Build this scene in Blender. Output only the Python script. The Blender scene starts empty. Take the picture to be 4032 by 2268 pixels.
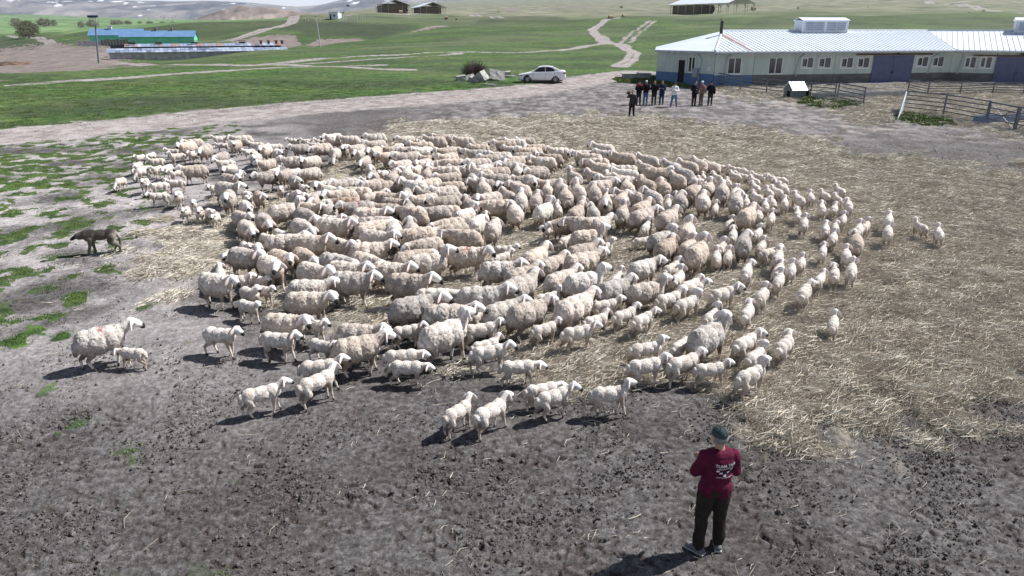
import bpy, bmesh, math, random
import numpy as np
from mathutils import Vector, Matrix, Euler
from mathutils.bvhtree import BVHTree
D = bpy.data; S = bpy.context.scene; COL = S.collection
rnd = random.Random(11)
# ------------------------------------------------------------ camera
F, CX, CY, H = 2750., 2016., 1134., 6.0
P = math.atan(1024/F); cP, sP = math.cos(P), math.sin(P)
cam = D.cameras.new('camera'); camo = D.objects.new('camera', cam); COL.objects.link(camo)
camo.location = (0, 0, H); camo.rotation_euler = (math.pi/2-P, 0, 0)
cam.sensor_width = 36; cam.lens = 36*F/4032; cam.clip_start = .1; cam.clip_end = 30000
S.camera = camo
# ------------------------------------------------------------ light
SUN_EL, SUN_AZ = math.radians(49), math.radians(20)      # azimuth from +X towards +Y
w = D.worlds.new('World'); S.world = w; w.use_nodes = True
nt = w.node_tree; bg = nt.nodes['Background']
sky = nt.nodes.new('ShaderNodeTexSky'); sky.sky_type = 'NISHITA'; sky.sun_disc = False
sky.sun_elevation = SUN_EL; sky.sun_rotation = math.pi/2-SUN_AZ
sky.air_density = 1.0; sky.dust_density = 1.5; sky.ozone_density = 2.0
tc = nt.nodes.new('ShaderNodeTexCoord'); mp = nt.nodes.new('ShaderNodeMapping'); mp.inputs['Scale'].default_value = (1, 1, 4)
nz = nt.nodes.new('ShaderNodeTexNoise'); nz.inputs['Scale'].default_value = 3.2; nz.inputs['Detail'].default_value = 6
rp = nt.nodes.new('ShaderNodeValToRGB'); rp.color_ramp.elements[0].position = .36; rp.color_ramp.elements[1].position = .60
mx = nt.nodes.new('ShaderNodeMixRGB'); mx.inputs[2].default_value = (15., 15.6, 16.5, 1)
nt.links.new(tc.outputs['Generated'], mp.inputs[0]); nt.links.new(mp.outputs[0], nz.inputs['Vector']); nt.links.new(nz.outputs[0], rp.inputs[0])
sx_ = nt.nodes.new('ShaderNodeSeparateXYZ'); mr_ = nt.nodes.new('ShaderNodeMapRange'); mr_.inputs[1].default_value = .04; mr_.inputs[2].default_value = .30; mr_.inputs[3].default_value = 1; mr_.inputs[4].default_value = .08
ml_ = nt.nodes.new('ShaderNodeMath'); ml_.operation = 'MULTIPLY'; nt.links.new(tc.outputs['Generated'], sx_.inputs[0]); nt.links.new(sx_.outputs[2], mr_.inputs[0]); nt.links.new(mr_.outputs[0], ml_.inputs[0]); nt.links.new(rp.outputs[0], ml_.inputs[1])
nt.links.new(ml_.outputs[0], mx.inputs[0]); nt.links.new(sky.outputs[0], mx.inputs[1]); nt.links.new(mx.outputs[0], bg.inputs[0])
bg.inputs[1].default_value = .048
sun = D.lights.new('sun', 'SUN'); sun.energy = 5.0; sun.angle = math.radians(.55); sun.color = (1, .975, .94)
suno = D.objects.new('sun', sun); COL.objects.link(suno)
sd = Vector((math.cos(SUN_EL)*math.cos(SUN_AZ), math.cos(SUN_EL)*math.sin(SUN_AZ), math.sin(SUN_EL)))
suno.rotation_euler = sd.to_track_quat('Z', 'Y').to_euler(); suno.location = (30, 0, 60)
S.view_settings.view_transform = 'Standard'; S.view_settings.look = 'None'; S.view_settings.gamma = 1
S.view_settings.exposure = 0.48; S.view_settings.use_curve_mapping = False
S.render.engine = 'CYCLES'; S.cycles.max_bounces = 5; S.cycles.diffuse_bounces = 2; S.cycles.transparent_max_bounces = 6

# ------------------------------------------------------------ noise
_rs = np.random.RandomState(3); _PT = _rs.permutation(4096); _GA = _rs.rand(4096)*2*np.pi
_GX, _GY = np.cos(_GA), np.sin(_GA)
def pn(x, y, s=0):
    x = np.asarray(x, float)+s*17.31; y = np.asarray(y, float)-s*9.77
    xi = np.floor(x).astype(np.int64); yi = np.floor(y).astype(np.int64); fx = x-xi; fy = y-yi
    def g(i, j):
        h = _PT[(_PT[(xi+i) & 4095]+yi+j) & 4095]
        return _GX[h]*(fx-i)+_GY[h]*(fy-j)
    u = fx*fx*fx*(fx*(fx*6-15)+10); v = fy*fy*fy*(fy*(fy*6-15)+10)
    a = g(0, 0); b = g(1, 0); c = g(0, 1); d = g(1, 1)
    return 1.5*(a+(b-a)*u+(c-a)*v+(a-b-c+d)*u*v)
def fbm(x, y, o=4, s=0, r=.5):
    t = 0; a = 1; f = 1; n = 0
    for i in range(o):
        t = t+a*pn(x*f, y*f, s+i*3); n += a; a *= r; f *= 2.03
    return t/n
def sstep(a, b, x): t = np.clip((x-a)/(b-a), 0, 1); return t*t*(3-2*t)

# ------------------------------------------------------------ terrain height
def vslope(v):
    vp = (v-CY)/F
    return (-sP-vp*cP)/(cP-vp*sP)
PXC = np.array([-600, 0, 350, 700, 1050, 1300, 1500, 1750, 2100, 2500, 2900, 3400, 4032, 4700.])
YK = np.array([75, 82, 95, 115, 140, 180, 230, 300, 400, 550, 800, 1200, 1800, 3000, 6000.])
VT = np.array([
 [302,294,298,300,285,262,238,206,176,158,132,110,88,66,58],
 [302,289,294,297,280,258,232,197,168,152,128,105,82,60,52],
 [302,282,264,262,250,232,200,150,112,125,115,98,84,72,66],
 [302,279,252,234,238,236,208,150,92,100,104,96,86,80,76],
 [302,278,248,222,204,198,184,130,72,82,90,88,84,80,78],
 [302,278,246,222,205,186,165,110,66,68,72,72,68,60,55],
 [302,277,245,222,203,178,150,100,55,50,48,44,38,30,25],
 [302,277,244,220,200,170,140,104,64,50,42,36,28,15,5],
 [302,276,242,218,198,165,132,96,70,58,46,36,20,5,-10],
 [302,276,241,216,196,160,125,88,62,50,38,25,10,-5,-20],
 [302,276,241,216,196,158,120,82,50,40,25,10,-5,-20,-30],
 [302,276,241,216,196,155,112,74,45,25,10,-5,-15,-30,-40],
 [302,276,241,216,196,155,112,72,45,20,5,-8,-20,-35,-45],
 [302,276,241,216,196,155,112,72,45,20,5,-8,-20,-35,-45.]])
NS, NL = 160, 160
_sg = np.linspace(-600, 4700, NS); _lg = np.linspace(math.log(75), math.log(6000), NL)
_t1 = np.array([np.interp(_lg, np.log(YK), r) for r in VT])
_t2 = np.array([np.interp(_sg, PXC, _t1[:, j]) for j in range(NL)]).T
def _bl(a, k, ax):
    kk = np.exp(-np.linspace(-2, 2, 2*k+1)**2); kk /= kk.sum()
    pad = [(0, 0), (0, 0)]; pad[ax] = (k, k); b = np.pad(a, pad, mode='edge')
    return np.apply_along_axis(lambda m: np.convolve(m, kk, 'valid'), ax, b)
_t2 = _bl(_bl(_t2, 4, 0), 2, 1)
def tz(x, y):
    "height of the land above the plane through the yard"
    x = np.asarray(x, float); y = np.asarray(y, float)
    near = .00023*np.clip(y, 0, None)**2
    s = np.clip(CX+F*x/(np.maximum(y, 5)*cP+1.5), -599.9, 4699.9)
    l = np.clip(np.log(np.maximum(y, 75.01)), _lg[0], _lg[-1]-1e-6)
    a = (s+600)/5300*(NS-1); b = (l-_lg[0])/(_lg[-1]-_lg[0])*(NL-1)
    i = a.astype(int); j = b.astype(int); fa = a-i; fb = b-j; i2 = np.minimum(i+1, NS-1); j2 = np.minimum(j+1, NL-1)
    v = _t2[i, j]*(1-fa)*(1-fb)+_t2[i2, j]*fa*(1-fb)+_t2[i, j2]*(1-fa)*fb+_t2[i2, j2]*fa*fb
    far = H+y*vslope(v)
    t = sstep(72, 84, y)
    return near*(1-t)+np.where(y > 72, far, 0)*t
def hit(u, v, y0=4., dz=0., yend=6000.):
    "first point where the sight line through pixel (u, v) of the photograph meets the land"
    sl = vslope(v); vp = (v-CY)/F; k = (u-CX)/F/(cP-vp*sP)
    ys = np.exp(np.linspace(math.log(y0), math.log(yend), 1500))
    g = H+ys*sl-tz(ys*k, ys)-dz
    idx = np.nonzero(g < 0)[0]
    if len(idx) == 0: return Vector((yend*k, yend, float(tz(yend*k, yend))))
    i = idx[0]
    if i == 0: y = ys[0]
    else: y = ys[i-1]+(ys[i]-ys[i-1])*g[i-1]/(g[i-1]-g[i])
    return Vector((y*k, y, float(tz(y*k, y))))
def at(u, v, y):
    "point on the sight line at distance y"
    vp = (v-CY)/F
    return Vector((y*(u-CX)/F/(cP-vp*sP), y, H+y*vslope(v)))
def on(u, y):
    "point on the land in photo column u at distance y"
    x = (u-CX)/F*(y*cP+1.5)
    return Vector((x, y, float(tz(x, y))))
def toimg(x, y, z):
    zc = y*cP+(H-z)*sP; yc = y*sP-(H-z)*cP
    return CX+F*x/zc, CY-F*yc/zc
def gz(x, y): return float(tz(x, y))

# ------------------------------------------------------------ helpers
def tag(o, label=None, cat=None, group=None, kind=None):
    if label: o['label'] = label
    if cat: o['category'] = cat
    if group: o['group'] = group
    if kind: o['kind'] = kind
    return o
def empty(name, loc=(0, 0, 0), rz=0.):
    o = D.objects.new(name, None); COL.objects.link(o); o.location = loc; o.rotation_euler = (0, 0, rz)
    o.empty_display_size = .2; return o
def link(name, me, parent=None):
    o = D.objects.new(name, me); COL.objects.link(o)
    if parent is not None: o.parent = parent
    return o
class MB:
    "collects shapes; build() links them as one mesh object"
    def __init__(s): s.v = []; s.f = []; s.mi = []; s.m = 0
    def add(s, vs, fs):
        n = len(s.v); s.v += [tuple(v) for v in vs]; s.f += [tuple(i+n for i in f) for f in fs]; s.mi += [s.m]*len(fs)
    def box(s, c, d, rot=None, taper=1.):
        x, y, z = d[0]/2, d[1]/2, d[2]/2; vs = []
        for sz in (-1, 1):
            k = taper if sz > 0 else 1
            for a, b in ((-1, -1), (1, -1), (1, 1), (-1, 1)): vs.append(Vector((a*x*k, b*y*k, sz*z)))
        if rot is not None: vs = [rot @ v for v in vs]
        c = Vector(c); s.add([v+c for v in vs], [(3, 2, 1, 0), (4, 5, 6, 7), (0, 1, 5, 4), (1, 2, 6, 5), (2, 3, 7, 6), (3, 0, 4, 7)]); return s
    def hexa(s, p): s.add(p, [(3, 2, 1, 0), (4, 5, 6, 7), (0, 1, 5, 4), (1, 2, 6, 5), (2, 3, 7, 6), (3, 0, 4, 7)]); return s
    def slab(s, quad, t):
        "four points, thickened by t along the face normal (downwards)"
        q = [Vector(p) for p in quad]; n = (q[1]-q[0]).cross(q[3]-q[0]).normalized()*t
        return s.hexa([p-n for p in q]+q)
    def tube(s, pts, r, n=6, r2=None):
        pts = [Vector(p) for p in pts]; vs = []; m = len(pts)
        for i, p in enumerate(pts):
            d = (pts[min(i+1, m-1)]-pts[max(i-1, 0)]).normalized()
            a = d.cross(Vector((0, 0, 1))); a = a.normalized() if a.length > 1e-3 else Vector((1, 0, 0)); b = d.cross(a)
            rr = r if r2 is None else r+(r2-r)*i/(m-1)
            for k in range(n):
                t = 2*math.pi*k/n; vs.append(p+a*math.cos(t)*rr+b*math.sin(t)*rr)
        fs = [(i*n+k, i*n+(k+1) % n, (i+1)*n+(k+1) % n, (i+1)*n+k) for i in range(m-1) for k in range(n)]
        fs += [tuple(range(n)), tuple((m-1)*n+n-1-k for k in range(n))]
        s.add(vs, fs); return s
    def poly(s, pts): s.add(pts, [tuple(range(len(pts)))]); return s
    def mesh(s, name, mats):
        me = D.meshes.new(name); me.from_pydata(s.v, [], s.f); mats = mats if isinstance(mats, (list, tuple)) else [mats]
        for m in mats: me.materials.append(m)
        if len(mats) > 1: me.polygons.foreach_set('material_index', s.mi)
        bm = bmesh.new(); bm.from_mesh(me); bmesh.ops.recalc_face_normals(bm, faces=bm.faces); bm.to_mesh(me); bm.free()
        me.update(); return me
    def build(s, name, mats, parent=None, smooth=False, bevel=0):
        o = link(name, s.mesh(name, mats), parent)
        if smooth: o.data.polygons.foreach_set('use_smooth', [True]*len(o.data.polygons))
        if bevel:
            b = o.modifiers.new('b', 'BEVEL'); b.width = bevel; b.segments = 2; b.limit_method = 'ANGLE'
        return o

# ------------------------------------------------------------ materials
def N(nt, t, **k):
    n = nt.nodes.new(t)
    for a, b in k.items(): setattr(n, a, b)
    return n
def mat(name, col, rough=.7, var=.15, scale=3., metal=0., bump=0., bscale=40., spec=.5, col2=None, lo=.35, hi=.65, stretch=None, coord='Object'):
    "paint or surface with mottled colour, fine relief"
    m = D.materials.new(name); m.use_nodes = True; nt = m.node_tree; b = nt.nodes['Principled BSDF']
    tc = N(nt, 'ShaderNodeTexCoord'); mp = N(nt, 'ShaderNodeMapping'); nz = N(nt, 'ShaderNodeTexNoise'); rp = N(nt, 'ShaderNodeValToRGB')
    nt.links.new(tc.outputs[coord], mp.inputs[0]); nt.links.new(mp.outputs[0], nz.inputs['Vector'])
    if stretch: mp.inputs['Scale'].default_value = stretch
    nz.inputs['Scale'].default_value = scale; nz.inputs['Detail'].default_value = 7; nz.inputs['Roughness'].default_value = .65
    c2 = col2 or tuple(min(1, c*(1+var)) for c in col); c1 = col if col2 else tuple(c*(1-var) for c in col)
    rp.color_ramp.elements[0].color = (*c1, 1); rp.color_ramp.elements[1].color = (*c2, 1)
    rp.color_ramp.elements[0].position = lo; rp.color_ramp.elements[1].position = hi
    nt.links.new(nz.outputs[0], rp.inputs[0]); nt.links.new(rp.outputs[0], b.inputs['Base Color'])
    b.inputs['Roughness'].default_value = rough; b.inputs['Metallic'].default_value = metal; b.inputs['Specular IOR Level'].default_value = spec
    if bump:
        n2 = N(nt, 'ShaderNodeTexNoise'); n2.inputs['Scale'].default_value = bscale; n2.inputs['Detail'].default_value = 5
        nt.links.new(mp.outputs[0], n2.inputs['Vector']); bp = N(nt, 'ShaderNodeBump'); bp.inputs['Strength'].default_value = bump; bp.inputs['Distance'].default_value = .02
        nt.links.new(n2.outputs[0], bp.inputs['Height']); nt.links.new(bp.outputs[0], b.inputs['Normal'])
    return m
def glass(name, col=(.012, .014, .018), rough=.06):
    return mat(name, col, rough=rough, var=.3, scale=2, spec=.7)
SHEEP = """
-14.88 26.25 265 1 3 0 0.92 11.7 31.4
-14.91 28.01 252 1 3 0 1.01 13.9 29.8
-13.72 25.82 286 1 0 0 1.02 14.1 31.9
-15.76 29.31 264 1 3 0 0.90 13.4 28.7
-16.61 31.25 259 1 0 0 0.90 13.6 27.2
-16.40 31.86 268 1 2 0 0.87 14.8 26.7
-15.49 30.43 211 1 0 0 0.91 15.3 27.8
-15.23 28.78 220 1 0 0 0.88 14.0 29.1
-14.55 28.54 263 1 5 0 0.95 15.3 29.3
-14.05 28.40 271 1 2 0 1.07 16.4 29.4
-13.36 27.65 237 1 0 0 0.94 17.2 30.1
-12.63 25.93 192 1 0 0 0.93 17.1 31.7
-13.00 25.39 219 1 4 0 0.96 15.5 32.3
-12.32 23.91 208 1 4 0 0.92 15.4 34.0
-11.53 23.72 287 1 0 0 1.02 17.4 34.2
-14.91 31.17 223 1 1 0 1.02 17.3 27.2
-15.85 32.75 195 1 5 0 0.90 16.8 26.1
-15.22 33.68 218 0 4 0 0.94 18.9 25.0
-14.90 32.24 243 0 4 0 1.01 18.3 25.9
-13.73 31.44 272 0 2 0 1.06 20.1 26.4
-14.39 31.63 262 1 0 0 1.00 18.8 26.9
-12.49 27.31 215 0 0 0 0.97 19.0 29.7
-14.77 35.69 217 1 0 0 1.07 21.5 24.3
-14.11 34.29 212 1 0 0 0.86 21.7 25.1
-13.05 33.24 266 0 4 0 0.91 23.0 25.2
-13.17 34.40 210 0 5 0 1.03 23.6 24.5
-12.38 34.12 189 1 0 0 0.95 25.0 25.2
-12.15 32.42 230 1 5 0 0.87 24.3 26.3
-12.49 30.09 260 0 2 0 0.99 21.6 27.4
-12.05 29.31 216 1 0 0 1.08 22.0 28.7
-11.04 27.19 271 0 0 0 0.99 22.4 29.8
-10.45 26.26 320 0 5 0 0.96 23.1 30.7
-10.38 25.43 326 0 0 0 0.92 22.4 31.6
-10.76 25.04 236 1 4 0 0.88 21.1 32.7
-9.85 23.85 331 0 4 0 1.05 22.2 33.3
-9.24 23.91 300 1 0 0 0.97 24.1 33.9
-9.24 22.35 285 0 0 0 1.06 22.4 35.1
-8.49 23.06 297 0 4 0 0.91 25.3 34.2
-8.98 23.27 296 1 0 0 0.91 24.2 34.7
-10.92 29.80 269 0 4 0 0.91 25.0 27.7
-11.53 31.63 241 1 0 0 0.95 25.0 26.9
-10.68 22.92 292 1 0 0 0.87 18.8 35.2
-10.46 21.83 283 1 0 0 0.92 18.1 36.6
-9.95 21.67 291 1 0 0 0.95 19.5 36.8
-9.59 21.60 303 1 0 0 0.93 20.5 36.9
-9.20 21.06 278 1 0 0 0.87 21.0 37.7
-8.30 21.30 297 0 0 0 0.91 24.0 36.5
-10.95 31.13 271 0 0 0 1.07 25.9 26.7
-10.37 30.98 291 0 4 0 0.93 27.1 26.8
-10.53 32.07 27 1 4 0 0.97 27.5 26.6
-11.29 33.59 218 1 0 0 0.95 26.9 25.6
-10.86 35.22 193 1 4 0 0.98 28.8 24.6
-9.76 32.43 218 0 0 0 0.91 29.3 25.8
-10.20 35.20 201 1 0 0 0.93 30.0 24.6
-9.65 34.38 192 1 0 0 0.88 30.7 25.1
-9.44 34.94 200 1 5 0 0.98 31.4 24.7
-8.68 32.08 229 0 2 0 1.06 31.4 26.0
-9.23 35.29 178 1 0 0 0.99 32.0 24.5
-8.65 34.23 237 0 0 0 1.05 32.6 24.6
-7.85 34.20 183 0 0 0 0.94 34.2 24.6
-7.65 32.08 274 0 0 0 0.90 33.6 26.0
-7.81 30.98 273 0 3 0 0.99 32.7 26.8
-7.74 35.21 182 1 0 0 0.97 34.8 24.6
-6.66 34.68 210 0 0 0 1.00 36.8 24.4
-7.04 31.86 234 0 0 0 0.96 34.8 26.2
-6.28 32.62 220 0 0 0 1.01 36.8 25.6
-6.51 30.42 251 0 0 0 1.02 35.4 27.2
-5.97 30.46 256 0 0 0 1.06 36.6 27.2
-6.10 28.98 262 0 2 0 0.95 35.6 28.3
-5.30 31.31 223 0 5 0 0.98 38.4 26.5
-5.19 29.74 215 0 0 0 1.04 38.1 27.7
-5.55 27.21 282 0 0 0 0.94 36.2 29.8
-5.17 34.55 214 0 0 0 0.92 39.7 24.4
-5.48 33.88 231 1 0 0 0.93 38.9 25.4
-4.82 33.25 208 1 5 0 0.88 40.1 25.8
-4.52 31.21 220 0 0 0 1.03 40.1 26.6
-4.39 29.17 216 0 0 0 1.04 39.7 28.2
-4.43 28.10 226 0 0 0 0.95 39.3 29.0
-4.17 27.53 257 0 5 0 0.92 39.7 29.5
-9.31 26.26 231 0 0 0 0.91 26.0 30.7
-9.96 28.53 236 0 5 0 0.94 26.2 28.7
-9.62 28.14 58 1 4 0 0.88 26.8 29.7
-9.09 29.03 202 0 0 0 0.97 28.7 28.3
-8.35 28.97 235 0 4 0 1.00 30.3 28.3
-7.85 26.95 228 0 2 0 0.94 30.3 30.1
-8.68 26.49 258 0 0 0 0.91 27.8 30.5
-8.69 27.77 246 1 0 0 1.01 28.8 30.0
-8.01 25.49 292 0 4 0 0.91 28.8 31.5
-8.29 24.68 287 1 0 0 0.90 27.4 33.1
-7.54 23.37 303 1 3 0 0.92 28.4 34.6
-7.47 24.68 295 1 4 0 0.94 29.6 33.1
-6.52 22.89 235 0 0 0 0.92 30.9 34.4
-7.12 22.60 297 0 1 0 0.97 28.9 34.8
-6.34 22.02 283 0 5 0 0.95 30.8 35.5
-6.92 24.69 270 1 0 0 1.03 31.2 33.1
-6.52 24.36 229 0 4 0 0.99 32.0 32.7
-5.86 24.36 227 0 0 0 1.05 33.8 32.7
-6.19 23.56 316 0 0 0 1.01 32.4 33.6
-4.98 24.64 226 0 0 0 1.03 36.4 32.4
-5.48 26.45 222 1 0 0 0.99 36.0 31.2
-5.17 25.82 283 0 5 0 0.98 36.5 31.2
-5.05 27.46 237 1 4 0 1.04 37.5 30.3
-4.55 23.97 213 0 0 0 1.01 37.2 33.1
-4.41 25.56 90 0 5 0 1.06 38.3 31.4
-3.95 26.23 96 0 5 1 1.02 39.8 30.8
-4.54 27.01 101 1 0 0 1.01 38.6 30.7
-3.94 24.68 282 0 0 0 0.95 39.2 32.4
-5.60 22.60 204 0 4 0 1.04 33.4 34.8
-5.21 23.31 171 0 2 0 0.97 35.0 33.9
-4.63 22.95 44 0 0 0 0.92 36.5 34.4
-5.31 21.93 184 0 2 2 0.91 33.8 35.7
-4.07 22.56 344 0 0 0 0.93 37.9 34.8
-3.79 22.00 335 0 0 0 0.94 38.5 35.6
-6.11 22.79 229 1 5 0 1.01 32.1 35.3
-5.65 21.19 103 0 4 0 0.95 32.3 36.7
-6.32 21.26 328 0 4 0 0.91 30.2 36.6
-6.91 20.76 38 0 1 0 1.03 27.9 37.3
-4.75 21.03 207 0 0 1 0.99 35.0 36.9
-3.93 21.49 171 0 4 0 0.90 37.8 36.3
-3.19 21.27 98 0 4 0 0.91 40.0 36.6
-3.43 34.86 169 0 0 0 0.92 43.2 24.3
-4.41 34.84 216 1 4 0 0.94 41.3 24.8
-3.62 33.27 176 0 5 0 1.05 42.5 25.2
-4.13 32.37 190 0 0 0 1.06 41.2 25.8
-3.94 31.05 216 0 5 0 1.00 41.3 26.7
-3.32 32.77 215 1 0 0 0.91 43.0 26.1
-2.87 30.98 219 0 5 0 0.97 43.6 26.8
-2.28 33.59 187 0 5 0 0.96 45.3 25.0
-2.69 32.90 198 1 4 0 0.93 44.4 26.0
-1.46 32.08 199 0 0 0 0.90 46.9 26.0
-1.51 30.53 187 0 0 0 1.00 46.6 27.1
-0.83 29.12 199 0 0 0 1.04 48.1 28.2
-2.67 29.51 228 0 5 0 1.02 43.8 27.9
-3.41 29.58 197 0 0 0 0.92 42.1 27.8
-3.18 27.98 255 0 0 0 0.99 42.3 29.1
-3.73 27.36 266 0 5 0 0.93 40.7 29.7
-4.32 29.90 231 0 4 0 1.02 40.1 27.6
-3.60 28.35 236 0 4 0 0.98 41.3 28.8
-2.39 27.89 185 0 2 0 1.06 44.2 29.2
-2.53 26.81 177 0 2 0 1.04 43.6 30.2
-2.00 27.24 178 0 5 0 0.92 45.0 29.8
-1.44 28.52 185 0 2 0 0.95 46.6 28.7
-1.28 27.85 209 0 0 0 1.06 46.9 29.3
-1.02 26.95 42 0 5 0 0.98 47.4 30.1
-3.22 26.23 92 0 5 0 0.97 41.7 30.8
-2.36 25.60 212 0 0 0 0.98 43.8 31.4
-3.54 25.20 292 0 0 0 1.03 40.5 31.8
-2.92 24.51 230 0 0 0 1.06 42.0 32.5
-1.43 25.19 278 0 0 0 0.99 46.2 31.8
-1.13 25.85 145 0 1 0 1.06 47.0 31.1
-1.87 24.94 249 1 0 0 0.99 45.0 32.8
-2.10 24.16 195 0 2 0 0.92 44.1 32.9
-3.37 23.83 154 0 0 0 1.04 40.5 33.3
0.17 33.24 185 0 0 0 0.97 50.3 25.2
0.66 33.77 192 0 0 0 0.91 51.3 24.9
-0.31 32.57 195 0 0 0 1.07 49.4 25.7
0.10 31.76 183 0 0 0 0.91 50.2 26.2
1.07 31.49 199 0 4 0 1.00 52.3 26.4
2.09 31.39 178 0 5 0 0.98 54.6 26.5
0.82 30.53 188 0 0 0 1.05 51.8 27.1
-0.46 29.70 184 0 0 0 0.97 48.9 27.7
0.51 29.95 2 0 0 0 0.94 51.2 27.5
0.30 29.07 194 0 0 0 0.95 50.7 28.2
1.68 29.52 171 0 5 0 0.93 53.9 27.9
1.30 28.68 170 0 0 0 1.00 53.1 28.6
-0.05 27.92 208 0 0 0 0.96 49.9 29.2
-0.55 28.44 230 1 0 0 1.03 48.7 29.4
0.14 28.52 207 0 4 0 0.94 50.3 28.7
0.92 27.00 171 0 0 0 0.96 52.3 30.0
1.03 28.16 269 1 0 0 0.91 52.5 29.6
0.23 26.50 95 0 0 0 1.07 50.6 30.5
-0.55 26.36 202 0 0 0 1.04 48.6 30.6
-0.55 25.15 179 0 0 0 1.04 48.5 31.8
0.98 26.19 217 0 0 0 1.01 52.5 30.8
1.41 24.82 195 0 5 0 0.97 53.8 32.2
0.47 25.45 201 0 0 0 0.92 51.2 31.5
0.66 24.69 280 0 0 0 1.04 51.8 32.3
0.28 23.92 131 0 4 0 0.98 50.8 33.2
-0.05 24.57 195 0 4 0 0.91 49.9 32.5
-1.03 24.45 183 0 5 0 0.93 47.2 32.6
-0.12 23.00 117 0 0 0 0.92 49.6 34.3
-0.97 23.68 98 0 0 0 1.02 47.3 33.5
1.70 23.64 91 0 0 0 1.05 54.8 33.5
0.79 22.43 82 0 0 0 0.93 52.3 35.0
0.28 22.06 87 0 0 0 1.04 50.8 35.5
1.22 23.78 88 0 0 0 0.96 53.4 33.4
0.99 20.99 59 0 1 0 1.02 53.1 37.0
1.46 21.73 95 1 5 0 1.05 54.5 36.7
-0.76 22.60 219 0 4 0 1.01 47.7 34.8
-0.48 21.44 185 0 2 0 1.04 48.5 36.3
-2.27 23.38 207 0 0 0 0.96 43.5 33.8
-2.00 22.79 156 0 4 0 0.90 44.1 34.6
-2.89 22.97 131 0 0 0 0.99 41.6 34.3
-2.81 22.14 214 0 0 0 1.00 41.5 35.4
-1.36 22.08 112 0 0 0 0.93 45.9 35.5
-2.11 21.94 209 0 0 0 0.97 43.6 35.7
-3.54 23.11 276 0 0 0 0.95 39.7 34.2
-2.04 21.37 182 0 2 0 0.90 43.7 36.4
-2.37 20.88 189 0 4 0 0.95 42.5 37.1
-1.41 20.54 53 0 1 0 0.97 45.4 37.6
-0.83 20.82 87 1 0 0 0.96 47.3 38.1
0.09 20.69 95 0 4 0 1.02 50.3 37.4
3.06 30.40 181 0 4 0 0.97 56.9 27.2
4.10 31.60 146 0 0 0 1.07 58.9 26.3
4.10 30.12 150 0 4 0 1.04 59.3 27.4
3.26 29.25 160 0 0 0 1.06 57.6 28.1
3.43 28.19 165 0 2 0 1.02 58.3 29.0
3.46 27.26 143 0 5 0 1.01 58.6 29.8
4.69 29.32 149 0 0 0 0.99 60.9 28.0
5.64 28.99 131 0 0 0 1.04 63.3 28.3
6.18 30.00 141 1 4 0 0.94 64.1 28.1
6.38 27.81 117 0 0 0 1.00 65.6 29.3
7.02 27.81 120 0 0 0 1.02 67.2 29.3
7.55 28.14 104 0 0 0 0.99 68.3 29.0
8.05 28.07 108 0 4 0 0.95 69.5 29.1
7.47 27.05 83 1 0 0 0.88 68.7 30.6
7.17 26.15 102 1 0 0 0.88 68.5 31.5
4.43 27.27 177 0 0 0 0.96 61.0 29.8
5.23 27.22 113 0 0 0 1.00 63.0 29.8
4.35 26.52 153 0 0 0 1.03 61.1 30.5
5.49 26.43 351 0 4 0 1.02 64.1 30.6
6.05 25.28 107 0 0 0 0.95 66.2 31.7
6.46 26.11 111 0 0 0 1.06 66.7 30.9
4.13 25.38 147 0 5 0 0.95 61.0 31.6
4.76 24.55 109 0 5 0 1.02 63.1 32.5
3.76 26.24 115 0 5 0 0.91 59.7 30.8
3.09 25.82 117 0 0 0 1.03 58.1 31.2
2.29 25.60 110 0 1 0 1.01 56.1 31.4
3.67 24.86 174 0 0 0 1.06 60.0 32.2
4.01 23.94 91 0 5 0 1.05 61.2 33.2
3.12 24.13 22 0 0 0 1.02 58.7 33.0
2.22 23.08 96 0 1 0 1.04 56.5 34.2
1.76 22.53 90 0 0 0 1.03 55.2 34.9
2.76 23.06 86 0 0 0 1.00 58.0 34.2
2.23 21.73 81 0 0 0 0.94 56.8 35.9
3.54 22.15 71 0 5 0 0.99 60.7 35.4
3.19 23.28 78 1 1 0 1.06 59.2 34.7
3.89 22.84 152 0 0 0 0.94 61.4 34.5
4.64 22.60 103 0 4 0 1.07 63.7 34.8
5.35 24.36 90 0 0 0 0.99 64.8 32.7
2.95 21.62 262 0 0 0 0.97 59.1 36.1
2.50 20.87 88 0 4 0 0.90 58.0 37.2
1.95 20.62 65 0 0 0 0.97 56.3 37.5
3.33 20.55 74 0 1 0 0.93 60.7 37.6
4.04 21.23 54 0 0 0 1.01 62.7 36.6
3.91 20.28 42 0 5 0 1.05 62.8 38.0
4.58 19.96 52 0 0 0 1.05 65.2 38.6
5.10 22.30 80 1 1 0 0.99 65.3 36.0
5.47 22.25 81 0 5 0 0.97 66.4 35.2
5.67 23.52 89 1 0 0 0.88 66.2 34.4
6.15 23.52 65 0 1 0 1.02 67.6 33.7
6.80 23.86 69 0 1 0 0.99 69.1 33.3
6.19 22.18 75 0 0 0 1.02 68.6 35.3
6.55 21.99 69 1 1 0 0.94 69.8 36.4
3.90 19.63 65 1 1 0 1.06 63.1 39.9
6.71 24.88 61 1 0 0 0.91 68.1 32.8
6.99 25.85 117 1 0 0 0.93 68.2 31.8
3.45 23.75 346 1 0 0 0.92 59.7 34.1
7.83 26.48 104 1 0 0 1.00 70.0 31.2
8.52 28.24 143 1 0 0 1.06 70.5 29.6
8.11 25.92 85 1 0 0 0.90 71.1 31.7
8.62 26.82 111 1 5 0 1.00 71.7 30.9
8.99 27.70 153 1 0 0 1.03 72.0 30.0
8.99 27.17 125 1 0 0 0.91 72.4 30.5
9.50 26.82 121 1 0 0 0.87 74.0 30.9
9.09 25.93 99 1 0 0 0.98 73.7 31.7
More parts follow.
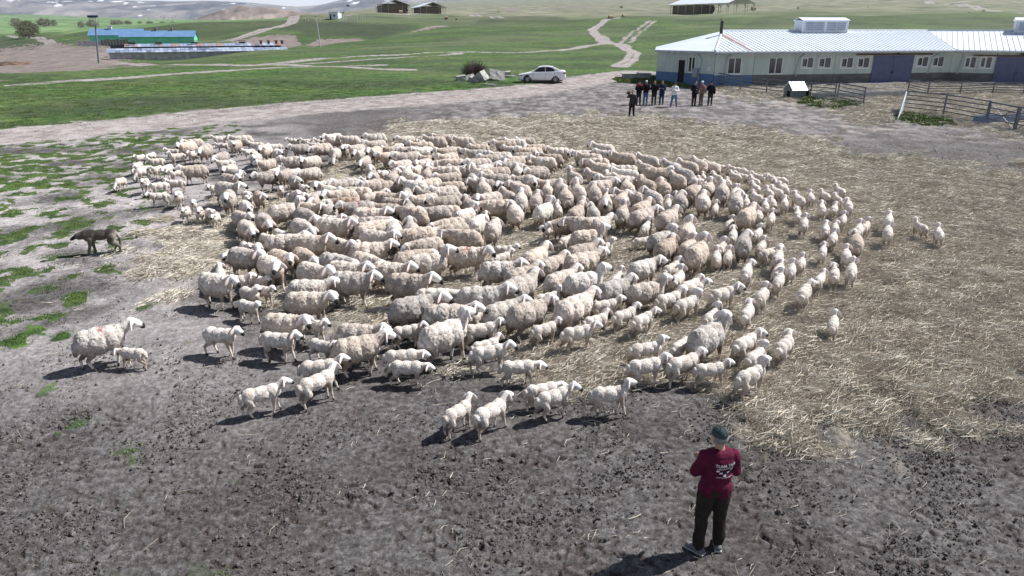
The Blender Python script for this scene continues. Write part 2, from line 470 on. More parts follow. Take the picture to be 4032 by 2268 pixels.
9.94 25.93 142 1 0 0 1.04 75.9 31.7
9.78 25.19 106 1 0 0 1.05 76.1 32.5
9.59 24.39 93 1 0 0 1.02 76.4 33.4
8.74 24.78 93 1 0 0 0.95 73.7 33.0
8.98 24.00 88 1 0 0 0.95 75.1 33.8
9.30 24.19 103 1 0 0 0.98 75.8 33.6
8.29 23.27 101 1 5 0 1.06 73.8 34.7
8.64 22.66 77 1 4 0 0.93 75.5 35.5
8.25 22.24 74 1 0 0 0.92 74.7 36.0
8.93 22.40 71 1 0 0 0.99 76.6 35.8
9.61 23.00 91 1 0 0 1.07 77.9 35.1
10.29 23.63 76 1 1 0 0.90 79.2 34.3
10.89 23.92 93 1 0 0 0.87 80.5 33.9
11.13 23.44 86 1 0 0 0.89 81.8 34.5
11.56 24.29 92 1 0 0 0.98 82.0 33.5
9.95 21.91 71 1 0 0 0.99 80.2 36.5
10.39 21.99 60 1 0 0 0.90 81.5 36.4
10.14 20.77 62 1 1 0 0.90 82.3 38.1
10.96 22.24 69 1 4 0 0.99 82.8 36.0
8.94 21.29 68 1 4 0 1.00 77.9 37.4
8.59 19.92 64 1 1 0 1.01 78.4 39.5
9.04 19.46 67 1 0 0 1.02 80.6 40.2
9.47 19.79 69 1 5 0 0.87 81.6 39.7
8.97 18.77 62 1 1 0 0.97 81.3 41.4
7.11 23.28 74 0 0 0 1.04 70.5 34.0
7.67 23.70 68 1 1 0 1.07 71.7 34.2
7.99 24.36 70 1 1 0 0.93 72.0 33.4
7.15 21.85 71 0 5 0 1.04 71.8 35.8
7.70 22.49 73 1 4 0 1.00 72.8 35.7
6.99 20.19 55 0 0 0 1.06 72.9 38.2
6.49 20.20 56 1 1 0 0.91 71.2 39.0
7.65 21.06 76 1 0 0 1.01 74.1 37.7
7.85 20.55 67 1 1 0 1.04 75.3 38.5
6.98 19.14 57 1 1 0 0.96 74.0 40.8
-8.07 20.28 318 0 0 0 0.92 23.6 38.0
-7.53 19.18 304 0 2 0 0.93 24.1 39.8
-7.29 19.96 302 0 2 0 0.93 25.8 38.5
-6.87 18.83 318 1 2 0 0.88 26.0 41.3
-6.69 19.40 312 1 2 0 0.89 27.3 40.3
-6.05 17.86 12 0 0 0 1.00 27.8 42.2
-7.21 18.11 307 1 0 0 0.88 24.0 42.7
-6.74 17.75 290 1 0 0 1.03 25.2 43.4
-7.31 17.10 282 1 0 0 1.02 22.2 44.7
-6.63 16.52 330 0 0 0 1.04 24.0 45.0
-6.13 20.19 313 0 2 0 1.04 29.9 38.2
-5.90 19.02 311 0 2 0 1.02 29.6 40.1
-5.25 17.40 348 0 0 0 1.06 30.3 43.1
-5.44 20.41 334 1 4 0 1.07 32.4 38.7
-5.29 19.87 348 1 4 0 1.00 32.4 39.5
-4.99 18.98 343 0 0 0 1.06 32.7 40.2
-4.51 17.58 320 0 0 0 0.92 33.3 42.8
-4.27 17.96 313 1 1 0 0.88 34.5 43.0
-4.75 19.69 247 0 2 0 0.91 34.0 39.0
-5.68 16.42 321 0 5 0 0.94 27.6 45.2
-5.16 16.55 312 0 2 0 0.96 29.8 44.9
-4.25 16.08 333 0 2 0 0.98 32.9 46.0
-5.75 15.83 312 0 5 0 1.02 26.6 46.6
-6.44 15.33 350 1 4 0 1.02 23.1 48.9
-5.95 15.44 329 1 0 0 0.88 25.2 48.6
-6.61 14.68 333 0 0 0 0.97 21.2 49.5
-6.98 15.76 112 1 0 0 0.98 21.5 47.8
-5.84 14.56 322 1 1 0 0.94 24.4 50.9
-5.62 14.74 329 1 0 0 0.89 25.7 50.4
-4.54 15.13 325 0 0 0 1.00 30.7 48.3
-4.45 14.39 357 0 4 0 0.96 30.3 50.3
-3.82 15.32 341 0 0 0 1.02 34.0 47.8
-3.56 14.68 350 0 0 0 0.98 34.5 49.5
-4.28 20.47 350 0 0 1 1.06 36.1 37.8
-2.96 20.19 149 0 2 0 1.06 40.3 38.2
-4.04 19.71 16 0 2 0 0.91 36.5 38.9
-3.94 18.99 39 0 2 0 1.03 36.3 40.1
-3.26 18.62 95 0 2 0 1.02 38.5 40.8
-2.80 18.84 104 0 0 0 0.95 40.2 40.4
-2.55 19.58 226 1 2 0 0.89 41.4 40.0
-1.78 19.14 212 0 2 0 0.98 43.9 39.9
-1.63 18.62 207 0 2 0 0.96 44.2 40.8
-1.29 17.79 162 0 2 0 1.03 45.3 42.4
-2.55 18.06 199 0 2 0 1.06 40.7 41.8
-2.23 17.35 210 0 2 0 0.96 41.6 43.2
-1.01 19.47 76 0 2 0 0.95 46.6 39.3
-0.52 18.86 81 0 2 0 0.98 48.2 40.4
-3.63 17.97 333 0 4 0 1.02 36.8 42.0
-3.62 17.03 7 0 0 0 1.03 36.1 43.9
-3.54 16.18 321 0 2 0 1.00 35.8 45.8
-2.84 15.48 347 0 0 0 0.95 38.2 47.4
-2.44 16.33 30 0 2 0 0.96 40.3 45.4
-1.98 15.92 17 0 1 0 1.04 41.9 46.4
-1.09 16.41 0 0 5 1 0.99 45.7 45.2
-0.19 17.56 4 1 5 0 0.87 49.3 43.8
-0.27 16.98 42 1 0 0 0.95 49.0 45.0
-0.28 15.54 5 0 0 0 0.94 48.9 47.3
-2.27 14.49 350 0 0 0 1.01 40.0 50.0
-1.63 13.92 3 0 2 0 0.91 42.5 51.7
1.06 19.65 243 1 5 0 0.92 53.6 39.9
1.51 19.41 206 0 2 0 0.92 55.1 39.4
2.45 19.46 24 0 4 0 0.98 58.3 39.4
2.04 18.86 155 0 2 0 1.07 57.1 40.4
1.51 18.35 51 1 2 0 0.98 55.4 42.2
2.04 18.04 13 0 1 0 0.97 57.4 41.9
2.40 17.70 33 1 1 0 1.07 58.8 43.5
3.64 18.65 18 1 2 0 0.88 62.8 41.7
4.01 17.99 39 0 1 0 0.96 64.6 42.0
0.58 16.40 57 0 0 0 1.04 52.3 45.3
0.98 16.08 46 0 0 0 0.90 53.9 46.0
1.73 16.07 28 0 0 0 1.03 57.0 46.0
1.80 16.93 34 0 0 0 0.96 56.9 44.1
3.14 15.78 35 0 5 0 0.90 62.9 46.7
0.23 15.03 41 0 0 0 0.94 51.0 48.6
1.12 14.87 43 0 0 0 0.98 54.8 49.0
2.49 15.58 62 1 1 0 0.94 60.3 48.2
1.62 14.55 21 0 1 0 0.99 57.1 49.9
2.27 14.39 35 0 0 0 0.91 60.1 50.3
2.95 14.25 20 0 1 0 0.94 63.2 50.7
0.19 14.35 45 0 4 0 1.07 50.8 50.4
0.80 14.20 30 1 1 0 0.96 53.6 52.0
4.82 18.56 67 0 1 0 0.98 67.1 40.9
4.60 17.42 59 0 1 0 0.91 67.2 43.1
3.98 17.30 51 0 4 0 0.95 65.0 43.3
4.61 16.57 58 0 1 0 1.06 68.1 44.9
5.22 16.98 75 1 1 0 1.01 70.0 45.0
5.53 17.64 61 1 1 0 0.97 70.4 43.6
5.55 17.08 68 1 1 0 0.87 71.1 44.8
6.07 17.57 71 0 5 0 0.97 72.6 42.8
6.18 18.83 68 1 4 0 1.03 71.6 41.3
6.69 17.95 60 1 1 0 0.96 74.3 43.0
6.71 17.35 28 1 0 0 0.99 75.1 44.2
6.70 16.75 64 1 0 0 1.06 75.9 45.5
6.47 16.04 60 1 0 0 1.00 76.0 47.1
6.16 15.17 61 1 1 0 1.00 76.0 49.3
6.77 16.01 65 1 1 0 0.87 77.3 47.2
7.25 16.63 64 1 1 0 0.87 78.2 45.7
5.53 15.56 66 1 5 0 1.03 72.9 48.3
5.49 14.30 59 1 1 0 0.95 74.4 51.7
4.60 14.22 28 1 5 0 1.05 70.6 51.9
3.91 15.50 64 1 1 0 1.04 66.2 48.4
3.88 16.02 49 1 0 0 1.06 65.6 47.2
4.10 15.03 37 1 0 0 0.94 67.5 49.7
4.01 14.63 18 1 0 0 1.08 67.5 50.8
3.39 14.03 30 1 0 0 1.03 65.3 52.5
6.47 14.45 58 1 5 0 1.06 78.5 51.3
9.16 17.85 65 0 4 0 0.93 83.6 42.3
9.99 19.45 62 1 1 0 1.03 83.8 40.2
10.46 20.00 52 1 1 0 0.95 84.5 39.3
11.30 20.34 62 1 0 0 1.07 86.7 38.8
10.60 19.01 64 1 1 0 1.08 86.6 41.0
11.99 19.86 94 1 1 0 0.91 89.8 39.6
12.09 19.08 69 1 1 0 0.95 91.6 40.9
8.08 17.35 63 1 0 0 0.92 80.3 44.2
8.63 17.19 68 1 1 0 0.96 82.7 44.5
7.71 15.77 65 1 4 0 0.92 81.5 47.8
8.11 15.78 64 1 1 0 1.01 83.1 47.7
7.25 15.48 54 1 0 0 0.89 80.1 48.5
-5.64 13.86 325 1 0 0 0.90 24.2 53.0
-4.27 13.63 0 0 5 0 0.98 30.1 52.6
-4.42 12.52 349 0 5 0 0.91 27.9 56.3
-3.98 12.77 334 1 0 0 0.94 30.5 56.6
-5.57 12.21 342 1 0 0 1.06 21.6 58.6
-4.40 11.98 346 1 0 0 1.05 27.2 59.5
-3.57 11.93 329 1 0 0 0.90 31.4 59.7
-2.87 12.02 350 0 0 0 0.90 35.1 58.1
-3.33 10.92 9 1 0 0 1.04 31.4 64.1
-1.96 13.20 26 0 5 0 1.06 40.6 54.0
-1.25 12.85 359 0 0 0 1.00 43.9 55.1
-2.05 12.56 18 1 5 0 0.89 39.8 57.3
-0.58 13.27 33 1 0 0 0.91 47.2 54.9
-0.60 12.54 15 1 0 0 1.06 47.0 57.4
-1.24 11.90 39 0 1 0 1.06 43.5 58.6
-0.49 12.01 30 1 4 0 0.87 47.5 59.4
-2.76 11.43 22 0 0 0 0.93 35.1 60.5
-1.97 11.38 6 1 2 0 0.95 39.3 62.0
-1.83 11.04 355 1 2 0 0.92 39.9 63.5
-0.40 11.55 16 1 5 0 1.03 47.9 61.3
0.13 11.07 5 1 2 0 0.94 50.7 63.4
-0.64 13.71 6 0 0 0 1.03 47.0 52.3
-0.17 13.14 36 0 5 0 0.93 49.2 54.1
0.34 12.95 34 0 0 0 0.99 51.7 54.8
1.29 13.22 44 0 0 0 1.07 56.2 53.9
1.98 13.83 17 1 0 0 1.01 59.1 53.1
1.71 13.06 29 1 4 0 0.88 58.2 55.6
0.65 12.59 31 1 0 0 0.88 53.2 57.2
1.29 12.36 19 1 5 0 1.00 56.5 58.1
2.33 13.27 36 1 0 0 0.94 61.0 54.9
2.64 12.97 41 1 5 0 0.94 62.7 55.9
2.51 11.74 14 1 1 0 0.97 63.2 60.5
2.35 10.98 14 1 0 0 0.99 63.1 63.8
3.75 13.86 38 1 1 0 1.07 67.2 53.0
4.05 13.07 51 1 1 0 0.91 69.4 55.6
3.65 11.84 40 0 1 0 1.00 69.2 58.8
3.19 11.93 47 1 2 0 0.92 66.6 59.7
4.90 13.44 61 1 4 0 0.98 73.0 54.3
4.38 11.90 41 1 5 0 1.02 72.8 59.9
4.44 11.47 44 1 1 0 0.89 73.8 61.6
5.09 11.85 51 1 4 0 0.97 76.6 60.1
3.05 11.11 27 1 0 0 1.02 66.9 63.2
3.49 10.97 8 1 0 0 0.86 69.5 63.8
4.07 10.60 33 1 1 0 1.03 73.4 65.6
-7.55 11.75 34 0 0 1 0.93 10.0 59.0
-7.02 11.66 176 1 2 0 0.74 12.7 61.2
-4.07 10.08 27 1 0 0 0.99 25.6 68.2
-3.26 10.43 46 1 4 0 1.03 31.0 66.4
-0.84 9.57 50 1 4 0 0.87 44.8 71.0
-0.32 9.57 46 1 0 0 0.97 48.0 71.0
0.51 10.27 19 1 2 0 0.87 53.0 67.2
0.69 9.95 28 1 5 0 0.94 54.2 68.9
1.60 9.98 6 1 1 0 0.94 59.6 68.7
6.47 12.94 63 1 1 0 0.86 81.4 56.0
"""
# ============================================================ THE LAND
def sd_poly(u, v, poly, ys=1.):
    "signed distance to a polygon, positive inside"
    p = np.array(poly, float)*[1, ys]; v = v*ys; d = np.full(u.shape, 1e9); ins = np.zeros(u.shape, bool)
    for i in range(len(p)):
        a = p[i]; b = p[(i+1) % len(p)]; e = b-a; L2 = (e**2).sum()+1e-9
        t = np.clip(((u-a[0])*e[0]+(v-a[1])*e[1])/L2, 0, 1)
        d = np.minimum(d, (u-a[0]-t*e[0])**2+(v-a[1]-t*e[1])**2)
        c = ((a[1] > v) != (b[1] > v)) & (u < (b[0]-a[0])*(v-a[1])/(b[1]-a[1]+1e-12)+a[0]); ins ^= c
    return np.sqrt(d)*np.where(ins, 1, -1)
def pl_dist(x, y, pts):
    d = np.full(x.shape, 1e9); 
    for i in range(len(pts)-1):
        a = pts[i]; b = pts[i+1]; ex, ey = b[0]-a[0], b[1]-a[1]; L2 = ex*ex+ey*ey+1e-9
        t = np.clip(((x-a[0])*ex+(y-a[1])*ey)/L2, 0, 1); d = np.minimum(d, np.hypot(x-a[0]-t*ex, y-a[1]-t*ey))
    return d
STRAW = [(700,930),(880,860),(1100,790),(1300,700),(1420,590),(1560,530),(1760,505),(1980,490),(2300,478),(2560,485),(2800,520),(3000,545),(3200,570),(3330,640),(3600,655),(3900,690),(4700,720),(4700,1380),(3960,1440),(3900,1560),(3600,1640),(3280,1650),(3060,1590),(2920,1480),(2740,1440),(2400,1490),(2230,1480),(2120,1400),(2180,1330),(1800,1250),(1500,1220),(1200,1150),(960,1040),(760,1070),(640,1040),(660,960)]
STRAW_YARD = [(2800,350),(3150,330),(3700,325),(4300,330),(4300,570),(3900,492),(3540,442),(3400,480),(3330,440),(3200,400),(3000,380)]
GRASS_FAR = [(-700,270),(400,262),(760,232),(1100,196),(1500,150),(4800,100),(4800,300),(2560,300),(2440,262),(2240,310),(2060,345),(1860,365),(1400,390),(1000,425),(600,460),(200,505),(-700,560)]
GRASS_LEFT = [(-700,600),(0,588),(300,548),(560,520),(760,500),(900,500),(860,540),(700,560),(660,620),(560,700),(420,760),(300,770),(100,780),(-700,840)]
GRASS_LOW = [(-700,780),(300,760),(620,770),(560,900),(420,1050),(240,1200),(130,1300),(-700,1400)]
WEEDS = [[(3140,395),(3230,390),(3290,400),(3360,415),(3370,432),(3250,425),(3150,412)], [(3550,455),(3700,468),(3760,492),(3640,488),(3545,470)], [(2420,312),(2560,310),(2700,330),(2700,345),(2560,330),(2420,322)]]
NX = 900
ucol = np.concatenate([np.linspace(-1.35, -.86, 40, endpoint=False), np.linspace(-.86, .86, NX-80, endpoint=False), np.linspace(.86, 1.35, 40)])
rows = [3.2]
while rows[-1] < 13: rows.append(rows[-1]*1.0032)
while rows[-1] < 74: rows.append(rows[-1]*1.0062)
while rows[-1] < 700: rows.append(rows[-1]*1.0115)
while rows[-1] < 6400: rows.append(rows[-1]*1.025)
rows = np.array(rows)
Yg = np.repeat(rows[:, None], NX, 1); Xg = ucol[None]*(Yg*cP+1.5)
Zs = tz(Xg, Yg); U, V = toimg(Xg, Yg, Zs)
wz = fbm(Xg*.35, Yg*.35, 4, 1); wf = fbm(Xg*1.6, Yg*1.6, 3, 5); wm = fbm(Xg*.9, Yg*.9, 4, 9)
pxm = F/(Yg*cP+1.5)           # pixels per metre
ys = 2.2
def soft(poly, w=1.0, amp=1.2):
    "edge softness w and raggedness amp in metres"
    return sstep(-w, w, sd_poly(U, V, poly, ys)/pxm+wm*amp+wf*amp*.6)
near = Yg < 76
straw = soft(STRAW, 1.2, 2.2)*near*sstep(-.55, -.05, wm+.35)
straw = np.maximum(straw, soft(STRAW_YARD, 1.5, 2.0)*near*.8)
# a few stray wisps everywhere on the yard
farg = np.maximum(sstep(-1.5, 1.5, sd_poly(U, V, GRASS_FAR, ys)/pxm+wm*2.2), sstep(74, 82, Yg))
gl = soft(GRASS_LEFT, 1.2, 2.6)*sstep(-.28, .22, wf*.9+wz*.5+wm*.4)
glow = soft(GRASS_LOW, 2., 3.)*sstep(.0, .28, wf*.9+wm*.8)
weeds = np.zeros_like(Yg)
for wp in WEEDS: weeds = np.maximum(weeds, soft(wp, .5, .7))
spot = sstep(.42, .55, wf+wm*.4)*sstep(-900, 600, 1300-U)*sstep(420, 620, V)*(V < 1900)*.55
spot = np.maximum(spot, sstep(.1, .4, wf+wm)*sstep(2120, 2230, V)*sstep(1400, 900, U)*sstep(100, 500, U)*.45)
grass = np.clip(np.maximum.reduce([farg, gl, glow, weeds, spot]), 0, 1)
# tracks: polylines in the photograph's pixels, carried to the ground
def W(pts, y0=4.): return [hit(u, v, y0) for u, v in pts]
TR = [ # points, half width m, strength
 ([(-300,580),(0,545),(400,510),(800,470),(1200,430),(1600,400),(2000,370),(2240,330),(2400,300),(2520,285)], 2.4, 1.),
 ([(-300,560),(0,522),(400,488),(800,445),(1200,408),(1600,378),(1900,356),(2200,330)], 1.3, .9),
 ([(60,335),(300,318),(500,306),(700,290),(1000,272),(1300,262),(1500,248)], 1.0, .9),
 ([(380,248),(600,245),(900,249),(1100,255),(1344,262),(1600,275)], 1.3, 1.),
 ([(1000,252),(1200,232),(1400,218),(1700,208),(2050,206),(2200,196),(2330,180),(2380,165),(2350,140),(2330,120),(2350,100),(2390,82),(2440,76)], 1.0, .9),
 ([(1150,250),(1500,225),(1800,210)], 1.2, .8),
 ([(2440,262),(2480,230),(2500,205),(2450,180),(2390,165),(2365,140)], 1.1, .9),
 ([(2460,170),(2500,130),(2540,100),(2570,85)], 1.6, .6),
 ([(880,170),(960,150),(1060,115),(1150,85),(1280,65)], 2.2, .9),
 ([(1380,66),(1500,56),(1700,54),(1850,56),(1960,75)], 3., .7),
 ([(2390,76),(2500,72),(2620,66),(2800,60)], 1.5, .5),
 ([(3640,12),(3800,25),(3900,40),(4032,60)], 3., .8),
 ([(-200,138),(100,146),(200,168),(170,200),(130,215)], 1.6, .7),
]
track = np.zeros_like(Yg); rut = np.zeros_like(Yg)
for pts, hw, st in TR:
    wp = W(pts)
    lx = min(p.x for p in wp)-9; hx = max(p.x for p in wp)+9; ly = min(p.y for p in wp)-9; hy = max(p.y for p in wp)+9
    r0, r1 = np.searchsorted(rows, [ly, hy]); sl = slice(r0, r1)
    d = pl_dist(Xg[sl], Yg[sl], wp)*np.where(Yg[sl] > 150, .8, 1.)
    big = hw > 2.2 and wp[0].y < 70; dd = d+wm[sl]*(.8 if big else .35)+wf[sl]*.5; e = sstep(hw+.7, hw-.5, dd)*st
    tw = np.exp(-((d+wf[sl]*.25-hw*.62)/(.34+.0022*Yg[sl]))**2)*st; e = e if big else np.clip(e*(.30+.35*sstep(-.3, .3, wm[sl]))+tw*.8, 0, 1)*(.75+.25*sstep(-.2, .2, fbm(Xg[sl]*.12, Yg[sl]*.12, 3, 61))); track[sl] = np.maximum(track[sl], e)
    r = np.exp(-((d-hw*.55)/.22)**2)*st; rut[sl] = np.maximum(rut[sl], r)
# mud valley behind the berm on the left, bare banks
bare = sstep(-3, 3, sd_poly(U, V, [(-700,200),(0,196),(190,172),(330,172),(460,186),(520,262),(300,300),(0,310),(-700,320)], 3.)/pxm+wm*9+fbm(Xg*.12, Yg*.12, 3, 71)*9+wf*2)*(Yg > 84)
bank = np.zeros_like(Yg)
for bp in ([(1200,172),(1262,148),(1420,145),(1440,152),(1330,165),(1240,178)], [(1615,124),(1680,105),(1800,92),(1850,90),(1830,98),(1700,112),(1640,120)], [(900,172),(1010,150),(1160,142),(1190,172),(1060,190)], [(2020,32),(2080,44),(1990,52),(1960,50)], [(2120,40),(2300,32),(2360,24),(2200,30)]):
    bank = np.maximum(bank, sstep(-3, 3, sd_poly(U, V, bp, 2.)+fbm(Xg*.35, Yg*.35, 3, 73)*13)*(Yg > 100))
lighting = sstep(1.0, -1.0, 0)  # (constant)
crop = sstep(-10, 10, sd_poly(U, V, [(-700,50),(1100,70),(1250,88),(700,96),(420,116),(180,136),(-700,150)], 2.)+wz*6)*(Yg > 380)
pasture = np.clip(sstep(600, 1300, U)*sstep(300, 480, Yg)*(1-crop)+sstep(-.1, .5, fbm(Xg*.02, Yg*.02, 3, 31))*.35*(Yg > 120), 0, 1)
hill_shade = np.zeros_like(Yg)  # soft cloud-like shade on the hills, painted into the grass colour
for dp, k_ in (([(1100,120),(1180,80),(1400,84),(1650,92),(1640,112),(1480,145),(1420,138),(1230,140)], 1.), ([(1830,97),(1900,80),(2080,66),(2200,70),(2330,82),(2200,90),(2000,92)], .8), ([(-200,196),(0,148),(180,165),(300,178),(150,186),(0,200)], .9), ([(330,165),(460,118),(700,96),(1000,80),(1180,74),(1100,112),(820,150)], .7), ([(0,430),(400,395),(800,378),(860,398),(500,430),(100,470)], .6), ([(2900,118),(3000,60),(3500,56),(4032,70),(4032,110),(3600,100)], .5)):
    hill_shade = np.maximum(hill_shade, k_*sstep(-12, 10, sd_poly(U, V, dp, 2.)+fbm(Xg*.05, Yg*.05, 4, 47)*22+wm*5))
grass = grass*(1-.95*track)*(1-bare)*(1-bank); straw = straw*(1-track*(Yg > 30))
clear = np.clip(track+0*track, 0, 1)
# pale dry earth / dark damp earth
pale = np.clip(sstep(-.42, .12, wz+.30*wm+.1*wf)*sstep(1650, 500, U)*sstep(2100, 700, V)*sstep(400, 520, V)+track*.9*(1-.0*rut), 0, 1)
pale = np.maximum(pale, .55*sstep(-.2, .25, .5*wm+.5*fbm(Xg*2.2, Yg*.9, 4, 44)+.25*wz)*sstep(620, 470, V)*sstep(1300, 2000, U)*near)
# relief
dz = fbm(Xg*.25, Yg*.25, 2, 40)*.05*near
yard = near*(1-farg)
n1 = fbm(Xg*3.8, Yg*7.5, 4, 50, .65); n2 = fbm(Xg*19, Yg*19, 3, 60, .6)
churn = sstep(1300, 1900, V)*.8+.35+.5*sstep(.05, .5, fbm(Xg*.45, Yg*.45, 3, 77))
wx = pn(Xg*3, Yg*3, 81); hoof = np.clip(-.22-pn(Xg*7.5+1.5*wx, Yg*10-1.2*wx, 80)-.35*pn(Xg*25, Yg*22, 83)-.4*(.25-fbm(Xg*.8, Yg*.8, 2, 84)), 0, None)
lod = sstep(60, 14, Yg)
bmp = (n1*.024+n2*.016*lod-hoof*.07)*churn*(.45+.55*lod)
bmp *= (1-.5*pale*sstep(1900, 900, V))
sm = fbm(Xg*1.3, Yg*1.6, 3, 90)*.13+np.abs(fbm(Xg*4, Yg*4, 3, 95))*.06
dz += straw*sstep(640, 530, V)*(Yg < 62)*np.abs(fbm(Xg*.9, Yg*.9, 4, 46))*.55
dz += yard*(1-straw)*bmp*(1-.6*grass)+straw*(sm*.8+.02)
dz += -rut*.06*near+grass*near*(.02+.04*np.abs(n1))
dz += (Yg >= 74)*(fbm(Xg*.08, Yg*.08, 3, 99)*.3+fbm(Xg*.018, Yg*.018, 3, 98)*np.clip(Yg*.006, 0, 3.5))*(1-sstep(74, 80, Yg)*0)*sstep(74, 90, Yg)
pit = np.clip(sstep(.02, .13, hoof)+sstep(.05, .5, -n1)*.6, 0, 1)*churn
Zg = Zs+dz
nr = len(rows)
co = np.stack([Xg, Yg, Zg], -1).reshape(-1, 3).astype(np.float32)
def ground_mesh(r0, r1, name):
    n = r1-r0; me = D.meshes.new(name); vs = co[r0*NX:r1*NX]
    i = np.arange(n-1)[:, None]*NX+np.arange(NX-1)[None]; q = np.stack([i, i+1, i+NX+1, i+NX], -1).reshape(-1, 4)
    me.vertices.add(len(vs)); me.vertices.foreach_set('co', vs.ravel())
    me.loops.add(q.size); me.loops.foreach_set('vertex_index', q.ravel().astype(np.int32))
    me.polygons.add(len(q)); me.polygons.foreach_set('loop_start', np.arange(0, q.size, 4, dtype=np.int32))
    me.polygons.foreach_set('use_smooth', np.ones(len(q), bool)); me.update()
    for nm, ch in (('m1', (grass, straw, pale, pit)), ('m2', (track, crop, pasture, np.clip(bare+bank, 0, 1))), ('m3', (hill_shade, hill_shade, hill_shade, hill_shade))):
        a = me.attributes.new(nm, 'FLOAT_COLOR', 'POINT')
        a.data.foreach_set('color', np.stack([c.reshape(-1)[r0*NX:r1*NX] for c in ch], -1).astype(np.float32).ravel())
    return me
def land_mat():
    m = D.materials.new('earth_grass_and_straw'); m.use_nodes = True; nt = m.node_tree; b = nt.nodes['Principled BSDF']; Lk = nt.links.new
    a1 = N(nt, 'ShaderNodeAttribute', attribute_name='m1'); a2 = N(nt, 'ShaderNodeAttribute', attribute_name='m2')
    s1 = N(nt, 'ShaderNodeSeparateColor'); s2 = N(nt, 'ShaderNodeSeparateColor'); Lk(a1.outputs['Color'], s1.inputs[0]); Lk(a2.outputs['Color'], s2.inputs[0])
    tc = N(nt, 'ShaderNodeTexCoord')
    def noise(sc, det=6, rough=.6, stretch=None):
        n = N(nt, 'ShaderNodeTexNoise'); n.inputs['Scale'].default_value = sc; n.inputs['Detail'].default_value = det; n.inputs['Roughness'].default_value = rough
        if stretch:
            mp = N(nt, 'ShaderNodeMapping'); mp.inputs['Scale'].default_value = stretch; mp.inputs['Rotation'].default_value = (0, 0, .5); Lk(tc.outputs['Object'], mp.inputs[0]); Lk(mp.outputs[0], n.inputs['Vector'])
        else: Lk(tc.outputs['Object'], n.inputs['Vector'])
        return n.outputs[0]
    def ramp(f, *st):
        r = N(nt, 'ShaderNodeValToRGB'); e = r.color_ramp.elements
        while len(e) < len(st): e.new(.5)
        for k, (p, c) in enumerate(st): e[k].position = p; e[k].color = (*c, 1) if len(c) == 3 else c
        Lk(f, r.inputs[0]); return r.outputs[0]
    def mix(f, a, c, t='MIX'):
        x = N(nt, 'ShaderNodeMixRGB', blend_type=t)
        for i, q in ((0, f), (1, a), (2, c)):
            if isinstance(q, (int, float)): x.inputs[i].default_value = q
            elif isinstance(q, tuple): x.inputs[i].default_value = (*q, 1)
            else: Lk(q, x.inputs[i])
        return x.outputs[0]
    def mth(op, a, c=0.):
        x = N(nt, 'ShaderNodeMath', operation=op, use_clamp=True)
        for i, q in ((0, a), (1, c)):
            if isinstance(q, (int, float)): x.inputs[i].default_value = q
            else: Lk(q, x.inputs[i])
        return x.outputs[0]
    nf = noise(9, 8, .7); nm_ = noise(1.3, 6); nff = noise(45, 5, .7); nlow = noise(.12, 5)
    mud = ramp(nf, (.34, (.048, .045, .045)), (.48, (.100, .095, .095)), (.62, (.185, .178, .178)))
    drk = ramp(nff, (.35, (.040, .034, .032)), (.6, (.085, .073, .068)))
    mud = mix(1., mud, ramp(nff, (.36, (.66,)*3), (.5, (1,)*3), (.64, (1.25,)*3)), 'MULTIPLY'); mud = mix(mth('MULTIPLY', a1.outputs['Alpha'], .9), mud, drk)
    dmp = ramp(noise(.45, 5), (.45, (1, 1, 1)), (.62, (.62, .57, .55))); mud = mix(.8, mud, dmp, 'MULTIPLY')
    pal = ramp(nf, (.28, (.22, .195, .19)), (.48, (.43, .395, .395)), (.68, (.64, .60, .61)))
    c = mix(mth('MULTIPLY', s1.outputs[2], ramp(nm_, (.3, (.45,)*3), (.6, (1,)*3))), mud, pal)
    trk = ramp(mix(.5, nf, nm_), (.38, (.13, .108, .100)), (.5, (.29, .255, .24)), (.60, (.44, .40, .39)))
    c = mix(mth('MULTIPLY', s2.outputs[0], .85), c, trk)
    stn = noise(26, 6, .75, (1, .22, 1)); stn2 = noise(30, 6, .75, (.25, 1, 1))
    st = ramp(mix(.5, stn, stn2), (.34, (.16, .13, .095)), (.45, (.42, .36, .265)), (.53, (.62, .55, .43)), (.64, (.80, .74, .61)))
    st = mix(ramp(nm_, (.34, (.50,)*3), (.50, (0,)*3)), st, (.20, .15, .105))
    c = mix(s1.outputs[1], c, st)
    bn = ramp(noise(.35, 7, .65, (1, 1, 2)), (.3, (.13, .108, .098)), (.7, (.29, .245, .225)))
    c = mix(s2.outputs[2] if False else a2.outputs['Alpha'], c, bn)
    gr = ramp(nm_, (.3, (.020, .055, .013)), (.48, (.048, .108, .024)), (.68, (.115, .178, .042)))
    gr = mix(ramp(nlow, (.40, (0,)*3), (.66, (.5,)*3)), gr, (.125, .13, .065)); gr = mix(ramp(noise(.045, 6, .6, (1, 2.2, 1)), (.42, (.65,)*3), (.56, (0,)*3)), gr, (.035, .055, .028))
    gr = mix(ramp(noise(.5, 7, .7), (.60, (0,)*3), (.70, (.75,)*3)), gr, (.24, .21, .17))
    gr = mix(1., gr, ramp(mix(.5, noise(2.6, 6, .75), noise(.55, 6, .7, (1, 2.4, 1))), (.38, (.50,)*3), (.5, (1,)*3), (.62, (1.5, 1.45, 1.35))), 'MULTIPLY')
    pas = ramp(noise(.03, 8, .65, (1, 2.5, 1)), (.35, (.09, .11, .065)), (.5, (.19, .19, .13)), (.7, (.33, .30, .24)))
    gr = mix(mth('MULTIPLY', s2.outputs[2], .9), gr, pas)
    a3 = N(nt, 'ShaderNodeAttribute', attribute_name='m3'); gr = mix(mth('MULTIPLY', a3.outputs['Fac'], .7), gr, ramp(noise(.6, 6, .7), (.4, (.022, .036, .020)), (.6, (.060, .066, .042))))
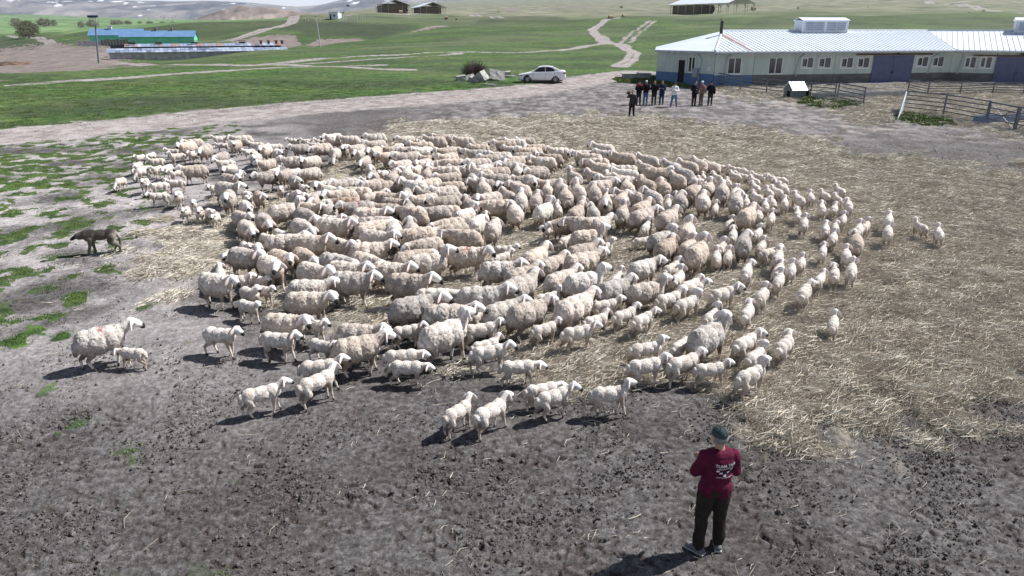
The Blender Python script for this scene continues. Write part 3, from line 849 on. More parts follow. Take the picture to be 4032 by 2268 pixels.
    cr = ramp(noise(.004, 5, .6, (1, 2.5, 1)), (.4, (.085, .165, .065)), (.6, (.19, .28, .12)))
    gr = mix(s2.outputs[1], gr, cr)
    gf = mth('ADD', s1.outputs[0], mth('MULTIPLY', mth('SUBTRACT', nff, .5), .8))
    c = mix(ramp(gf, (.42, (0,)*3), (.62, (1,)*3)), c, gr)
    Lk(c, b.inputs['Base Color']); b.inputs['Roughness'].default_value = .92; b.inputs['Specular IOR Level'].default_value = .25
    bp = N(nt, 'ShaderNodeBump'); bp.inputs['Strength'].default_value = .8; bp.inputs['Distance'].default_value = .03
    Lk(mix(.5, nff, noise(16, 7, .75)), bp.inputs['Height'])
    b2 = N(nt, 'ShaderNodeBump'); b2.inputs['Strength'].default_value = .55; b2.inputs['Distance'].default_value = .09
    Lk(mix(.35, nf, nm_), b2.inputs['Height']); Lk(b2.outputs[0], bp.inputs['Normal']); Lk(bp.outputs[0], b.inputs['Normal'])
    return m
LAND = land_mat()
rs = int(np.searchsorted(rows, 74))
g1 = ground_mesh(0, rs+1, 'yard_ground'); g1.materials.append(LAND)
tag(link('yard_ground', g1), 'grey-brown trampled mud and straw yard the flock walks on', kind='structure')
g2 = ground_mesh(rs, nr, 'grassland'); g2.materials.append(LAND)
tag(link('grassland', g2), 'green rolling grassland with dirt tracks behind the yard', kind='structure')
def gzd(x, y):
    "displaced ground height"
    j = np.clip(np.searchsorted(rows, y)-1, 0, nr-2); i = np.clip(np.searchsorted(ucol, x/(y*cP+1.5))-1, 0, NX-2)
    return float(dz[j, i]+tz(x, y))
# ---- mountains and the ochre hill far behind
def range_mesh(name, us, vs_, base_v, y0, y1, nu, nv, amp, seed, m, label):
    u = np.linspace(us[0], us[-1], nu); sil = np.interp(u, us, vs_); kk = np.exp(-np.linspace(-2, 2, 9)**2); kk /= kk.sum()
    sil = np.convolve(np.pad(sil, 4, 'edge'), kk, 'valid')
    t = np.linspace(0, 1, nv); Y = y0+(y1-y0)*t[:, None]+0*u[None]
    z0 = H+y0*vslope(base_v)-60; z1 = H+y1*vslope(sil)
    X = (u[None]-CX)/F*Y*cP*1.0
    prof = t[:, None]**1.15
    Z = z0+(z1[None]-z0)*prof; k = amp*np.sin(np.pi*np.clip(t, 0, 1))[:, None]**.7
    r = 1-2*np.abs(fbm(X*5/(y1-y0), Y*5/(y1-y0), 6, seed)); Z = Z+k*r*.6+k*fbm(X*12/(y1-y0), Y*9/(y1-y0), 5, seed+9)*.5
    c = np.stack([X, Y, Z], -1).reshape(-1, 3); i = np.arange(nv-1)[:, None]*nu+np.arange(nu-1)[None]
    q = np.stack([i, i+1, i+nu+1, i+nu], -1).reshape(-1, 4)
    back = np.stack([X[-1], Y[-1]+300, np.full(nu, z0)], -1); c = np.vstack([c, back]); b0 = nu*nv
    j = np.arange(nu-1); q = np.vstack([q, np.stack([(nv-1)*nu+j, (nv-1)*nu+j+1, b0+j+1, b0+j], -1)])
    me = D.meshes.new(name); me.from_pydata(c.tolist(), [], q.tolist()); me.materials.append(m); me.polygons.foreach_set('use_smooth', [True]*len(me.polygons))
    return tag(link(name, me), label, kind='structure')
def mtn_mat(name, cols, snow, sc):
    m = D.materials.new(name); m.use_nodes = True; nt = m.node_tree; b = nt.nodes['Principled BSDF']; Lk = nt.links.new
    tc = N(nt, 'ShaderNodeTexCoord'); mp = N(nt, 'ShaderNodeMapping'); mp.inputs['Scale'].default_value = (sc, sc*.35, sc*2.2); Lk(tc.outputs['Object'], mp.inputs[0])
    n = N(nt, 'ShaderNodeTexNoise'); n.inputs['Scale'].default_value = 1; n.inputs['Detail'].default_value = 9; n.inputs['Roughness'].default_value = .62; n.inputs['Distortion'].default_value = .6; Lk(mp.outputs[0], n.inputs['Vector'])
    r = N(nt, 'ShaderNodeValToRGB'); e = r.color_ramp.elements
    for k in range(len(cols)-2): e.new(.5)
    for k, (p, c) in enumerate(cols): e[k].position = p; e[k].color = (*c, 1)
    Lk(n.outputs[0], r.inputs[0]); out = r.outputs[0]
    if snow:
        n2 = N(nt, 'ShaderNodeTexNoise'); n2.inputs['Scale'].default_value = 2.6; n2.inputs['Detail'].default_value = 7; n2.inputs['Roughness'].default_value = .6; Lk(mp.outputs[0], n2.inputs['Vector'])
        sx = N(nt, 'ShaderNodeSeparateXYZ'); Lk(tc.outputs['Object'], sx.inputs[0])
        mr = N(nt, 'ShaderNodeMapRange'); mr.inputs[1].default_value = 60; mr.inputs[2].default_value = 330; mr.inputs[3].default_value = 0; mr.inputs[4].default_value = .16; Lk(sx.outputs[2], mr.inputs[0])
        ad = N(nt, 'ShaderNodeMath', operation='ADD'); Lk(n2.outputs[0], ad.inputs[0]); Lk(mr.outputs[0], ad.inputs[1])
        r2 = N(nt, 'ShaderNodeValToRGB'); r2.color_ramp.elements[0].position = .71; r2.color_ramp.elements[1].position = .74; Lk(ad.outputs[0], r2.inputs[0])
        mx = N(nt, 'ShaderNodeMixRGB'); mx.inputs[2].default_value = (.85, .87, .9, 1); Lk(r2.outputs[0], mx.inputs[0]); Lk(out, mx.inputs[1]); out = mx.outputs[0]
    Lk(out, b.inputs['Base Color']); b.inputs['Roughness'].default_value = .95; b.inputs['Specular IOR Level'].default_value = .1
    return m
MT = mtn_mat('mountain_scrub_and_snow', [(.3, (.045, .05, .07)), (.45, (.12, .12, .135)), (.55, (.24, .225, .22)), (.7, (.38, .35, .33))], True, .0022)
OC = mtn_mat('ochre_hill_earth', [(.35, (.15, .12, .10)), (.5, (.26, .21, .18)), (.7, (.40, .34, .29))], False, .01)
range_mesh('mountain_range', [-900, -600, 0, 300, 420, 560, 700, 850, 960, 1000, 1170, 1250, 1340, 1500, 1800, 2400, 3000, 4900], [-40, -34, -20, -12, -2, 3, 6, 3, 8, 11, 27, 24, 2, -30, -60, -75, -80, -80], 84, 5200, 8200, 520, 60, 70, 5, MT, 'hazy blue-grey mountain range with snow patches along the horizon')
range_mesh('ochre_hill', [740, 800, 860, 900, 955, 1000, 1050, 1100, 1160, 1230, 1300, 1380], [92, 66, 46, 36, 22, 30, 27, 33, 45, 50, 56, 66], 92, 2200, 2700, 160, 30, 14, 12, OC, 'bare ochre hill rising in front of the far mountains')
# ============================================================ BODIES (one continuous skin grown over a skeleton)
def rotm(r): return Euler([math.radians(a) for a in r]).to_matrix()
def grow(prims, voxel, tris, smooth=3, name='body'):
    "prims: (a, b, ra, rb, tag) tapered limb or (centre, None, (rx, ry, rz), (ex, ey, ez) degrees, tag) egg"
    bm = bmesh.new()
    for p in prims:
        a, b, ra, rb, tg = p
        if b is None:
            R = rotm(rb) if rb else Matrix.Identity(3)
            M = Matrix.Translation(Vector(a)) @ R.to_4x4() @ Matrix.Diagonal((*ra, 1))
            bmesh.ops.create_icosphere(bm, subdivisions=3, radius=1, matrix=M)
        else:
            a, b = Vector(a), Vector(b); d = b-a
            bmesh.ops.create_icosphere(bm, subdivisions=2, radius=ra, matrix=Matrix.Translation(a))
            bmesh.ops.create_icosphere(bm, subdivisions=2, radius=rb, matrix=Matrix.Translation(b))
            if d.length > 1e-4:
                M = Matrix.Translation((a+b)/2) @ d.to_track_quat('Z', 'Y').to_matrix().to_4x4()
                bmesh.ops.create_cone(bm, cap_ends=True, segments=14, radius1=ra, radius2=rb, depth=d.length, matrix=M)
    me = D.meshes.new('tmp'); bm.to_mesh(me); bm.free(); o = link('tmp', me)
    r = o.modifiers.new('r', 'REMESH'); r.mode = 'VOXEL'; r.voxel_size = voxel
    s = o.modifiers.new('s', 'SMOOTH'); s.iterations = smooth; s.factor = .5
    bpy.context.view_layer.update(); dg = bpy.context.evaluated_depsgraph_get()
    m2 = D.meshes.new_from_object(o.evaluated_get(dg)); n = sum(len(q.vertices)-2 for q in m2.polygons)
    D.objects.remove(o); D.meshes.remove(me)
    if n > tris:
        o = link('tmp', m2); d = o.modifiers.new('d', 'DECIMATE'); d.ratio = tris/n
        bpy.context.view_layer.update(); dg = bpy.context.evaluated_depsgraph_get()
        m3 = D.meshes.new_from_object(o.evaluated_get(dg)); D.objects.remove(o); D.meshes.remove(m2); m2 = m3
    m2.name = name; m2.polygons.foreach_set('use_smooth', [True]*len(m2.polygons))
    return m2
def vco(me):
    a = np.zeros(len(me.vertices)*3, np.float32); me.vertices.foreach_get('co', a); return a.reshape(-1, 3).astype(float)
def vno(me):
    a = np.zeros(len(me.vertices)*3, np.float32); me.vertices.foreach_get('normal', a); return a.reshape(-1, 3).astype(float)
def nearest(prims, P_):
    best = np.full(len(P_), 1e9); idx = np.zeros(len(P_), int)
    for k, (a, b, ra, rb, tg) in enumerate(prims):
        if b is None:
            R = np.array(rotm(rb) if rb else Matrix.Identity(3)); q = ((P_-np.array(a)) @ R)/np.array(ra)
            l = np.linalg.norm(q, axis=1); d = (l-1)*min(ra)
        else:
            A = np.array(a); B = np.array(b); e = B-A; t = np.clip(((P_-A) @ e)/(e @ e+1e-9), 0, 1)
            d = np.linalg.norm(P_-A-t[:, None]*e, axis=1)-(ra+(rb-ra)*t)
        m = d < best; best[m] = d[m]; idx[m] = k
    return [prims[i][4] for i in idx], best
def setcol(me, col, name='Col'):
    a = me.color_attributes.new(name, 'FLOAT_COLOR', 'POINT'); a.data.foreach_set('color', np.asarray(col, np.float32).ravel())
def n3(p, s, k=0):
    return (pn(p[:, 0]*s+p[:, 2]*s*.7, p[:, 1]*s-p[:, 2]*s*.5, k)+pn(p[:, 2]*s, p[:, 0]*s*.8+p[:, 1]*s*.6, k+5))*.6

def sheep_prims(kind, head, st):
    "skeleton of an ewe or a lamb; head: n level u raised d lowered g grazing l r turned"
    E = kind == 'E'
    if E:
        T = [((-.34, 0, .575), None, (.23, .225, .25), None, 'wool'), ((-.12, 0, .56), None, (.32, .26, .275), None, 'wool'), ((.13, 0, .58), None, (.28, .235, .25), None, 'wool'),
             ((.29, 0, .60), None, (.18, .185, .22), None, 'wool'), ((-.54, 0, .50), None, (.085, .13, .125), None, 'wool'), ((-.57, 0, .40), None, (.05, .075, .075), None, 'wool')]
        hip, sh, ws, wl = .115, .105, .105, .085; hz, sz = .50, .48; nb = Vector((.36, 0, .68)); nl = .27; hl = .25; nr, hr = .140, .100
    else:
        T = [((-.21, 0, .425), None, (.14, .118, .135), None, 'wool'), ((-.02, 0, .415), None, (.20, .13, .14), None, 'wool'), ((.16, 0, .43), None, (.15, .115, .14), None, 'wool'),
             ((-.345, 0, .41), None, (.06, .075, .075), None, 'wool'), ((-.375, 0, .34), None, (.035, .042, .06), None, 'wool')]
        hip, sh, ws, wl = .060, .075, .070, .058; hz, sz = .395, .38; nb = Vector((.22, 0, .475)); nl = .185; hl = .15; nr, hr = .078, .064
    pitch, yaw, drop = {'n': (38, 0, -28), 'u': (62, 0, -18), 'd': (2, 0, -35), 'g': (-48, 0, -52), 'l': (36, 42, -28), 'r': (36, -42, -28)}[head]
    if E and head in 'nlr': pitch -= 8
    a = math.radians(pitch); y = math.radians(yaw*.5); y2 = math.radians(yaw); dr = math.radians(drop)
    nd = Vector((math.cos(a)*math.cos(y), math.cos(a)*math.sin(y), math.sin(a)))
    if head == 'g': nl *= 1.35
    hb = nb+nd*nl; hd = Vector((math.cos(dr)*math.cos(y2), math.cos(dr)*math.sin(y2), math.sin(dr)))
    side = Vector((-math.sin(y2), math.cos(y2), 0)); up = hd.cross(side)*-1
    if up.z < 0: up = -up
    T.append((tuple(nb-nd*.05), tuple(nb+nd*nl*.45), nr, nr*.78, 'wool')); T.append((tuple(nb+nd*nl*.45), tuple(hb), nr*.78, hr*.95, 'neck'))
    mz = hb+hd*hl
    T.append((tuple(hb), tuple(hb+hd*hl*.42), hr, hr*.90, 'head')); T.append((tuple(hb+hd*hl*.42+up*hr*.10), tuple(mz), hr*.88, hr*.60, 'head'))
    T.append((tuple(mz-hd*hl*.06-up*hr*.05), tuple(mz+hd*hl*.10-up*hr*.1), hr*.66, hr*.52, 'muzzle'))
    for s in (-1, 1):
        e0 = hb+side*s*hr*.9+up*hr*.25-hd*.01; e1 = e0+side*s*hr*1.15-Vector((0, 0, 1))*hr*1.45-hd*.03; c = (e0+e1)/2; dv = e1-e0
        q = dv.to_track_quat('Z', 'Y').to_euler()
        T.append((tuple(c), None, (.020 if E else .016, .052 if E else .038, dv.length*.70), tuple(math.degrees(t) for t in q), 'ear'))
        T.append((tuple(hb+hd*hl*.30+side*s*hr*.70+up*hr*.30), None, (.014,)*3 if E else (.011,)*3, None, 'eye'))
    legs = {0: ((.05, .02, -.06, -.02)), 1: (.12, -.10, -.12, .10), 2: (-.09, .13, .11, -.13)}[st]; k = 1. if E else .72
    for i, s in ((0, -1), (1, 1)):
        f = legs[i]*k; T.append(((.26 if E else .17, s*ws, sz), (.26*k+f*.35+(0 if E else -.01), s*ws, sz*.52), .078*k, .040*k, 'leg'))
        T.append(((.26*k+f*.35, s*ws, sz*.52), (.26*k+f*.75, s*ws*.95, sz*.14), .036*k, .024*k, 'shin')); T.append(((.26*k+f*.75, s*ws*.95, sz*.14), (.27*k+f*.9, s*ws*.95, .02), .026*k, .030*k, 'hoof'))
        r = legs[2+i]*k; hx = -.36*k if E else -.25
        T.append(((hx, s*wl*1.1, hz), (hx+.06*k+r*.2, s*wl*1.25, hz*.70), hip, .085*k, 'wool')); T.append(((hx+.06*k+r*.2, s*wl*1.25, hz*.70), (hx-.08*k+r*.55, s*wl*1.2, hz*.45), .075*k, .038*k, 'leg'))
        T.append(((hx-.08*k+r*.55, s*wl*1.2, hz*.45), (hx-.03*k+r*.8, s*wl*1.2, hz*.13), .036*k, .025*k, 'shin')); T.append(((hx-.03*k+r*.8, s*wl*1.2, hz*.13), (hx-.01*k+r*.9, s*wl*1.2, .02), .026*k, .030*k, 'hoof'))
    return T, hb, hd, hl, side, up
CW = {'wool': (.90, .86, .82), 'neck': (.92, .88, .85), 'head': (.80, .77, .745), 'muzzle': (.018, .016, .016), 'ear': (.82, .70, .67), 'eye': (.02, .018, .016), 'leg': (.70, .62, .55), 'shin': (.72, .64, .57), 'hoof': (.045, .035, .03)}
def sheep_mesh(kind, head, st, seed):
    pr, hb, hd, hl, side, up = sheep_prims(kind, head, st); E = kind == 'E'
    me = grow(pr, .0105 if E else .009, 15000 if E else 8000, 5 if E else 5, ('ewe' if E else 'lamb')+'_fleece')
    p = vco(me); n = vno(me); tg, dd = nearest(pr, p)
    wool = np.array([t == 'wool' for t in tg]); soft = np.array([t in ('wool', 'neck', 'leg') for t in tg])
    k = 1 if E else .45
    ang = np.arctan2(p[:, 1], p[:, 2]-.5)
    lock = np.abs(pn(p[:, 0]*34+seed, ang*9, seed))*1.3+.9*np.abs(pn(p[:, 0]*62, ang*17, seed+3)); tuft = n3(p+seed, 11, seed)
    disp = np.where(wool, (lock-.55)*.018*k+tuft*.012*k, 0)+np.where(soft & ~wool, tuft*.004, 0)
    if E: disp += np.where(wool, -.012*np.clip((.42-p[:, 2])*6, 0, 1)*pn(p[:, 0]*40, p[:, 1]*40, 8), 0)
    p2 = p+n*disp[:, None]; me.vertices.foreach_set('co', p2.astype(np.float32).ravel()); me.update()
    c = np.array([CW[t] for t in tg]); a = np.where(soft | np.array([t in ('leg',) for t in tg]), 1., 0.)
    # dirt: stained belly and rump; shade painted into underside and between locks
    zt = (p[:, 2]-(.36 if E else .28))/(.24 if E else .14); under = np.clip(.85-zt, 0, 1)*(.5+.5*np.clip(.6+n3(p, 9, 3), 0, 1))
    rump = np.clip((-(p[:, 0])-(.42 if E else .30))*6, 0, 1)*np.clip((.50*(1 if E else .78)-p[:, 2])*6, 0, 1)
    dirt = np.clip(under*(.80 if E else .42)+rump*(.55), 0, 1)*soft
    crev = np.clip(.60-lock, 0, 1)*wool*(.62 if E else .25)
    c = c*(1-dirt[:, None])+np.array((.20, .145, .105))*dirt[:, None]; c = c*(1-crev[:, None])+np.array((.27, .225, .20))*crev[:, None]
    # dark eye patch / ear
    hs = np.array([t == 'head' for t in tg]); ep = ((p-np.array(hb+hd*hl*.3)) @ np.array(side)); rr = np.linalg.norm(p-np.array(hb+hd*hl*.3)-ep[:, None]*np.array(side), axis=1)
    c[hs & (rr < (.018 if E else .013))] = (.05, .045, .04)
    dm = ((p-np.array(hb)) @ np.array(hd))/hl; c[hs & (dm > .93)] = (.03, .026, .025)
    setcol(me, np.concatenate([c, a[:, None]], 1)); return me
def fleece_mat():
    m = D.materials.new('fleece_and_skin'); m.use_nodes = True; nt = m.node_tree; b = nt.nodes['Principled BSDF']; Lk = nt.links.new
    at_ = N(nt, 'ShaderNodeAttribute', attribute_name='Col'); oi = N(nt, 'ShaderNodeObjectInfo'); tc = N(nt, 'ShaderNodeTexCoord')
    nz = N(nt, 'ShaderNodeTexNoise', noise_dimensions='4D'); nz.inputs['Scale'].default_value = 7; nz.inputs['Detail'].default_value = 6; nz.inputs['Roughness'].default_value = .7
    Lk(tc.outputs['Object'], nz.inputs['Vector']); mu = N(nt, 'ShaderNodeMath', operation='MULTIPLY'); mu.inputs[1].default_value = 40; Lk(oi.outputs['Random'], mu.inputs[0]); Lk(mu.outputs[0], nz.inputs['W'])
    rp = N(nt, 'ShaderNodeValToRGB'); e = rp.color_ramp.elements; e[0].position = .33; e[0].color = (.60, .54, .49, 1); e[1].position = .58; e[1].color = (1, 1, 1, 1)
    Lk(nz.outputs[0], rp.inputs[0])
    def mixc(t, f, a, c):
        x = N(nt, 'ShaderNodeMixRGB', blend_type=t)
        for i, q in ((0, f), (1, a), (2, c)):
            if isinstance(q, float): x.inputs[i].default_value = q
            elif isinstance(q, tuple): x.inputs[i].default_value = (*q, 1)
            else: Lk(q, x.inputs[i])
        return x.outputs[0]
    tint = mixc('MULTIPLY', 1., oi.outputs['Color'], rp.outputs[0])
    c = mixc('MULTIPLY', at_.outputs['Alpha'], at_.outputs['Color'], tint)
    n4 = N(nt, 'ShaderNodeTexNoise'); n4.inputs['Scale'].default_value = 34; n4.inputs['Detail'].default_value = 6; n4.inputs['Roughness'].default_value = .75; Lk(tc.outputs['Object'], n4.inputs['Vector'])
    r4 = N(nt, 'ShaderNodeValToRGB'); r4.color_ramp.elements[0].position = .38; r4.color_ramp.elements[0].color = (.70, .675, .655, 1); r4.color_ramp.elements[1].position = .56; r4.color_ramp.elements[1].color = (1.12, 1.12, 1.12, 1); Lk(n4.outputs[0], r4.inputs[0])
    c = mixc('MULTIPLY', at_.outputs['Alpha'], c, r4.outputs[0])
    # paint marks on the flanks: a ring drawn on the wool, red smears on the back
    sx = N(nt, 'ShaderNodeSeparateXYZ'); Lk(tc.outputs['Object'], sx.inputs[0])
    def M(op, a, c=0., cl=False):
        x = N(nt, 'ShaderNodeMath', operation=op, use_clamp=cl)
        for i, q in ((0, a), (1, c)):
            if isinstance(q, (int, float)): x.inputs[i].default_value = q
            else: Lk(q, x.inputs[i])
        return x.outputs[0]
    def ring(x0, z0, rx, rz):
        dx = M('DIVIDE', M('SUBTRACT', sx.outputs[0], x0), rx); dzz = M('DIVIDE', M('SUBTRACT', sx.outputs[2], z0), rz)
        r = M('SQRT', M('ADD', M('MULTIPLY', dx, dx), M('MULTIPLY', dzz, dzz))); return M('SUBTRACT', 1.0, M('MULTIPLY', M('ABSOLUTE', M('SUBTRACT', r, 1.0)), 3.6), True)
    rg = M('MAXIMUM', ring(.06, .43, .05, .075), ring(-.11, .43, .025, .09)); rg = M('MULTIPLY', rg, M('GREATER_THAN', M('FRACT', M('MULTIPLY', oi.outputs['Alpha'], 10.)), .35), True)
    fg = M('MULTIPLY', M('MULTIPLY', rg, M('LESS_THAN', oi.outputs['Alpha'], .35)), M('MULTIPLY', nz.outputs[0], 1.25), True)
    c = mixc('MIX', fg, c, (.20, .19, .22))
    rx = M('SUBTRACT', 1., M('DIVIDE', M('ABSOLUTE', M('ADD', sx.outputs[0], .0)), .13), True); rz = M('MULTIPLY', M('SUBTRACT', sx.outputs[2], .66), 7., True)
    n2 = N(nt, 'ShaderNodeTexNoise'); n2.inputs['Scale'].default_value = 22; Lk(tc.outputs['Object'], n2.inputs['Vector'])
    fr = M('MULTIPLY', M('MULTIPLY', M('MULTIPLY', rx, rz), M('MULTIPLY', M('SUBTRACT', n2.outputs[0], .47), 14., True)), M('MULTIPLY', M('LESS_THAN', oi.outputs['Alpha'], .75), M('GREATER_THAN', oi.outputs['Alpha'], .45)), True)
    c = mixc('MIX', fr, c, (.30, .03, .045))
    Lk(c, b.inputs['Base Color']); b.inputs['Roughness'].default_value = .95; b.inputs['Specular IOR Level'].default_value = .12
    b.inputs['Sheen Weight'].default_value = .15; b.inputs['Sheen Roughness'].default_value = .6
    n3_ = N(nt, 'ShaderNodeTexNoise'); n3_.inputs['Scale'].default_value = 38; n3_.inputs['Detail'].default_value = 4; Lk(tc.outputs['Object'], n3_.inputs['Vector'])
    bp = N(nt, 'ShaderNodeBump'); bp.inputs['Distance'].default_value = .014; bp.inputs['Strength'].default_value = .7; Lk(n3_.outputs[0], bp.inputs['Height']); Lk(bp.outputs[0], b.inputs['Normal'])
    return m
FLEECE = fleece_mat()
LIB = {}
def lib(kind, head, st):
    k = (kind, head, st)
    if k not in LIB:
        me = sheep_mesh(kind, head, st, len(LIB)*3+1); me.materials.append(FLEECE); LIB[k] = me
    return LIB[k]
def facing(a):
    a %= 360
    return ['facing right', 'heading away right', 'seen from behind', 'heading away left', 'facing left', 'coming front left', 'facing the camera', 'coming front right'][int((a+22.5)//45) % 8]
ORD = ['', 'second', 'third', 'fourth', 'fifth', 'sixth', 'seventh', 'eighth', 'ninth', 'tenth', 'eleventh', 'twelfth', 'thirteenth', 'fourteenth', 'fifteenth', 'sixteenth', 'seventeenth', 'eighteenth', 'nineteenth', 'twentieth', 'twenty-first', 'twenty-second', 'twenty-third', 'twenty-fourth', 'twenty-fifth', 'twenty-sixth', 'twenty-seventh', 'twenty-eighth', 'twenty-ninth', 'thirtieth', 'thirty-first', 'thirty-second', 'thirty-third', 'thirty-fourth']
def place_flock():
    rr = random.Random(21); cls = {}; allo = []
    for ln in SHEEP.strip().split('\n'):
        x, y, yaw, kind, hd, fl, sc, pu, pv = [float(t) for t in ln.split()]
        kind = 'EL'[int(kind)]; hd = 'nudglr'[int(hd)]; fl = int(fl); st = rr.choice((0, 1, 2))
        if hd in 'dgu': st = {'d': 1, 'g': 0, 'u': 2}[hd]
        elif hd in 'lr': st = 0 if hd == 'l' else 2
        me = lib(kind, hd, st)
        o = link('sheep' if kind == 'E' else 'lamb', me)
        flip = rr.random() < .5 and hd not in 'lr'
        o.location = (x, y, gzd(x, y)-.004); o.rotation_euler = (0, 0, math.radians(yaw)); k9 = rr.uniform(.84, 1.0) if kind == 'E' else rr.uniform(.9, 1.06); o.scale = (sc*(.89 if kind == 'E' else .97), (-sc if flip else sc)*k9, sc*rr.uniform(.95, 1.06))
        if kind == 'E':
            t = rr.random(); base = (.79, .74, .70)
            if y < 16: base = (.86, .83, .80)
            if rr.random() < .2: base = (.92, .885, .86)
            if fl == 2: base = (.50, .41, .36)
            hs_ = rr.uniform(-.03, .03); base = tuple(min(.95, c*(.68+.42*t)+h) for c, h in zip(base, (hs_, 0, -hs_))); al = .6 if fl == 1 else 1.
        else:
            t = rr.uniform(.90, 1.03); base = (.91*t, .89*t, .87*t); al = 1.
            if y < 17 and rr.random() < .75: al = .2+rr.random()*.1
        o.color = (*base, al)
        f = facing(yaw+math.degrees(math.atan2(x, y)))
        what = ('brown-grey ewe' if fl == 2 else 'ewe') if kind == 'E' else 'lamb'
        what = {'g': 'grazing ', 'd': 'head-down ', 'u': 'head-up '}.get(hd, '')+what+(' with red-painted back' if fl == 1 else '')
        t = (pv-24)/(75-24)
        zone = ('far edge' if t < .10 else 'far part' if t < .22 else 'upper middle' if t < .36 else 'middle' if t < .52 else 'lower middle' if t < .68 else 'near part' if t < .84 else 'near edge')
        lr_ = ('far left' if pu < 24 else 'left' if pu < 38 else 'centre' if pu < 54 else 'right' if pu < 68 else 'far right')
        allo.append((o, kind, (what, f, zone, lr_), pu, pv))
        cls.setdefault((what, f, zone, lr_), []).append((pu, pv, o))
    for (what, f, zone, lr_), L_ in cls.items():
        L_.sort(key=lambda q: q[0])
        for i, (pu, pv, o) in enumerate(L_):
            n = len(L_); q = ''
            if n > 1:
                q = ('leftmost ' if i == 0 else 'rightmost ' if i == n-1 else ORD[i] if i < len(ORD) else ORD[-1])
                q = q.strip()+(' from left ' if 0 < i < n-1 else ' ')
            o['label'] = '%s%s %s at %s %s of flock' % (q, what, f, zone, lr_)
    for o, kind, k, pu, pv in allo:
        if pu < 14.5 and pv > 57: o['label'] = 'cream ewe with red smear on its back, standing apart at lower left' if kind == 'E' else 'lamb suckling under the ewe that stands apart at lower left'
        tag(o, None, 'ewe' if kind == 'E' else 'lamb', 'ewes of the milling flock' if kind == 'E' else 'lambs among the flock')
place_flock()
# ============================================================ PEOPLE, DOG, CAR
SKIN = mat('skin', (.42, .25, .18), rough=.6, var=.12, scale=12)
def cloth(name, col, var=.2): return mat(name, col, rough=.9, var=var, scale=7, bump=.5, bscale=60, spec=.2)
M_ = dict(maroon=cloth('maroon_cotton', (.10, .009, .033)), brown=cloth('dark_brown_trousers', (.030, .024, .020)), cap=cloth('grey_green_cap', (.055, .075, .078)), black=cloth('black_cloth', (.012, .012, .014)),
          dkgrey=cloth('dark_grey_cloth', (.035, .035, .04)), jeans=cloth('blue_denim', (.10, .17, .33)), navy=cloth('navy_workwear', (.018, .03, .075)), white=cloth('white_cotton', (.78, .80, .84), .06), khaki=cloth('khaki_cloth', (.16, .135, .11)),
          pink=cloth('dusty_pink_vest', (.30, .17, .16)), hair=mat('dark_hair', (.015, .012, .01), rough=.7), ghair=mat('grey_hair', (.20, .20, .21), rough=.8, scale=60, var=.5), shoe=mat('worn_grey_shoe', (.13, .135, .145), rough=.8, var=.3), red=cloth('red_cloth', (.42, .02, .03)), bshoe=mat('black_shoe', (.015, .014, .014), rough=.6), refl=mat('reflective_tape', (.75, .77, .8), rough=.4), sole=mat('pale_rubber_sole', (.45, .47, .48)), olive=cloth('olive_cloth', (.07, .07, .055)))
ARM = {'fold': [((.05, 1, .245, 1.12), (.225, 1, -.06, 1.17))], 'down': [((-.02, 1, .275, 1.13), (.05, 1, .27, .88))], 'phone': [((.02, 1, .27, 1.13), (.27, 1, .04, 1.17))],
       'back': [((-.09, 1, .27, 1.13), (-.15, 1, .04, .97))], 'aim': [((.12, 1, .27, 1.28), (.20, 1, .16, 1.50))], 'pocket': [((-.03, 1, .30, 1.13), (.06, 1, .19, .93))]}
def inflate(pr, d):
    return [(a, b, (ra+d if b is not None else tuple(r+d for r in ra)), (rb+d if b is not None else rb), t) for a, b, ra, rb, t in pr]
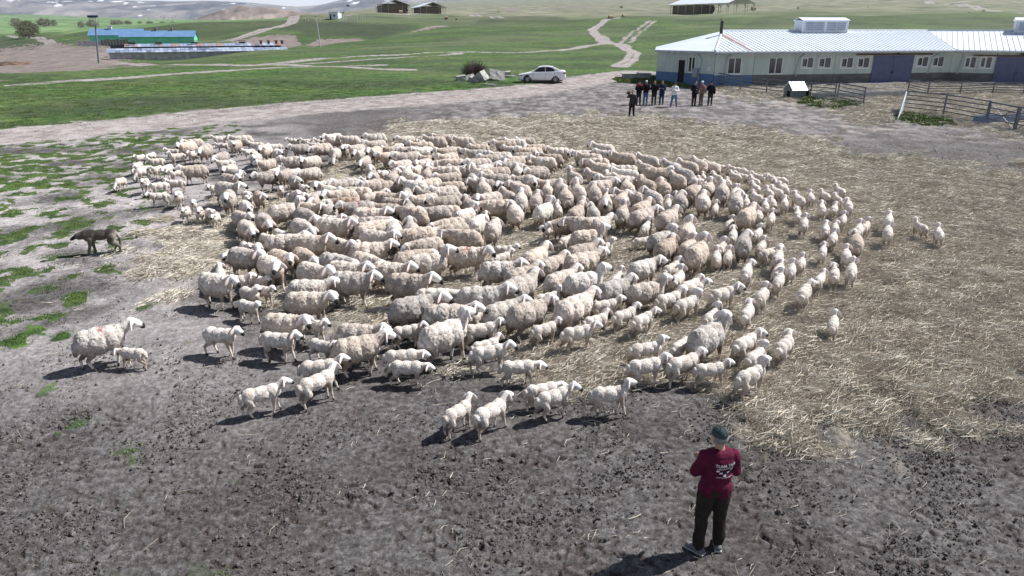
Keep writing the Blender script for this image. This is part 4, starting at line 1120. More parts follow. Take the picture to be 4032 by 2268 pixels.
def person(loc, yaw, label, top, legs, headw, arms=('fold', 'fold'), shoe='bshoe', hy=0., hp=0., near=False, scale=1., stance=.11, feet=None, group=None, hairk='hair'):
    r = empty('person', loc, math.radians(yaw)); r.scale = (scale,)*3; tag(r, label, 'person', group)
    hyr, hpr = math.radians(hy), math.radians(hp); vx = .009 if near else .018
    torso = [((0, 0, .97), None, (.115, .165, .125), None, 'torso'), ((0, 0, 1.13), None, (.115, .15, .15), None, 'torso'), ((0, 0, 1.30), None, (.125, .178, .16), None, 'torso'), ((-.01, 0, 1.395), None, (.095, .178, .070), None, 'torso')]
    neck = [((-.01, 0, 1.42), (.012, 0, 1.54), .062, .054, 'skin')]
    hd = Vector((math.cos(hyr), math.sin(hyr), 0)); sdv = Vector((-hd.y, hd.x, 0)); hc = Vector((.012, 0, 1.615))+hd*(.02+.05*math.sin(hpr))-Vector((0, 0, .03*math.sin(hpr)))
    er = (0, math.degrees(hpr), hy); fwd = Vector((hd.x*math.cos(hpr), hd.y*math.cos(hpr), -math.sin(hpr))); upv = Vector((hd.x*math.sin(hpr), hd.y*math.sin(hpr), math.cos(hpr)))
    head = [(tuple(hc), None, (.098, .076, .108), er, 'skin'), (tuple(hc+fwd*.03-upv*.07), None, (.06, .052, .052), er, 'skin'), (tuple(hc+fwd*.085-upv*.012), tuple(hc+fwd*.112-upv*.035), .012, .017, 'skin'),
            (tuple(hc+fwd*.088-upv*.070), None, (.018, .028, .012), er, 'lip')]
    for s in (-1, 1):
        head += [(tuple(hc+sdv*s*.078-upv*.015), None, (.022, .013, .034), er, 'skin'), (tuple(hc+fwd*.084+sdv*s*.032+upv*.008), None, (.014,)*3, None, 'eye')]
    limbs = []; hands = []; armp = []
    for s, pose in ((-1, arms[0]), (1, arms[1])):
        (e, w_), = ARM[pose]; e = Vector((e[0], s*e[2], e[3])); w_ = Vector((w_[0], s*w_[2], w_[3]))
        sh = Vector((-.01, s*.168, 1.385)); armp += [(tuple(sh), tuple(e), .056, .044, 'arm'), (tuple(e), tuple(w_), .046, .032, 'arm')]
        d = (w_-e).normalized(); pl = d.cross(Vector((0, 0, 1))); pl = pl.normalized() if pl.length > .1 else Vector((0, 1, 0)); nn = pl.cross(d)
        hands += [(tuple(w_), tuple(w_+d*.075), .030, .034, 'skin')]
        for k in range(4):
            b0 = w_+d*.08+nn*(k-1.5)*.021; L1 = (.042, .048, .044, .034)[k]; b1 = b0+d*L1+pl*s*-.004; b2 = b1+(d*.72-pl*s*.5).normalized()*L1*.8
            hands += [(tuple(b0), tuple(b1), .0098, .009, 'skin'), (tuple(b1), tuple(b2), .009, .008, 'skin')]
        hands += [(tuple(w_+d*.03+nn*-.03), tuple(w_+d*.075-nn*.058-pl*s*.01), .013, .0095, 'skin')]
    fe = feet or [((.0, -stance), 0), ((.0, stance), 0)]; footp = []
    for s, ((fx, fy), fa) in zip((-1, 1), fe):
        kn = Vector((.025+fx*.5, s*.095*.5+fy*.5, .50)); an = Vector((fx, fy, .09)); a = math.radians(fa)
        limbs += [((0, s*.085, .90), tuple(kn), .092, .060, 'leg'), (tuple(kn), tuple(an), .058, .042, 'leg')]
        fd = Vector((math.cos(a), math.sin(a), 0)); footp.append([(tuple(an-fd*.05-Vector((0, 0, .045))), tuple(an+fd*.13-Vector((0, 0, .055))), .045, .038, 'foot'), (tuple(an-Vector((0, 0, .0))), tuple(an+fd*.03-Vector((0, 0, .03))), .045, .045, 'foot')])
    allp = torso+neck+head+armp+hands+limbs+footp[0]+footp[1]
    me = grow(allp, vx, 16000 if near else 3500, 2, 'body'); p = vco(me); tg, _ = nearest(allp, p)
    c = np.array([{'eye': (.03, .02, .02), 'lip': (.30, .12, .10)}.get(t, (.42, .25, .18)) for t in tg]); setcol(me, np.concatenate([c, np.ones((len(c), 1))], 1)); me.materials.append(SKINV)
    b = link('body', me, r)
    def garment(name, pr, d, m, tris, wr=.006):
        g = grow(inflate(pr, d), vx, tris, 3, name); p = vco(g); n = vno(g)
        q = p+n*(n3(p*np.array([1, 1, .8]), 9, len(name))*wr+np.abs(n3(p, 22, 4))*wr*.5)[:, None]; g.vertices.foreach_set('co', q.astype(np.float32).ravel()); g.materials.append(m); g.update()
        return link(name, g, r)
    tk = 9000 if near else 2200
    shirt = garment(top[0], [(a, b_, ra, rb, t) for a, b_, ra, rb, t in torso+armp]+[((0, -.085, .93), None, (.118, .100, .13), None, 'torso'), ((0, .085, .93), None, (.118, .100, .13), None, 'torso'), ((0, 0, .98), None, (.128, .182, .10), None, 'torso'), ((0, 0, 1.12), None, (.12, .168, .15), None, 'torso')], 0.017 if near else .024, M_[top[1]], tk, 0.020 if near else .008)
    pel = [((0, 0, .94), None, (.108, .158, .11), None, 'torso')]
    garment('trousers', pel+limbs, .024 if near else .020, M_[legs], tk, .016 if near else .010)
    for f in footp:
        fo = garment('shoe', f, .006, M_[shoe], 800, 0)
        if near:
            mb = MB(); a, b2 = Vector(f[0][0]), Vector(f[0][1]); dd = (b2-a).normalized(); mb.box((a+b2)/2+Vector((0, 0, -.032))-Vector((0, 0, .0)), (.275, .088, .022), rot=dd.to_track_quat('X', 'Z').to_matrix()); mb.build('sole', M_['sole'], fo, bevel=.008)
    hk = headw
    if hk in ('cap', 'wcap', 'gcap', 'bcap'):
        cp = [(tuple(hc+upv*.042-fwd*.004), None, (.108, .088, .088), er, 'cap')]
        g = garment('cap', cp, .0, M_[{'cap': 'cap', 'wcap': 'white', 'gcap': 'white', 'bcap': 'black'}[hk]], 1500, .001)
        if near:
            mb = MB(); mb.tube([tuple(hc+upv*.129), tuple(hc+upv*.136)], .009, 8); mb.build('button', M_['cap'], g)
            for k in range(3):
                a = k*math.pi/3+.3; mb = MB(); pts = []
                for j in range(13):
                    t = math.pi*j/12; pts.append(hc+upv*(.042+.0905*math.sin(t))-fwd*.004+(fwd*math.cos(a)*.110+sdv*math.sin(a)*.090)*math.cos(t))
                mb.tube(pts, .0022, 5); mb.build('seam', M_['cap'], g)
        bp = [(tuple(hc+fwd*.105+upv*.035), None, (.065, .062, .012), er, 'brim')]
        if hk != 'cap' or not near: garment('brim', bp, .002, M_[{'cap': 'cap', 'wcap': 'white', 'gcap': 'black', 'bcap': 'black'}[hk]], 400, 0)
        hp_ = [(tuple(hc-fwd*.03-upv*.012), None, (.079, .082, .072), er, 'hair')]; garment('hair', hp_, 0, M_[hairk], 1500, .008)
    else:
        hp_ = [(tuple(hc+upv*.03-fwd*.018), None, (.095, .084, .095), er, 'hair')]; garment('hair', hp_, 0, M_[hairk], 1200, .005)
    return r, shirt, hc
SKINV = D.materials.new('skin_tones'); SKINV.use_nodes = True
_a = N(SKINV.node_tree, 'ShaderNodeAttribute', attribute_name='Col'); SKINV.node_tree.links.new(_a.outputs['Color'], SKINV.node_tree.nodes['Principled BSDF'].inputs['Base Color']); SKINV.node_tree.nodes['Principled BSDF'].inputs['Roughness'].default_value = .55
def foot(u, v): p = hit(u, v); return (p.x, p.y, gzd(p.x, p.y)), p
# the shepherd in the foreground, seen from behind
fl, fp = foot(2786, 2166)
az = math.degrees(math.atan2(fp.x, fp.y))
man, shirt, hc = person(fl, 112-az, 'man in maroon sweatshirt and grey cap standing with his back to the camera', ('sweatshirt', 'maroon'), 'brown', 'cap', ('fold', 'fold'), 'shoe', hy=18, hp=2, near=True, scale=.985, feet=[((.03, -.13), -12), ((-.03, .14), 42)], hairk='ghair')
def wrap_print(parent, shirt, label):
    bpy.context.view_layer.update()
    bv = BVHTree.FromPolygons([v.co for v in shirt.data.vertices], [tuple(p.vertices) for p in shirt.data.polygons])
    def put(me, name, m, par=None):
        for v in me.vertices:
            o_ = Vector((-.6, v.co.x, v.co.y)); h = bv.ray_cast(o_, Vector((1, 0, 0)))
            v.co = (h[0]+Vector((-.0035, 0, 0))) if h[0] is not None else Vector((-.14, v.co.x, v.co.y))
        me.materials.append(m); return link(name, me, par or shirt)
    WH = mat('white_screen_print', (.80, .80, .86), rough=.7, var=.05); DK = mat('dark_screen_print', (.035, .006, .016), rough=.8)
    def text(s, size, y, z, wdt):
        cu = D.curves.new('t', 'FONT'); cu.body = s; cu.size = size; cu.align_x = 'CENTER'; cu.offset = size*.018
        o = D.objects.new('t', cu); COL.objects.link(o); bpy.context.view_layer.update(); dg = bpy.context.evaluated_depsgraph_get()
        me = D.meshes.new_from_object(o.evaluated_get(dg)); D.objects.remove(o)
        bm = bmesh.new(); bm.from_mesh(me); bmesh.ops.triangulate(bm, faces=bm.faces)
        bmesh.ops.subdivide_edges(bm, edges=[e for e in bm.edges if e.calc_length() > .012], cuts=2); bmesh.ops.triangulate(bm, faces=bm.faces)
        xs = [v.co.x for v in bm.verts]; k = wdt/(max(xs)-min(xs))
        for v in bm.verts: v.co = Vector((-(v.co.x*k)+y, v.co.y+z, 0))     # seen from behind, text runs towards -y
        bm.to_mesh(me); bm.free(); me.name = 'lettering'; return me
    yc = -.045
    put(text('TUNA YAPI', .056, yc, 1.302, .245), 'lettering', WH); put(text('CEPHE SISTEMLERI', .026, yc, 1.268, .205), 'lettering', WH); put(text('www.tunayapi.com.tr', .017, yc, 1.150, .20), 'lettering', WH)
    def sq(cy, cz, wd, hh, m):
        me = D.meshes.new('printed_square'); n = 5; vs = [(-(cy-wd/2+wd*i/(n-1)), cz-hh/2+hh*j/(n-1), 0) for j in range(n) for i in range(n)]
        me.from_pydata(vs, [], [(j*n+i, j*n+i+1, (j+1)*n+i+1, (j+1)*n+i) for j in range(n-1) for i in range(n-1)]); put(me, 'printed_square', m)
    for cy, cz, m in ((-.088, 1.245, WH), (-.044, 1.245, DK), (0, 1.245, DK), (.044, 1.245, DK), (.088, 1.245, WH), (-.046, 1.212, WH), (0, 1.212, DK), (.046, 1.212, WH), (0, 1.180, WH)):
        sq(cy-yc, cz, .036, .026, m)
wrap_print(man, shirt, '')
# the group by the barn
GR = 'people watching the flock from the barn side'
def P8(u, v, rel, label, **k):
    l, p = foot(u, v); return person(l, rel-math.degrees(math.atan2(p.x, p.y)), label, **k)
cmn, _, hcc = P8(2486, 464, 252, 'cameraman in dark vest and black trousers filming with a camera on his shoulder', top=('padded_vest', 'dkgrey'), legs='black', headw='hair', arms=('aim', 'down'), group=GR, stance=.15)
P8(2513, 414, 262, 'man in black jacket with red shoulders behind the cameraman', top=('jacket', 'black'), legs='dkgrey', headw='bcap', arms=('back', 'back'), group=GR)
P8(2540, 412, 262, 'man in black jacket, white cap and blue jeans', top=('jacket', 'black'), legs='jeans', headw='gcap', arms=('back', 'back'), group=GR)
P8(2573, 413, 262, 'man in open black jacket and dark trousers, hands behind', top=('jacket', 'black'), legs='dkgrey', headw='hair', arms=('back', 'back'), group=GR)
wk, _, _ = P8(2603, 413, 258, 'worker in navy overalls with reflective bands, arms folded', top=('work_jacket', 'navy'), legs='navy', headw='hair', arms=('fold', 'fold'), group=GR)
for s in (-1, 1): mb = MB(); mb.tube([(.0, s*.107, .24), (.0, s*.107, .29)], .066, 12); mb.build('reflective_band', M_['refl'], wk)
P8(2652, 421, 262, 'man in white t-shirt and blue jeans looking down at his hands', top=('tshirt', 'white'), legs='jeans', headw='hair', arms=('phone', 'phone'), hp=35, stance=.2, group=GR)
P8(2730, 417, 300, 'man in black jacket and black trousers turned to his neighbour', top=('jacket', 'black'), legs='black', headw='hair', arms=('phone', 'down'), hy=25, group=GR)
wc, _, _ = P8(2759, 415, 225, 'man in dusty pink vest and white cap with blue bag', top=('vest', 'pink'), legs='khaki', headw='wcap', arms=('fold', 'down'), group=GR)
mb = MB(); mb.box((-.19, .08, 1.1), (.14, .30, .42)); mb.build('blue_bag', M_['jeans'], wc, bevel=.03)
P8(2794, 416, 268, 'man in long black coat at the right end of the group', top=('coat', 'black'), legs='dkgrey', headw='bcap', arms=('back', 'down'), group=GR)
rs_ = [o for o in COL.objects if o.get('label', '').startswith('man in black jacket with red')][0]
mb = MB(); mb.box((.0, 0, 1.40), (.26, .36, .10)); mb.build('red_shoulder_panel', M_['red'], rs_, bevel=.045)
cm = tag(empty('video_camera', cmn.matrix_basis @ Vector((.16, -.20, 1.56)), cmn.rotation_euler.z), 'black shoulder-mounted video camera held by the cameraman', 'video camera')
mb = MB(); mb.box((0, 0, 0), (.34, .12, .14)); mb.build('camera_body', M_['black'], cm, bevel=.01); mb = MB(); mb.tube([(.17, 0, 0), (.34, 0, 0)], .05, 12, .065); mb.build('lens', M_['black'], cm)
mb = MB(); mb.tube([(-.08, 0, .07), (-.08, 0, .13), (.12, 0, .13), (.12, 0, .07)], .014, 6); mb.build('handle', M_['black'], cm); mb = MB(); mb.tube([(.20, 0, .12), (.42, 0, .12)], .022, 8); mb.build('microphone', M_['dkgrey'], cm)

# ---- the guard dog
DP = [((.26, 0, .57), None, (.22, .15, .205), None, 'coat'), ((.0, 0, .575), None, (.28, .14, .165), None, 'coat'), ((-.27, 0, .585), None, (.19, .145, .175), None, 'coat'), ((.38, 0, .62), (.56, 0, .58), .145, .108, 'coat'),
      ((.58, 0, .60), None, (.105, .095, .09), None, 'coat'), ((.64, 0, .575), (.76, 0, .51), .062, .045, 'mask'), ((.74, 0, .52), None, (.025, .03, .025), None, 'mask'),
      ((.53, .085, .62), None, (.03, .018, .055), (18, 0, 0), 'mask'), ((.53, -.085, .62), None, (.03, .018, .055), (-18, 0, 0), 'mask'), ((-.42, 0, .62), (-.50, 0, .46), .05, .045, 'coat'), ((-.50, 0, .46), (-.49, 0, .24), .045, .028, 'tail'),
      ((.645, .06, .615), None, (.014,)*3, None, 'mask'), ((.645, -.06, .615), None, (.014,)*3, None, 'mask')]
for s, f, r_ in ((1, .10, -.12), (-1, -.04, .06)):
    DP += [((.27, s*.085, .50), (.27+f*.3, s*.09, .30), .085, .052, 'leg'), ((.27+f*.3, s*.09, .30), (.27+f, s*.09, .06), .046, .038, 'leg'), ((.27+f, s*.09, .04), (.33+f, s*.09, .03), .036, .028, 'leg'),
           ((-.30, s*.08, .52), (-.22+r_*.3, s*.095, .36), .125, .085, 'coat'), ((-.22+r_*.3, s*.095, .36), (-.40+r_*.7, s*.09, .22), .070, .042, 'leg'), ((-.40+r_*.7, s*.09, .22), (-.36+r_, s*.09, .06), .040, .034, 'leg'), ((-.36+r_, s*.09, .04), (-.30+r_, s*.09, .03), .036, .028, 'leg')]
dm = grow(DP, .011, 9000, 2, 'dog_coat'); p = vco(dm); n = vno(dm); tg, _ = nearest(DP, p)
base = np.array([{'coat': (.235, .20, .165), 'leg': (.34, .30, .25), 'mask': (.018, .016, .016), 'tail': (.30, .26, .21)}[t] for t in tg])
top_ = np.clip((p[:, 2]-.60)*9+n3(p, 8, 3)*.9, 0, 1)*np.array([t == 'coat' for t in tg]); rump = np.clip((-p[:, 0]-.32)*6, 0, 1)*(1-np.clip((p[:, 2]-.62)*9, 0, 1))*np.array([t == 'coat' for t in tg])
base = base*(1-top_[:, None]*.85)+np.array((.045, .036, .03))*top_[:, None]*.85; base = base*(1-rump[:, None])+np.array((.85, .78, .68))*rump[:, None]
base *= .42*(1+.25*n3(p, 30, 7))[:, None]; q = p+n*(n3(p, 34, 2)*.006)[:, None]; dm.vertices.foreach_set('co', q.astype(np.float32).ravel())
setcol(dm, np.concatenate([np.clip(base, 0, 1), np.zeros((len(base), 1))], 1)); dm.materials.append(FLEECE)
pt = hit(393, 921, dz=.58); dg_ = link('dog', dm); dg_.location = (pt.x, pt.y, gzd(pt.x, pt.y)); dg_.rotation_euler = (0, 0, math.radians(166)-math.atan2(pt.x, pt.y)); dg_.scale = (.93,)*3; dg_.color = (1, 1, 1, 1)
tag(dg_, 'grey-brown sheepdog with black mask walking left with lowered head', 'dog')
mb = MB(); mb.tube([(.455+.10*.0, .11*math.cos(t), .615+.11*math.sin(t)) for t in [i*math.pi/8 for i in range(17)]], .012, 6); co_ = mb.build('collar', mat('dark_collar', (.03, .02, .02)), dg_)

# ---- the white saloon car
WHT = mat('white_car_paint', (.80, .81, .84), rough=.22, var=.02, spec=.6); BLK = mat('black_trim', (.012, .012, .013), rough=.5); GLS = glass('tinted_glass'); TYR = mat('tyre_rubber', (.02, .02, .02), rough=.9); RIM = mat('alloy_rim', (.55, .56, .58), rough=.35, metal=.6)
def car():
    pt = hit(2133, 324); r = empty('car', (pt.x, pt.y, pt.z+.02), math.radians(181)-math.atan2(pt.x, pt.y)); tag(r, 'white four-door saloon car parked beside the rubble blocks and bush', 'car')
    st = [(2.27, .30, .55, .62, .60), (2.20, .22, .66, .74, .70), (1.95, .19, .74, .84, .78), (1.35, .18, .86, .89, .86), (.95, .18, .95, .895, .93), (0, .18, .985, .895, .97), (-1.3, .18, 1.01, .895, 1.00), (-1.75, .19, 1.07, .89, 1.04), (-2.05, .24, 1.09, .85, 1.07), (-2.22, .30, 1.03, .76, 1.0), (-2.27, .38, .88, .66, .86)]
    vs = []; k = 9
    for x, zb, zt, hw, zs in st:
        prof = [(hw*.80, zb), (hw*.97, zb+.10), (hw, zb+.28), (hw*.985, zs-.14), (hw*.93, zs-.02)]
        half = prof+[(hw*.70, zt+.012), (hw*.35, zt+.03)]
        ring = [(x, y, z) for y, z in half]+[(x, 0, zt+.035)]+[(x, -y, z) for y, z in reversed(half)]; vs += ring
    n = len(ring); mb = MB(); fs = [(i*n+j, i*n+(j+1) % n, (i+1)*n+(j+1) % n, (i+1)*n+j) for i in range(len(st)-1) for j in range(n)]
    fs += [tuple(range(n)), tuple((len(st)-1)*n+n-1-j for j in range(n))]; mb.add(vs, fs); body = mb.build('body', WHT, r, smooth=True)
    m = body.modifiers.new('e', 'EDGE_SPLIT'); m.split_angle = math.radians(38)
    top = [(1.02, .93, .78), (.30, 1.40, .63), (-.05, 1.465, .60), (-.55, 1.475, .60), (-.98, 1.43, .61), (-1.78, 1.06, .76)]
    mb = MB(); L_ = [(x, y, z) for x, z, y in top]+[(x, y*.72, z+.022) for x, z, y in top]; R_ = [(x, -y, z) for x, y, z in L_]; bot = [(1.02, .80, .90), (-1.78, .80, .98), (-1.78, -.80, .98), (1.02, -.80, .90)]
    V_ = L_+R_+bot; k = len(top); F_ = []
    for i in range(k-1):
        F_ += [(i, i+1, k+i+1, k+i), (k+i, k+i+1, 3*k+i+1, 3*k+i), (2*k+i, 2*k+i+1, 3*k+i+1, 3*k+i)]
    F_ += [tuple(range(k))+(4*k+1, 4*k), tuple(2*k+i for i in range(k))+(4*k+2, 4*k+3)]; mb.add(V_, F_); cab = mb.build('roof', WHT, r, smooth=True); m = cab.modifiers.new('e', 'EDGE_SPLIT'); m.split_angle = math.radians(40)
    for s in (-1, 1):
        def Y(z): return s*(.80-(z-.93)*(.80-.605)/(1.47-.93)+.008)
        for nm, pts in (('door_window', [(.86, .97), (.30, 1.345), (-.02, 1.405), (-.28, 1.41), (-.30, .99)]), ('door_window', [(-.35, .99), (-.33, 1.41), (-.60, 1.40), (-.95, 1.33), (-1.22, 1.14), (-1.16, 1.02)])):
            mb = MB(); mb.poly([(x, Y(z), z) for x, z in pts]); g = mb.build(nm, GLS, r)
        for xd in (.86, -.32, -1.18): mb = MB(); mb.box((xd, s*.896, .62), (.012, .006, .66)); mb.build('door_seam', BLK, r)
        for xd in (-.12, -1.0): mb = MB(); mb.box((xd, s*.905, .84), (.19, .03, .03)); mb.build('door_handle', WHT, r, bevel=.008)
        mb = MB(); mb.box((.78, s*.98, 1.01), (.12, .20, .13)); mb.build('mirror', WHT, r, bevel=.03)
        mb = MB(); mb.box((2.02, s*.66, .63), (.40, .24, .11), rot=Euler((0, .15, s*-.45)).to_matrix()); mb.build('headlight', mat('headlight_glass', (.10, .12, .16), rough=.1, spec=.8), r, bevel=.02)
        mb = MB(); mb.box((-2.09, s*.70, .88), (.28, .26, .14), rot=Euler((0, 0, s*.38)).to_matrix()); mb.build('tail_light', mat('tail_light_red', (.20, .02, .02), rough=.2), r, bevel=.02)
        for xw in (1.37, -1.27):
            mb = MB(); mb.tube([(xw, s*.70, .34), (xw, s*.885, .34)], .385, 28); mb.build('wheel_arch', BLK, r)
            w_ = MB(); w_.tube([(xw, s*.70, .305), (xw, s*.715, .305), (xw, s*.885, .305), (xw, s*.905, .305)], .305, 28); wh = w_.build('wheel', TYR, r)
            q = MB(); q.tube([(xw, s*.895, .305), (xw, s*.912, .305)], .20, 24); rim = q.build('rim', BLK, wh)
            for a in range(7):
                t = a*2*math.pi/7; q = MB(); q.tube([(xw, s*.918, .305), (xw+.19*math.cos(t), s*.918, .305+.19*math.sin(t))], .022, 5); q.build('spoke', RIM, wh)
            q = MB(); q.tube([(xw+.195*math.cos(i*math.pi/10), s*.915, .305+.195*math.sin(i*math.pi/10)) for i in range(21)], .014, 6); q.build('rim_lip', RIM, wh)
    for nm, a, b_, z0, z1, w0, w1 in (('windscreen', .985, .325, .962, 1.392, .70, .57), ('rear_window', -1.70, -1.02, 1.105, 1.41, .68, .55)):
        off = .014 if a > 0 else -.014; mb = MB(); mb.poly([(a+off, w0, z0), (a+off, -w0, z0), (b_+off, -w1, z1+.012), (b_+off, w1, z1+.012)]); mb.build(nm, glass('windscreen_glass', (.05, .07, .11), .05), r)
    mb = MB(); mb.box((2.262, 0, .36), (.04, 1.0, .14)); mb.build('grille', BLK, r); mb = MB(); mb.box((2.285, 0, .47), (.01, .50, .10)); mb.build('number_plate', M_['refl'], r)
    mb = MB(); mb.box((-2.24, 0, .36), (.08, 1.1, .16)); mb.build('rear_bumper_trim', BLK, r, bevel=.02)
    mb = MB(); mb.box((0, 0, .19), (3.9, 1.5, .10)); mb.build('underbody', BLK, r)
car()
# ============================================================ THE BARN
WALLG = mat('pale_green_render', (.42, .50, .48), rough=.85, scale=1.0, bump=.2, col2=(.58, .67, .64), lo=.25, hi=.6, stretch=(1.5, 1.5, .35)); BLUEB = mat('blue_plinth_paint', (.10, .19, .36), rough=.8, var=.12, scale=1.5)
DIRTB = mat('mud_splashed_plinth', (.085, .085, .085), rough=.9, scale=.9, col2=(.20, .20, .20), lo=.3, hi=.7, stretch=(1, 1, 2.5)); JOINT = mat('dark_joint', (.05, .055, .06), rough=.9)
ROOFM = mat('white_blue_roof_sheet', (.70, .76, .84), rough=.38, var=.05, scale=.6, spec=.6); SEAM = mat('blue_shadow_seam', (.10, .16, .30), rough=.6); GUT = mat('grey_gutter', (.42, .46, .50), rough=.5, var=.2); FASC = mat('dark_blue_fascia', (.03, .04, .09), rough=.6)
PVC = mat('white_pvc_frame', (.86, .88, .92), rough=.4, var=.03); DOORB = mat('slate_blue_sliding_door', (.105, .125, .24), rough=.6, var=.12, scale=2); PIPEM = mat('pale_pvc_downpipe', (.50, .55, .60), rough=.5); RUSTB = mat('rusty_rail', (.09, .055, .04), rough=.8, col2=(.18, .09, .05))
GALV = mat('galvanised_steel', (.13, .14, .17), rough=.5, var=.35, scale=6, metal=.3); CONC = mat('weathered_concrete', (.26, .27, .28), rough=.9, scale=2.5, col2=(.42, .43, .44), bump=.6)
C1 = Vector((18.04, 65.2)); C0 = Vector((13.8, 69.9)); BN = Vector((41.8, 69.8)); EN = Vector((78., 50.5)); ZE = 4.05
barn = tag(empty('barn', (18, 66, 1)), 'long pale green livestock barn with white ribbed roof and sliding doors', 'barn')
def loc3(o):  # children are given in world coordinates, parent kept at its base
    o.parent = barn; o.matrix_parent_inverse = Matrix.Translation((-18, -66, -1)); return o
def bb(mb, name, m, par=None, **k):
    o = mb.build(name, m, None, **k)
    if par is None: loc3(o)
    else:
        o.parent = par; o.matrix_parent_inverse = Matrix.Identity(4)
    return o
class Wall:
    def __init__(s, a, b):
        s.a = a; s.d = (b-a); s.L = s.d.length; s.d /= s.L; s.n = Vector((s.d.y, -s.d.x))   # outward, towards the yard
        if s.n.y > 0 and False: s.n = -s.n
    def t(s, u, z=2.2):
        lo, hi = -2, s.L+2
        def f(t):
            p = s.a+s.d*t; return toimg(p.x, p.y, z)[0]-u
        if f(lo) > f(hi): lo, hi = hi, lo
        for _ in range(50):
            m = (lo+hi)/2
            if f(m) < 0: lo = m
            else: hi = m
        return (lo+hi)/2
    def z(s, t, v): p = s.a+s.d*t; return H+p.y*vslope(v)
    def P(s, t, off, z): p = s.a+s.d*t+s.n*off; return Vector((p.x, p.y, z))
    def box(s, mb, t0, t1, z0, z1, o0, o1):
        mb.hexa([s.P(t0, o0, z0), s.P(t1, o0, z0), s.P(t1, o1, z0), s.P(t0, o1, z0), s.P(t0, o0, z1), s.P(t1, o0, z1), s.P(t1, o1, z1), s.P(t0, o1, z1)]); return mb
WF, WL, WR = Wall(C1, BN), Wall(C0, C1), Wall(BN, EN)
for W_ in (WF, WL, WR):
    mb = MB(); W_.box(mb, 0, W_.L, .2, ZE+.1, -.3, -.02); bb(mb, 'wall', JOINT)
def bays(W_, us, zb, plinths):
    ts = [W_.t(u) if isinstance(u, (int, float)) else u[0] for u in us]
    for i in range(len(ts)-1):
        a, b = ts[i]+.02, ts[i+1]-.02
        mb = MB(); W_.box(mb, a, b, zb, ZE-.02, -.02, .03); bb(mb, 'wall_panel', WALLG)
        mb = MB(); W_.box(mb, a, b, .3, zb, -.02, .035); bb(mb, 'plinth_panel', plinths[i])
zb = 2.02
bays(WF, [(0,), 2965, 3125, 3281, 3429, 3589, (WF.L,)], zb, [BLUEB, DIRTB, DIRTB, DIRTB, DIRTB, DIRTB]); bays(WL, [(0,), 2704, (WL.L,)], zb+.1, [BLUEB, BLUEB])
bays(WR, [(0,), 3912, 4090, 4350, (WR.L,)], zb, [DIRTB]*4)
def window(W_, u0, u1, v0, v1, sash=0):
    t0, t1 = sorted((W_.t(u0), W_.t(u1))); z1, z0 = W_.z(t0, v0), W_.z(t0, v1); f = .055
    mb = MB(); W_.box(mb, t0, t1, z1-f, z1, .03, .09); W_.box(mb, t0, t1, z0, z0+f, .03, .09); W_.box(mb, t0, t0+f, z0+f, z1-f, .03, .09); W_.box(mb, t1-f, t1, z0+f, z1-f, .03, .09)
    tm = (t0+t1)/2; W_.box(mb, tm-.035, tm+.035, z0+f, z1-f, .03, .088); fr = bb(mb, 'window', PVC)
    for a, b in ((t0+f, tm-.035), (tm+.035, t1-f)): mb = MB(); W_.box(mb, a, b, z0+f, z1-f, .032, .045); bb(mb, 'pane', GLS, fr)
    mb = MB(); W_.box(mb, t0-.05, t1+.05, z0-.06, z0-.004, .03, .14); bb(mb, 'sill', PVC, fr)
    if sash:
        mb = MB(); w2 = tm-t0
        for za in (z0+.08, z1-.14): W_.box(mb, t0+.05, tm-.02, za, za+.06, .10, .15)
        W_.box(mb, t0+.05, t0+.11, z0+.14, z1-.14, .10, .15); W_.box(mb, tm-.08, tm-.02, z0+.14, z1-.14, .10, .15); bb(mb, 'open_sash', PVC, fr)
        mb = MB(); W_.box(mb, t0+.06, tm-.04, (z0+z1)/2, (z0+z1)/2+.03, .10, .13); bb(mb, 'sash_bar', JOINT, fr)
window(WF, 2861.5, 2914, 227, 291); window(WF, 3021.6, 3075.5, 226.5, 291)
for u0, u1 in ((3147, 3196), (3214, 3265), (3302, 3352), (3366, 3416)): window(WF, u0, u1, 225, 268, 1)
for u0, u1 in ((3599, 3646), (3660, 3707)): window(WF, u0, u1, 222, 263, 1)
for u0, u1 in ((3790, 3837), (3850, 3898)): window(WR, u0, u1, 222, 268, 1)
window(WL, 2710, 2736, 223, 284)
for W_, u0, u1, v0, v1 in ((WF, 3431, 3587, 219, 330), (WR, 3914, 4085, 224, 330)):
    t0, t1 = W_.t(u0), W_.t(u1); z1 = W_.z(t0, v0); tm = (t0+t1)/2
    for a, b in ((t0, tm-.015), (tm+.015, t1)):
        mb = MB(); W_.box(mb, a, b, .95, z1, .04, .10); dr = bb(mb, 'sliding_door', DOORB)
        mb = MB(); W_.box(mb, (tm-.12 if a == t0 else tm+.06), (tm-.06 if a == t0 else tm+.12), 2.0, 2.25, .10, .14); bb(mb, 'handle', JOINT, dr)
    mb = MB(); W_.box(mb, t0-1.9, t1+1.9, z1+.04, z1+.16, .05, .16); bb(mb, 'door_rail', RUSTB)
t0, t1 = WL.t(2671), WL.t(2695); mb = MB(); WL.box(mb, t0, t1, 1.2, WL.z(t0, 236), .035, .05); bb(mb, 'door', mat('dark_open_doorway', (.012, .012, .014), rough=.9))
mb = MB(); WL.box(mb, t0-.06, t1+.06, 1.0, 1.22, .035, .45); bb(mb, 'door_step', CONC)
t0, t1 = WL.t(2731), WL.t(2751); mb = MB(); WL.box(mb, t0, t1, WL.z(t0, 303), WL.z(t0, 268), .04, .28); bb(mb, 'electric_cabinet', mat('grey_cabinet', (.30, .34, .38), rough=.5), bevel=.02)
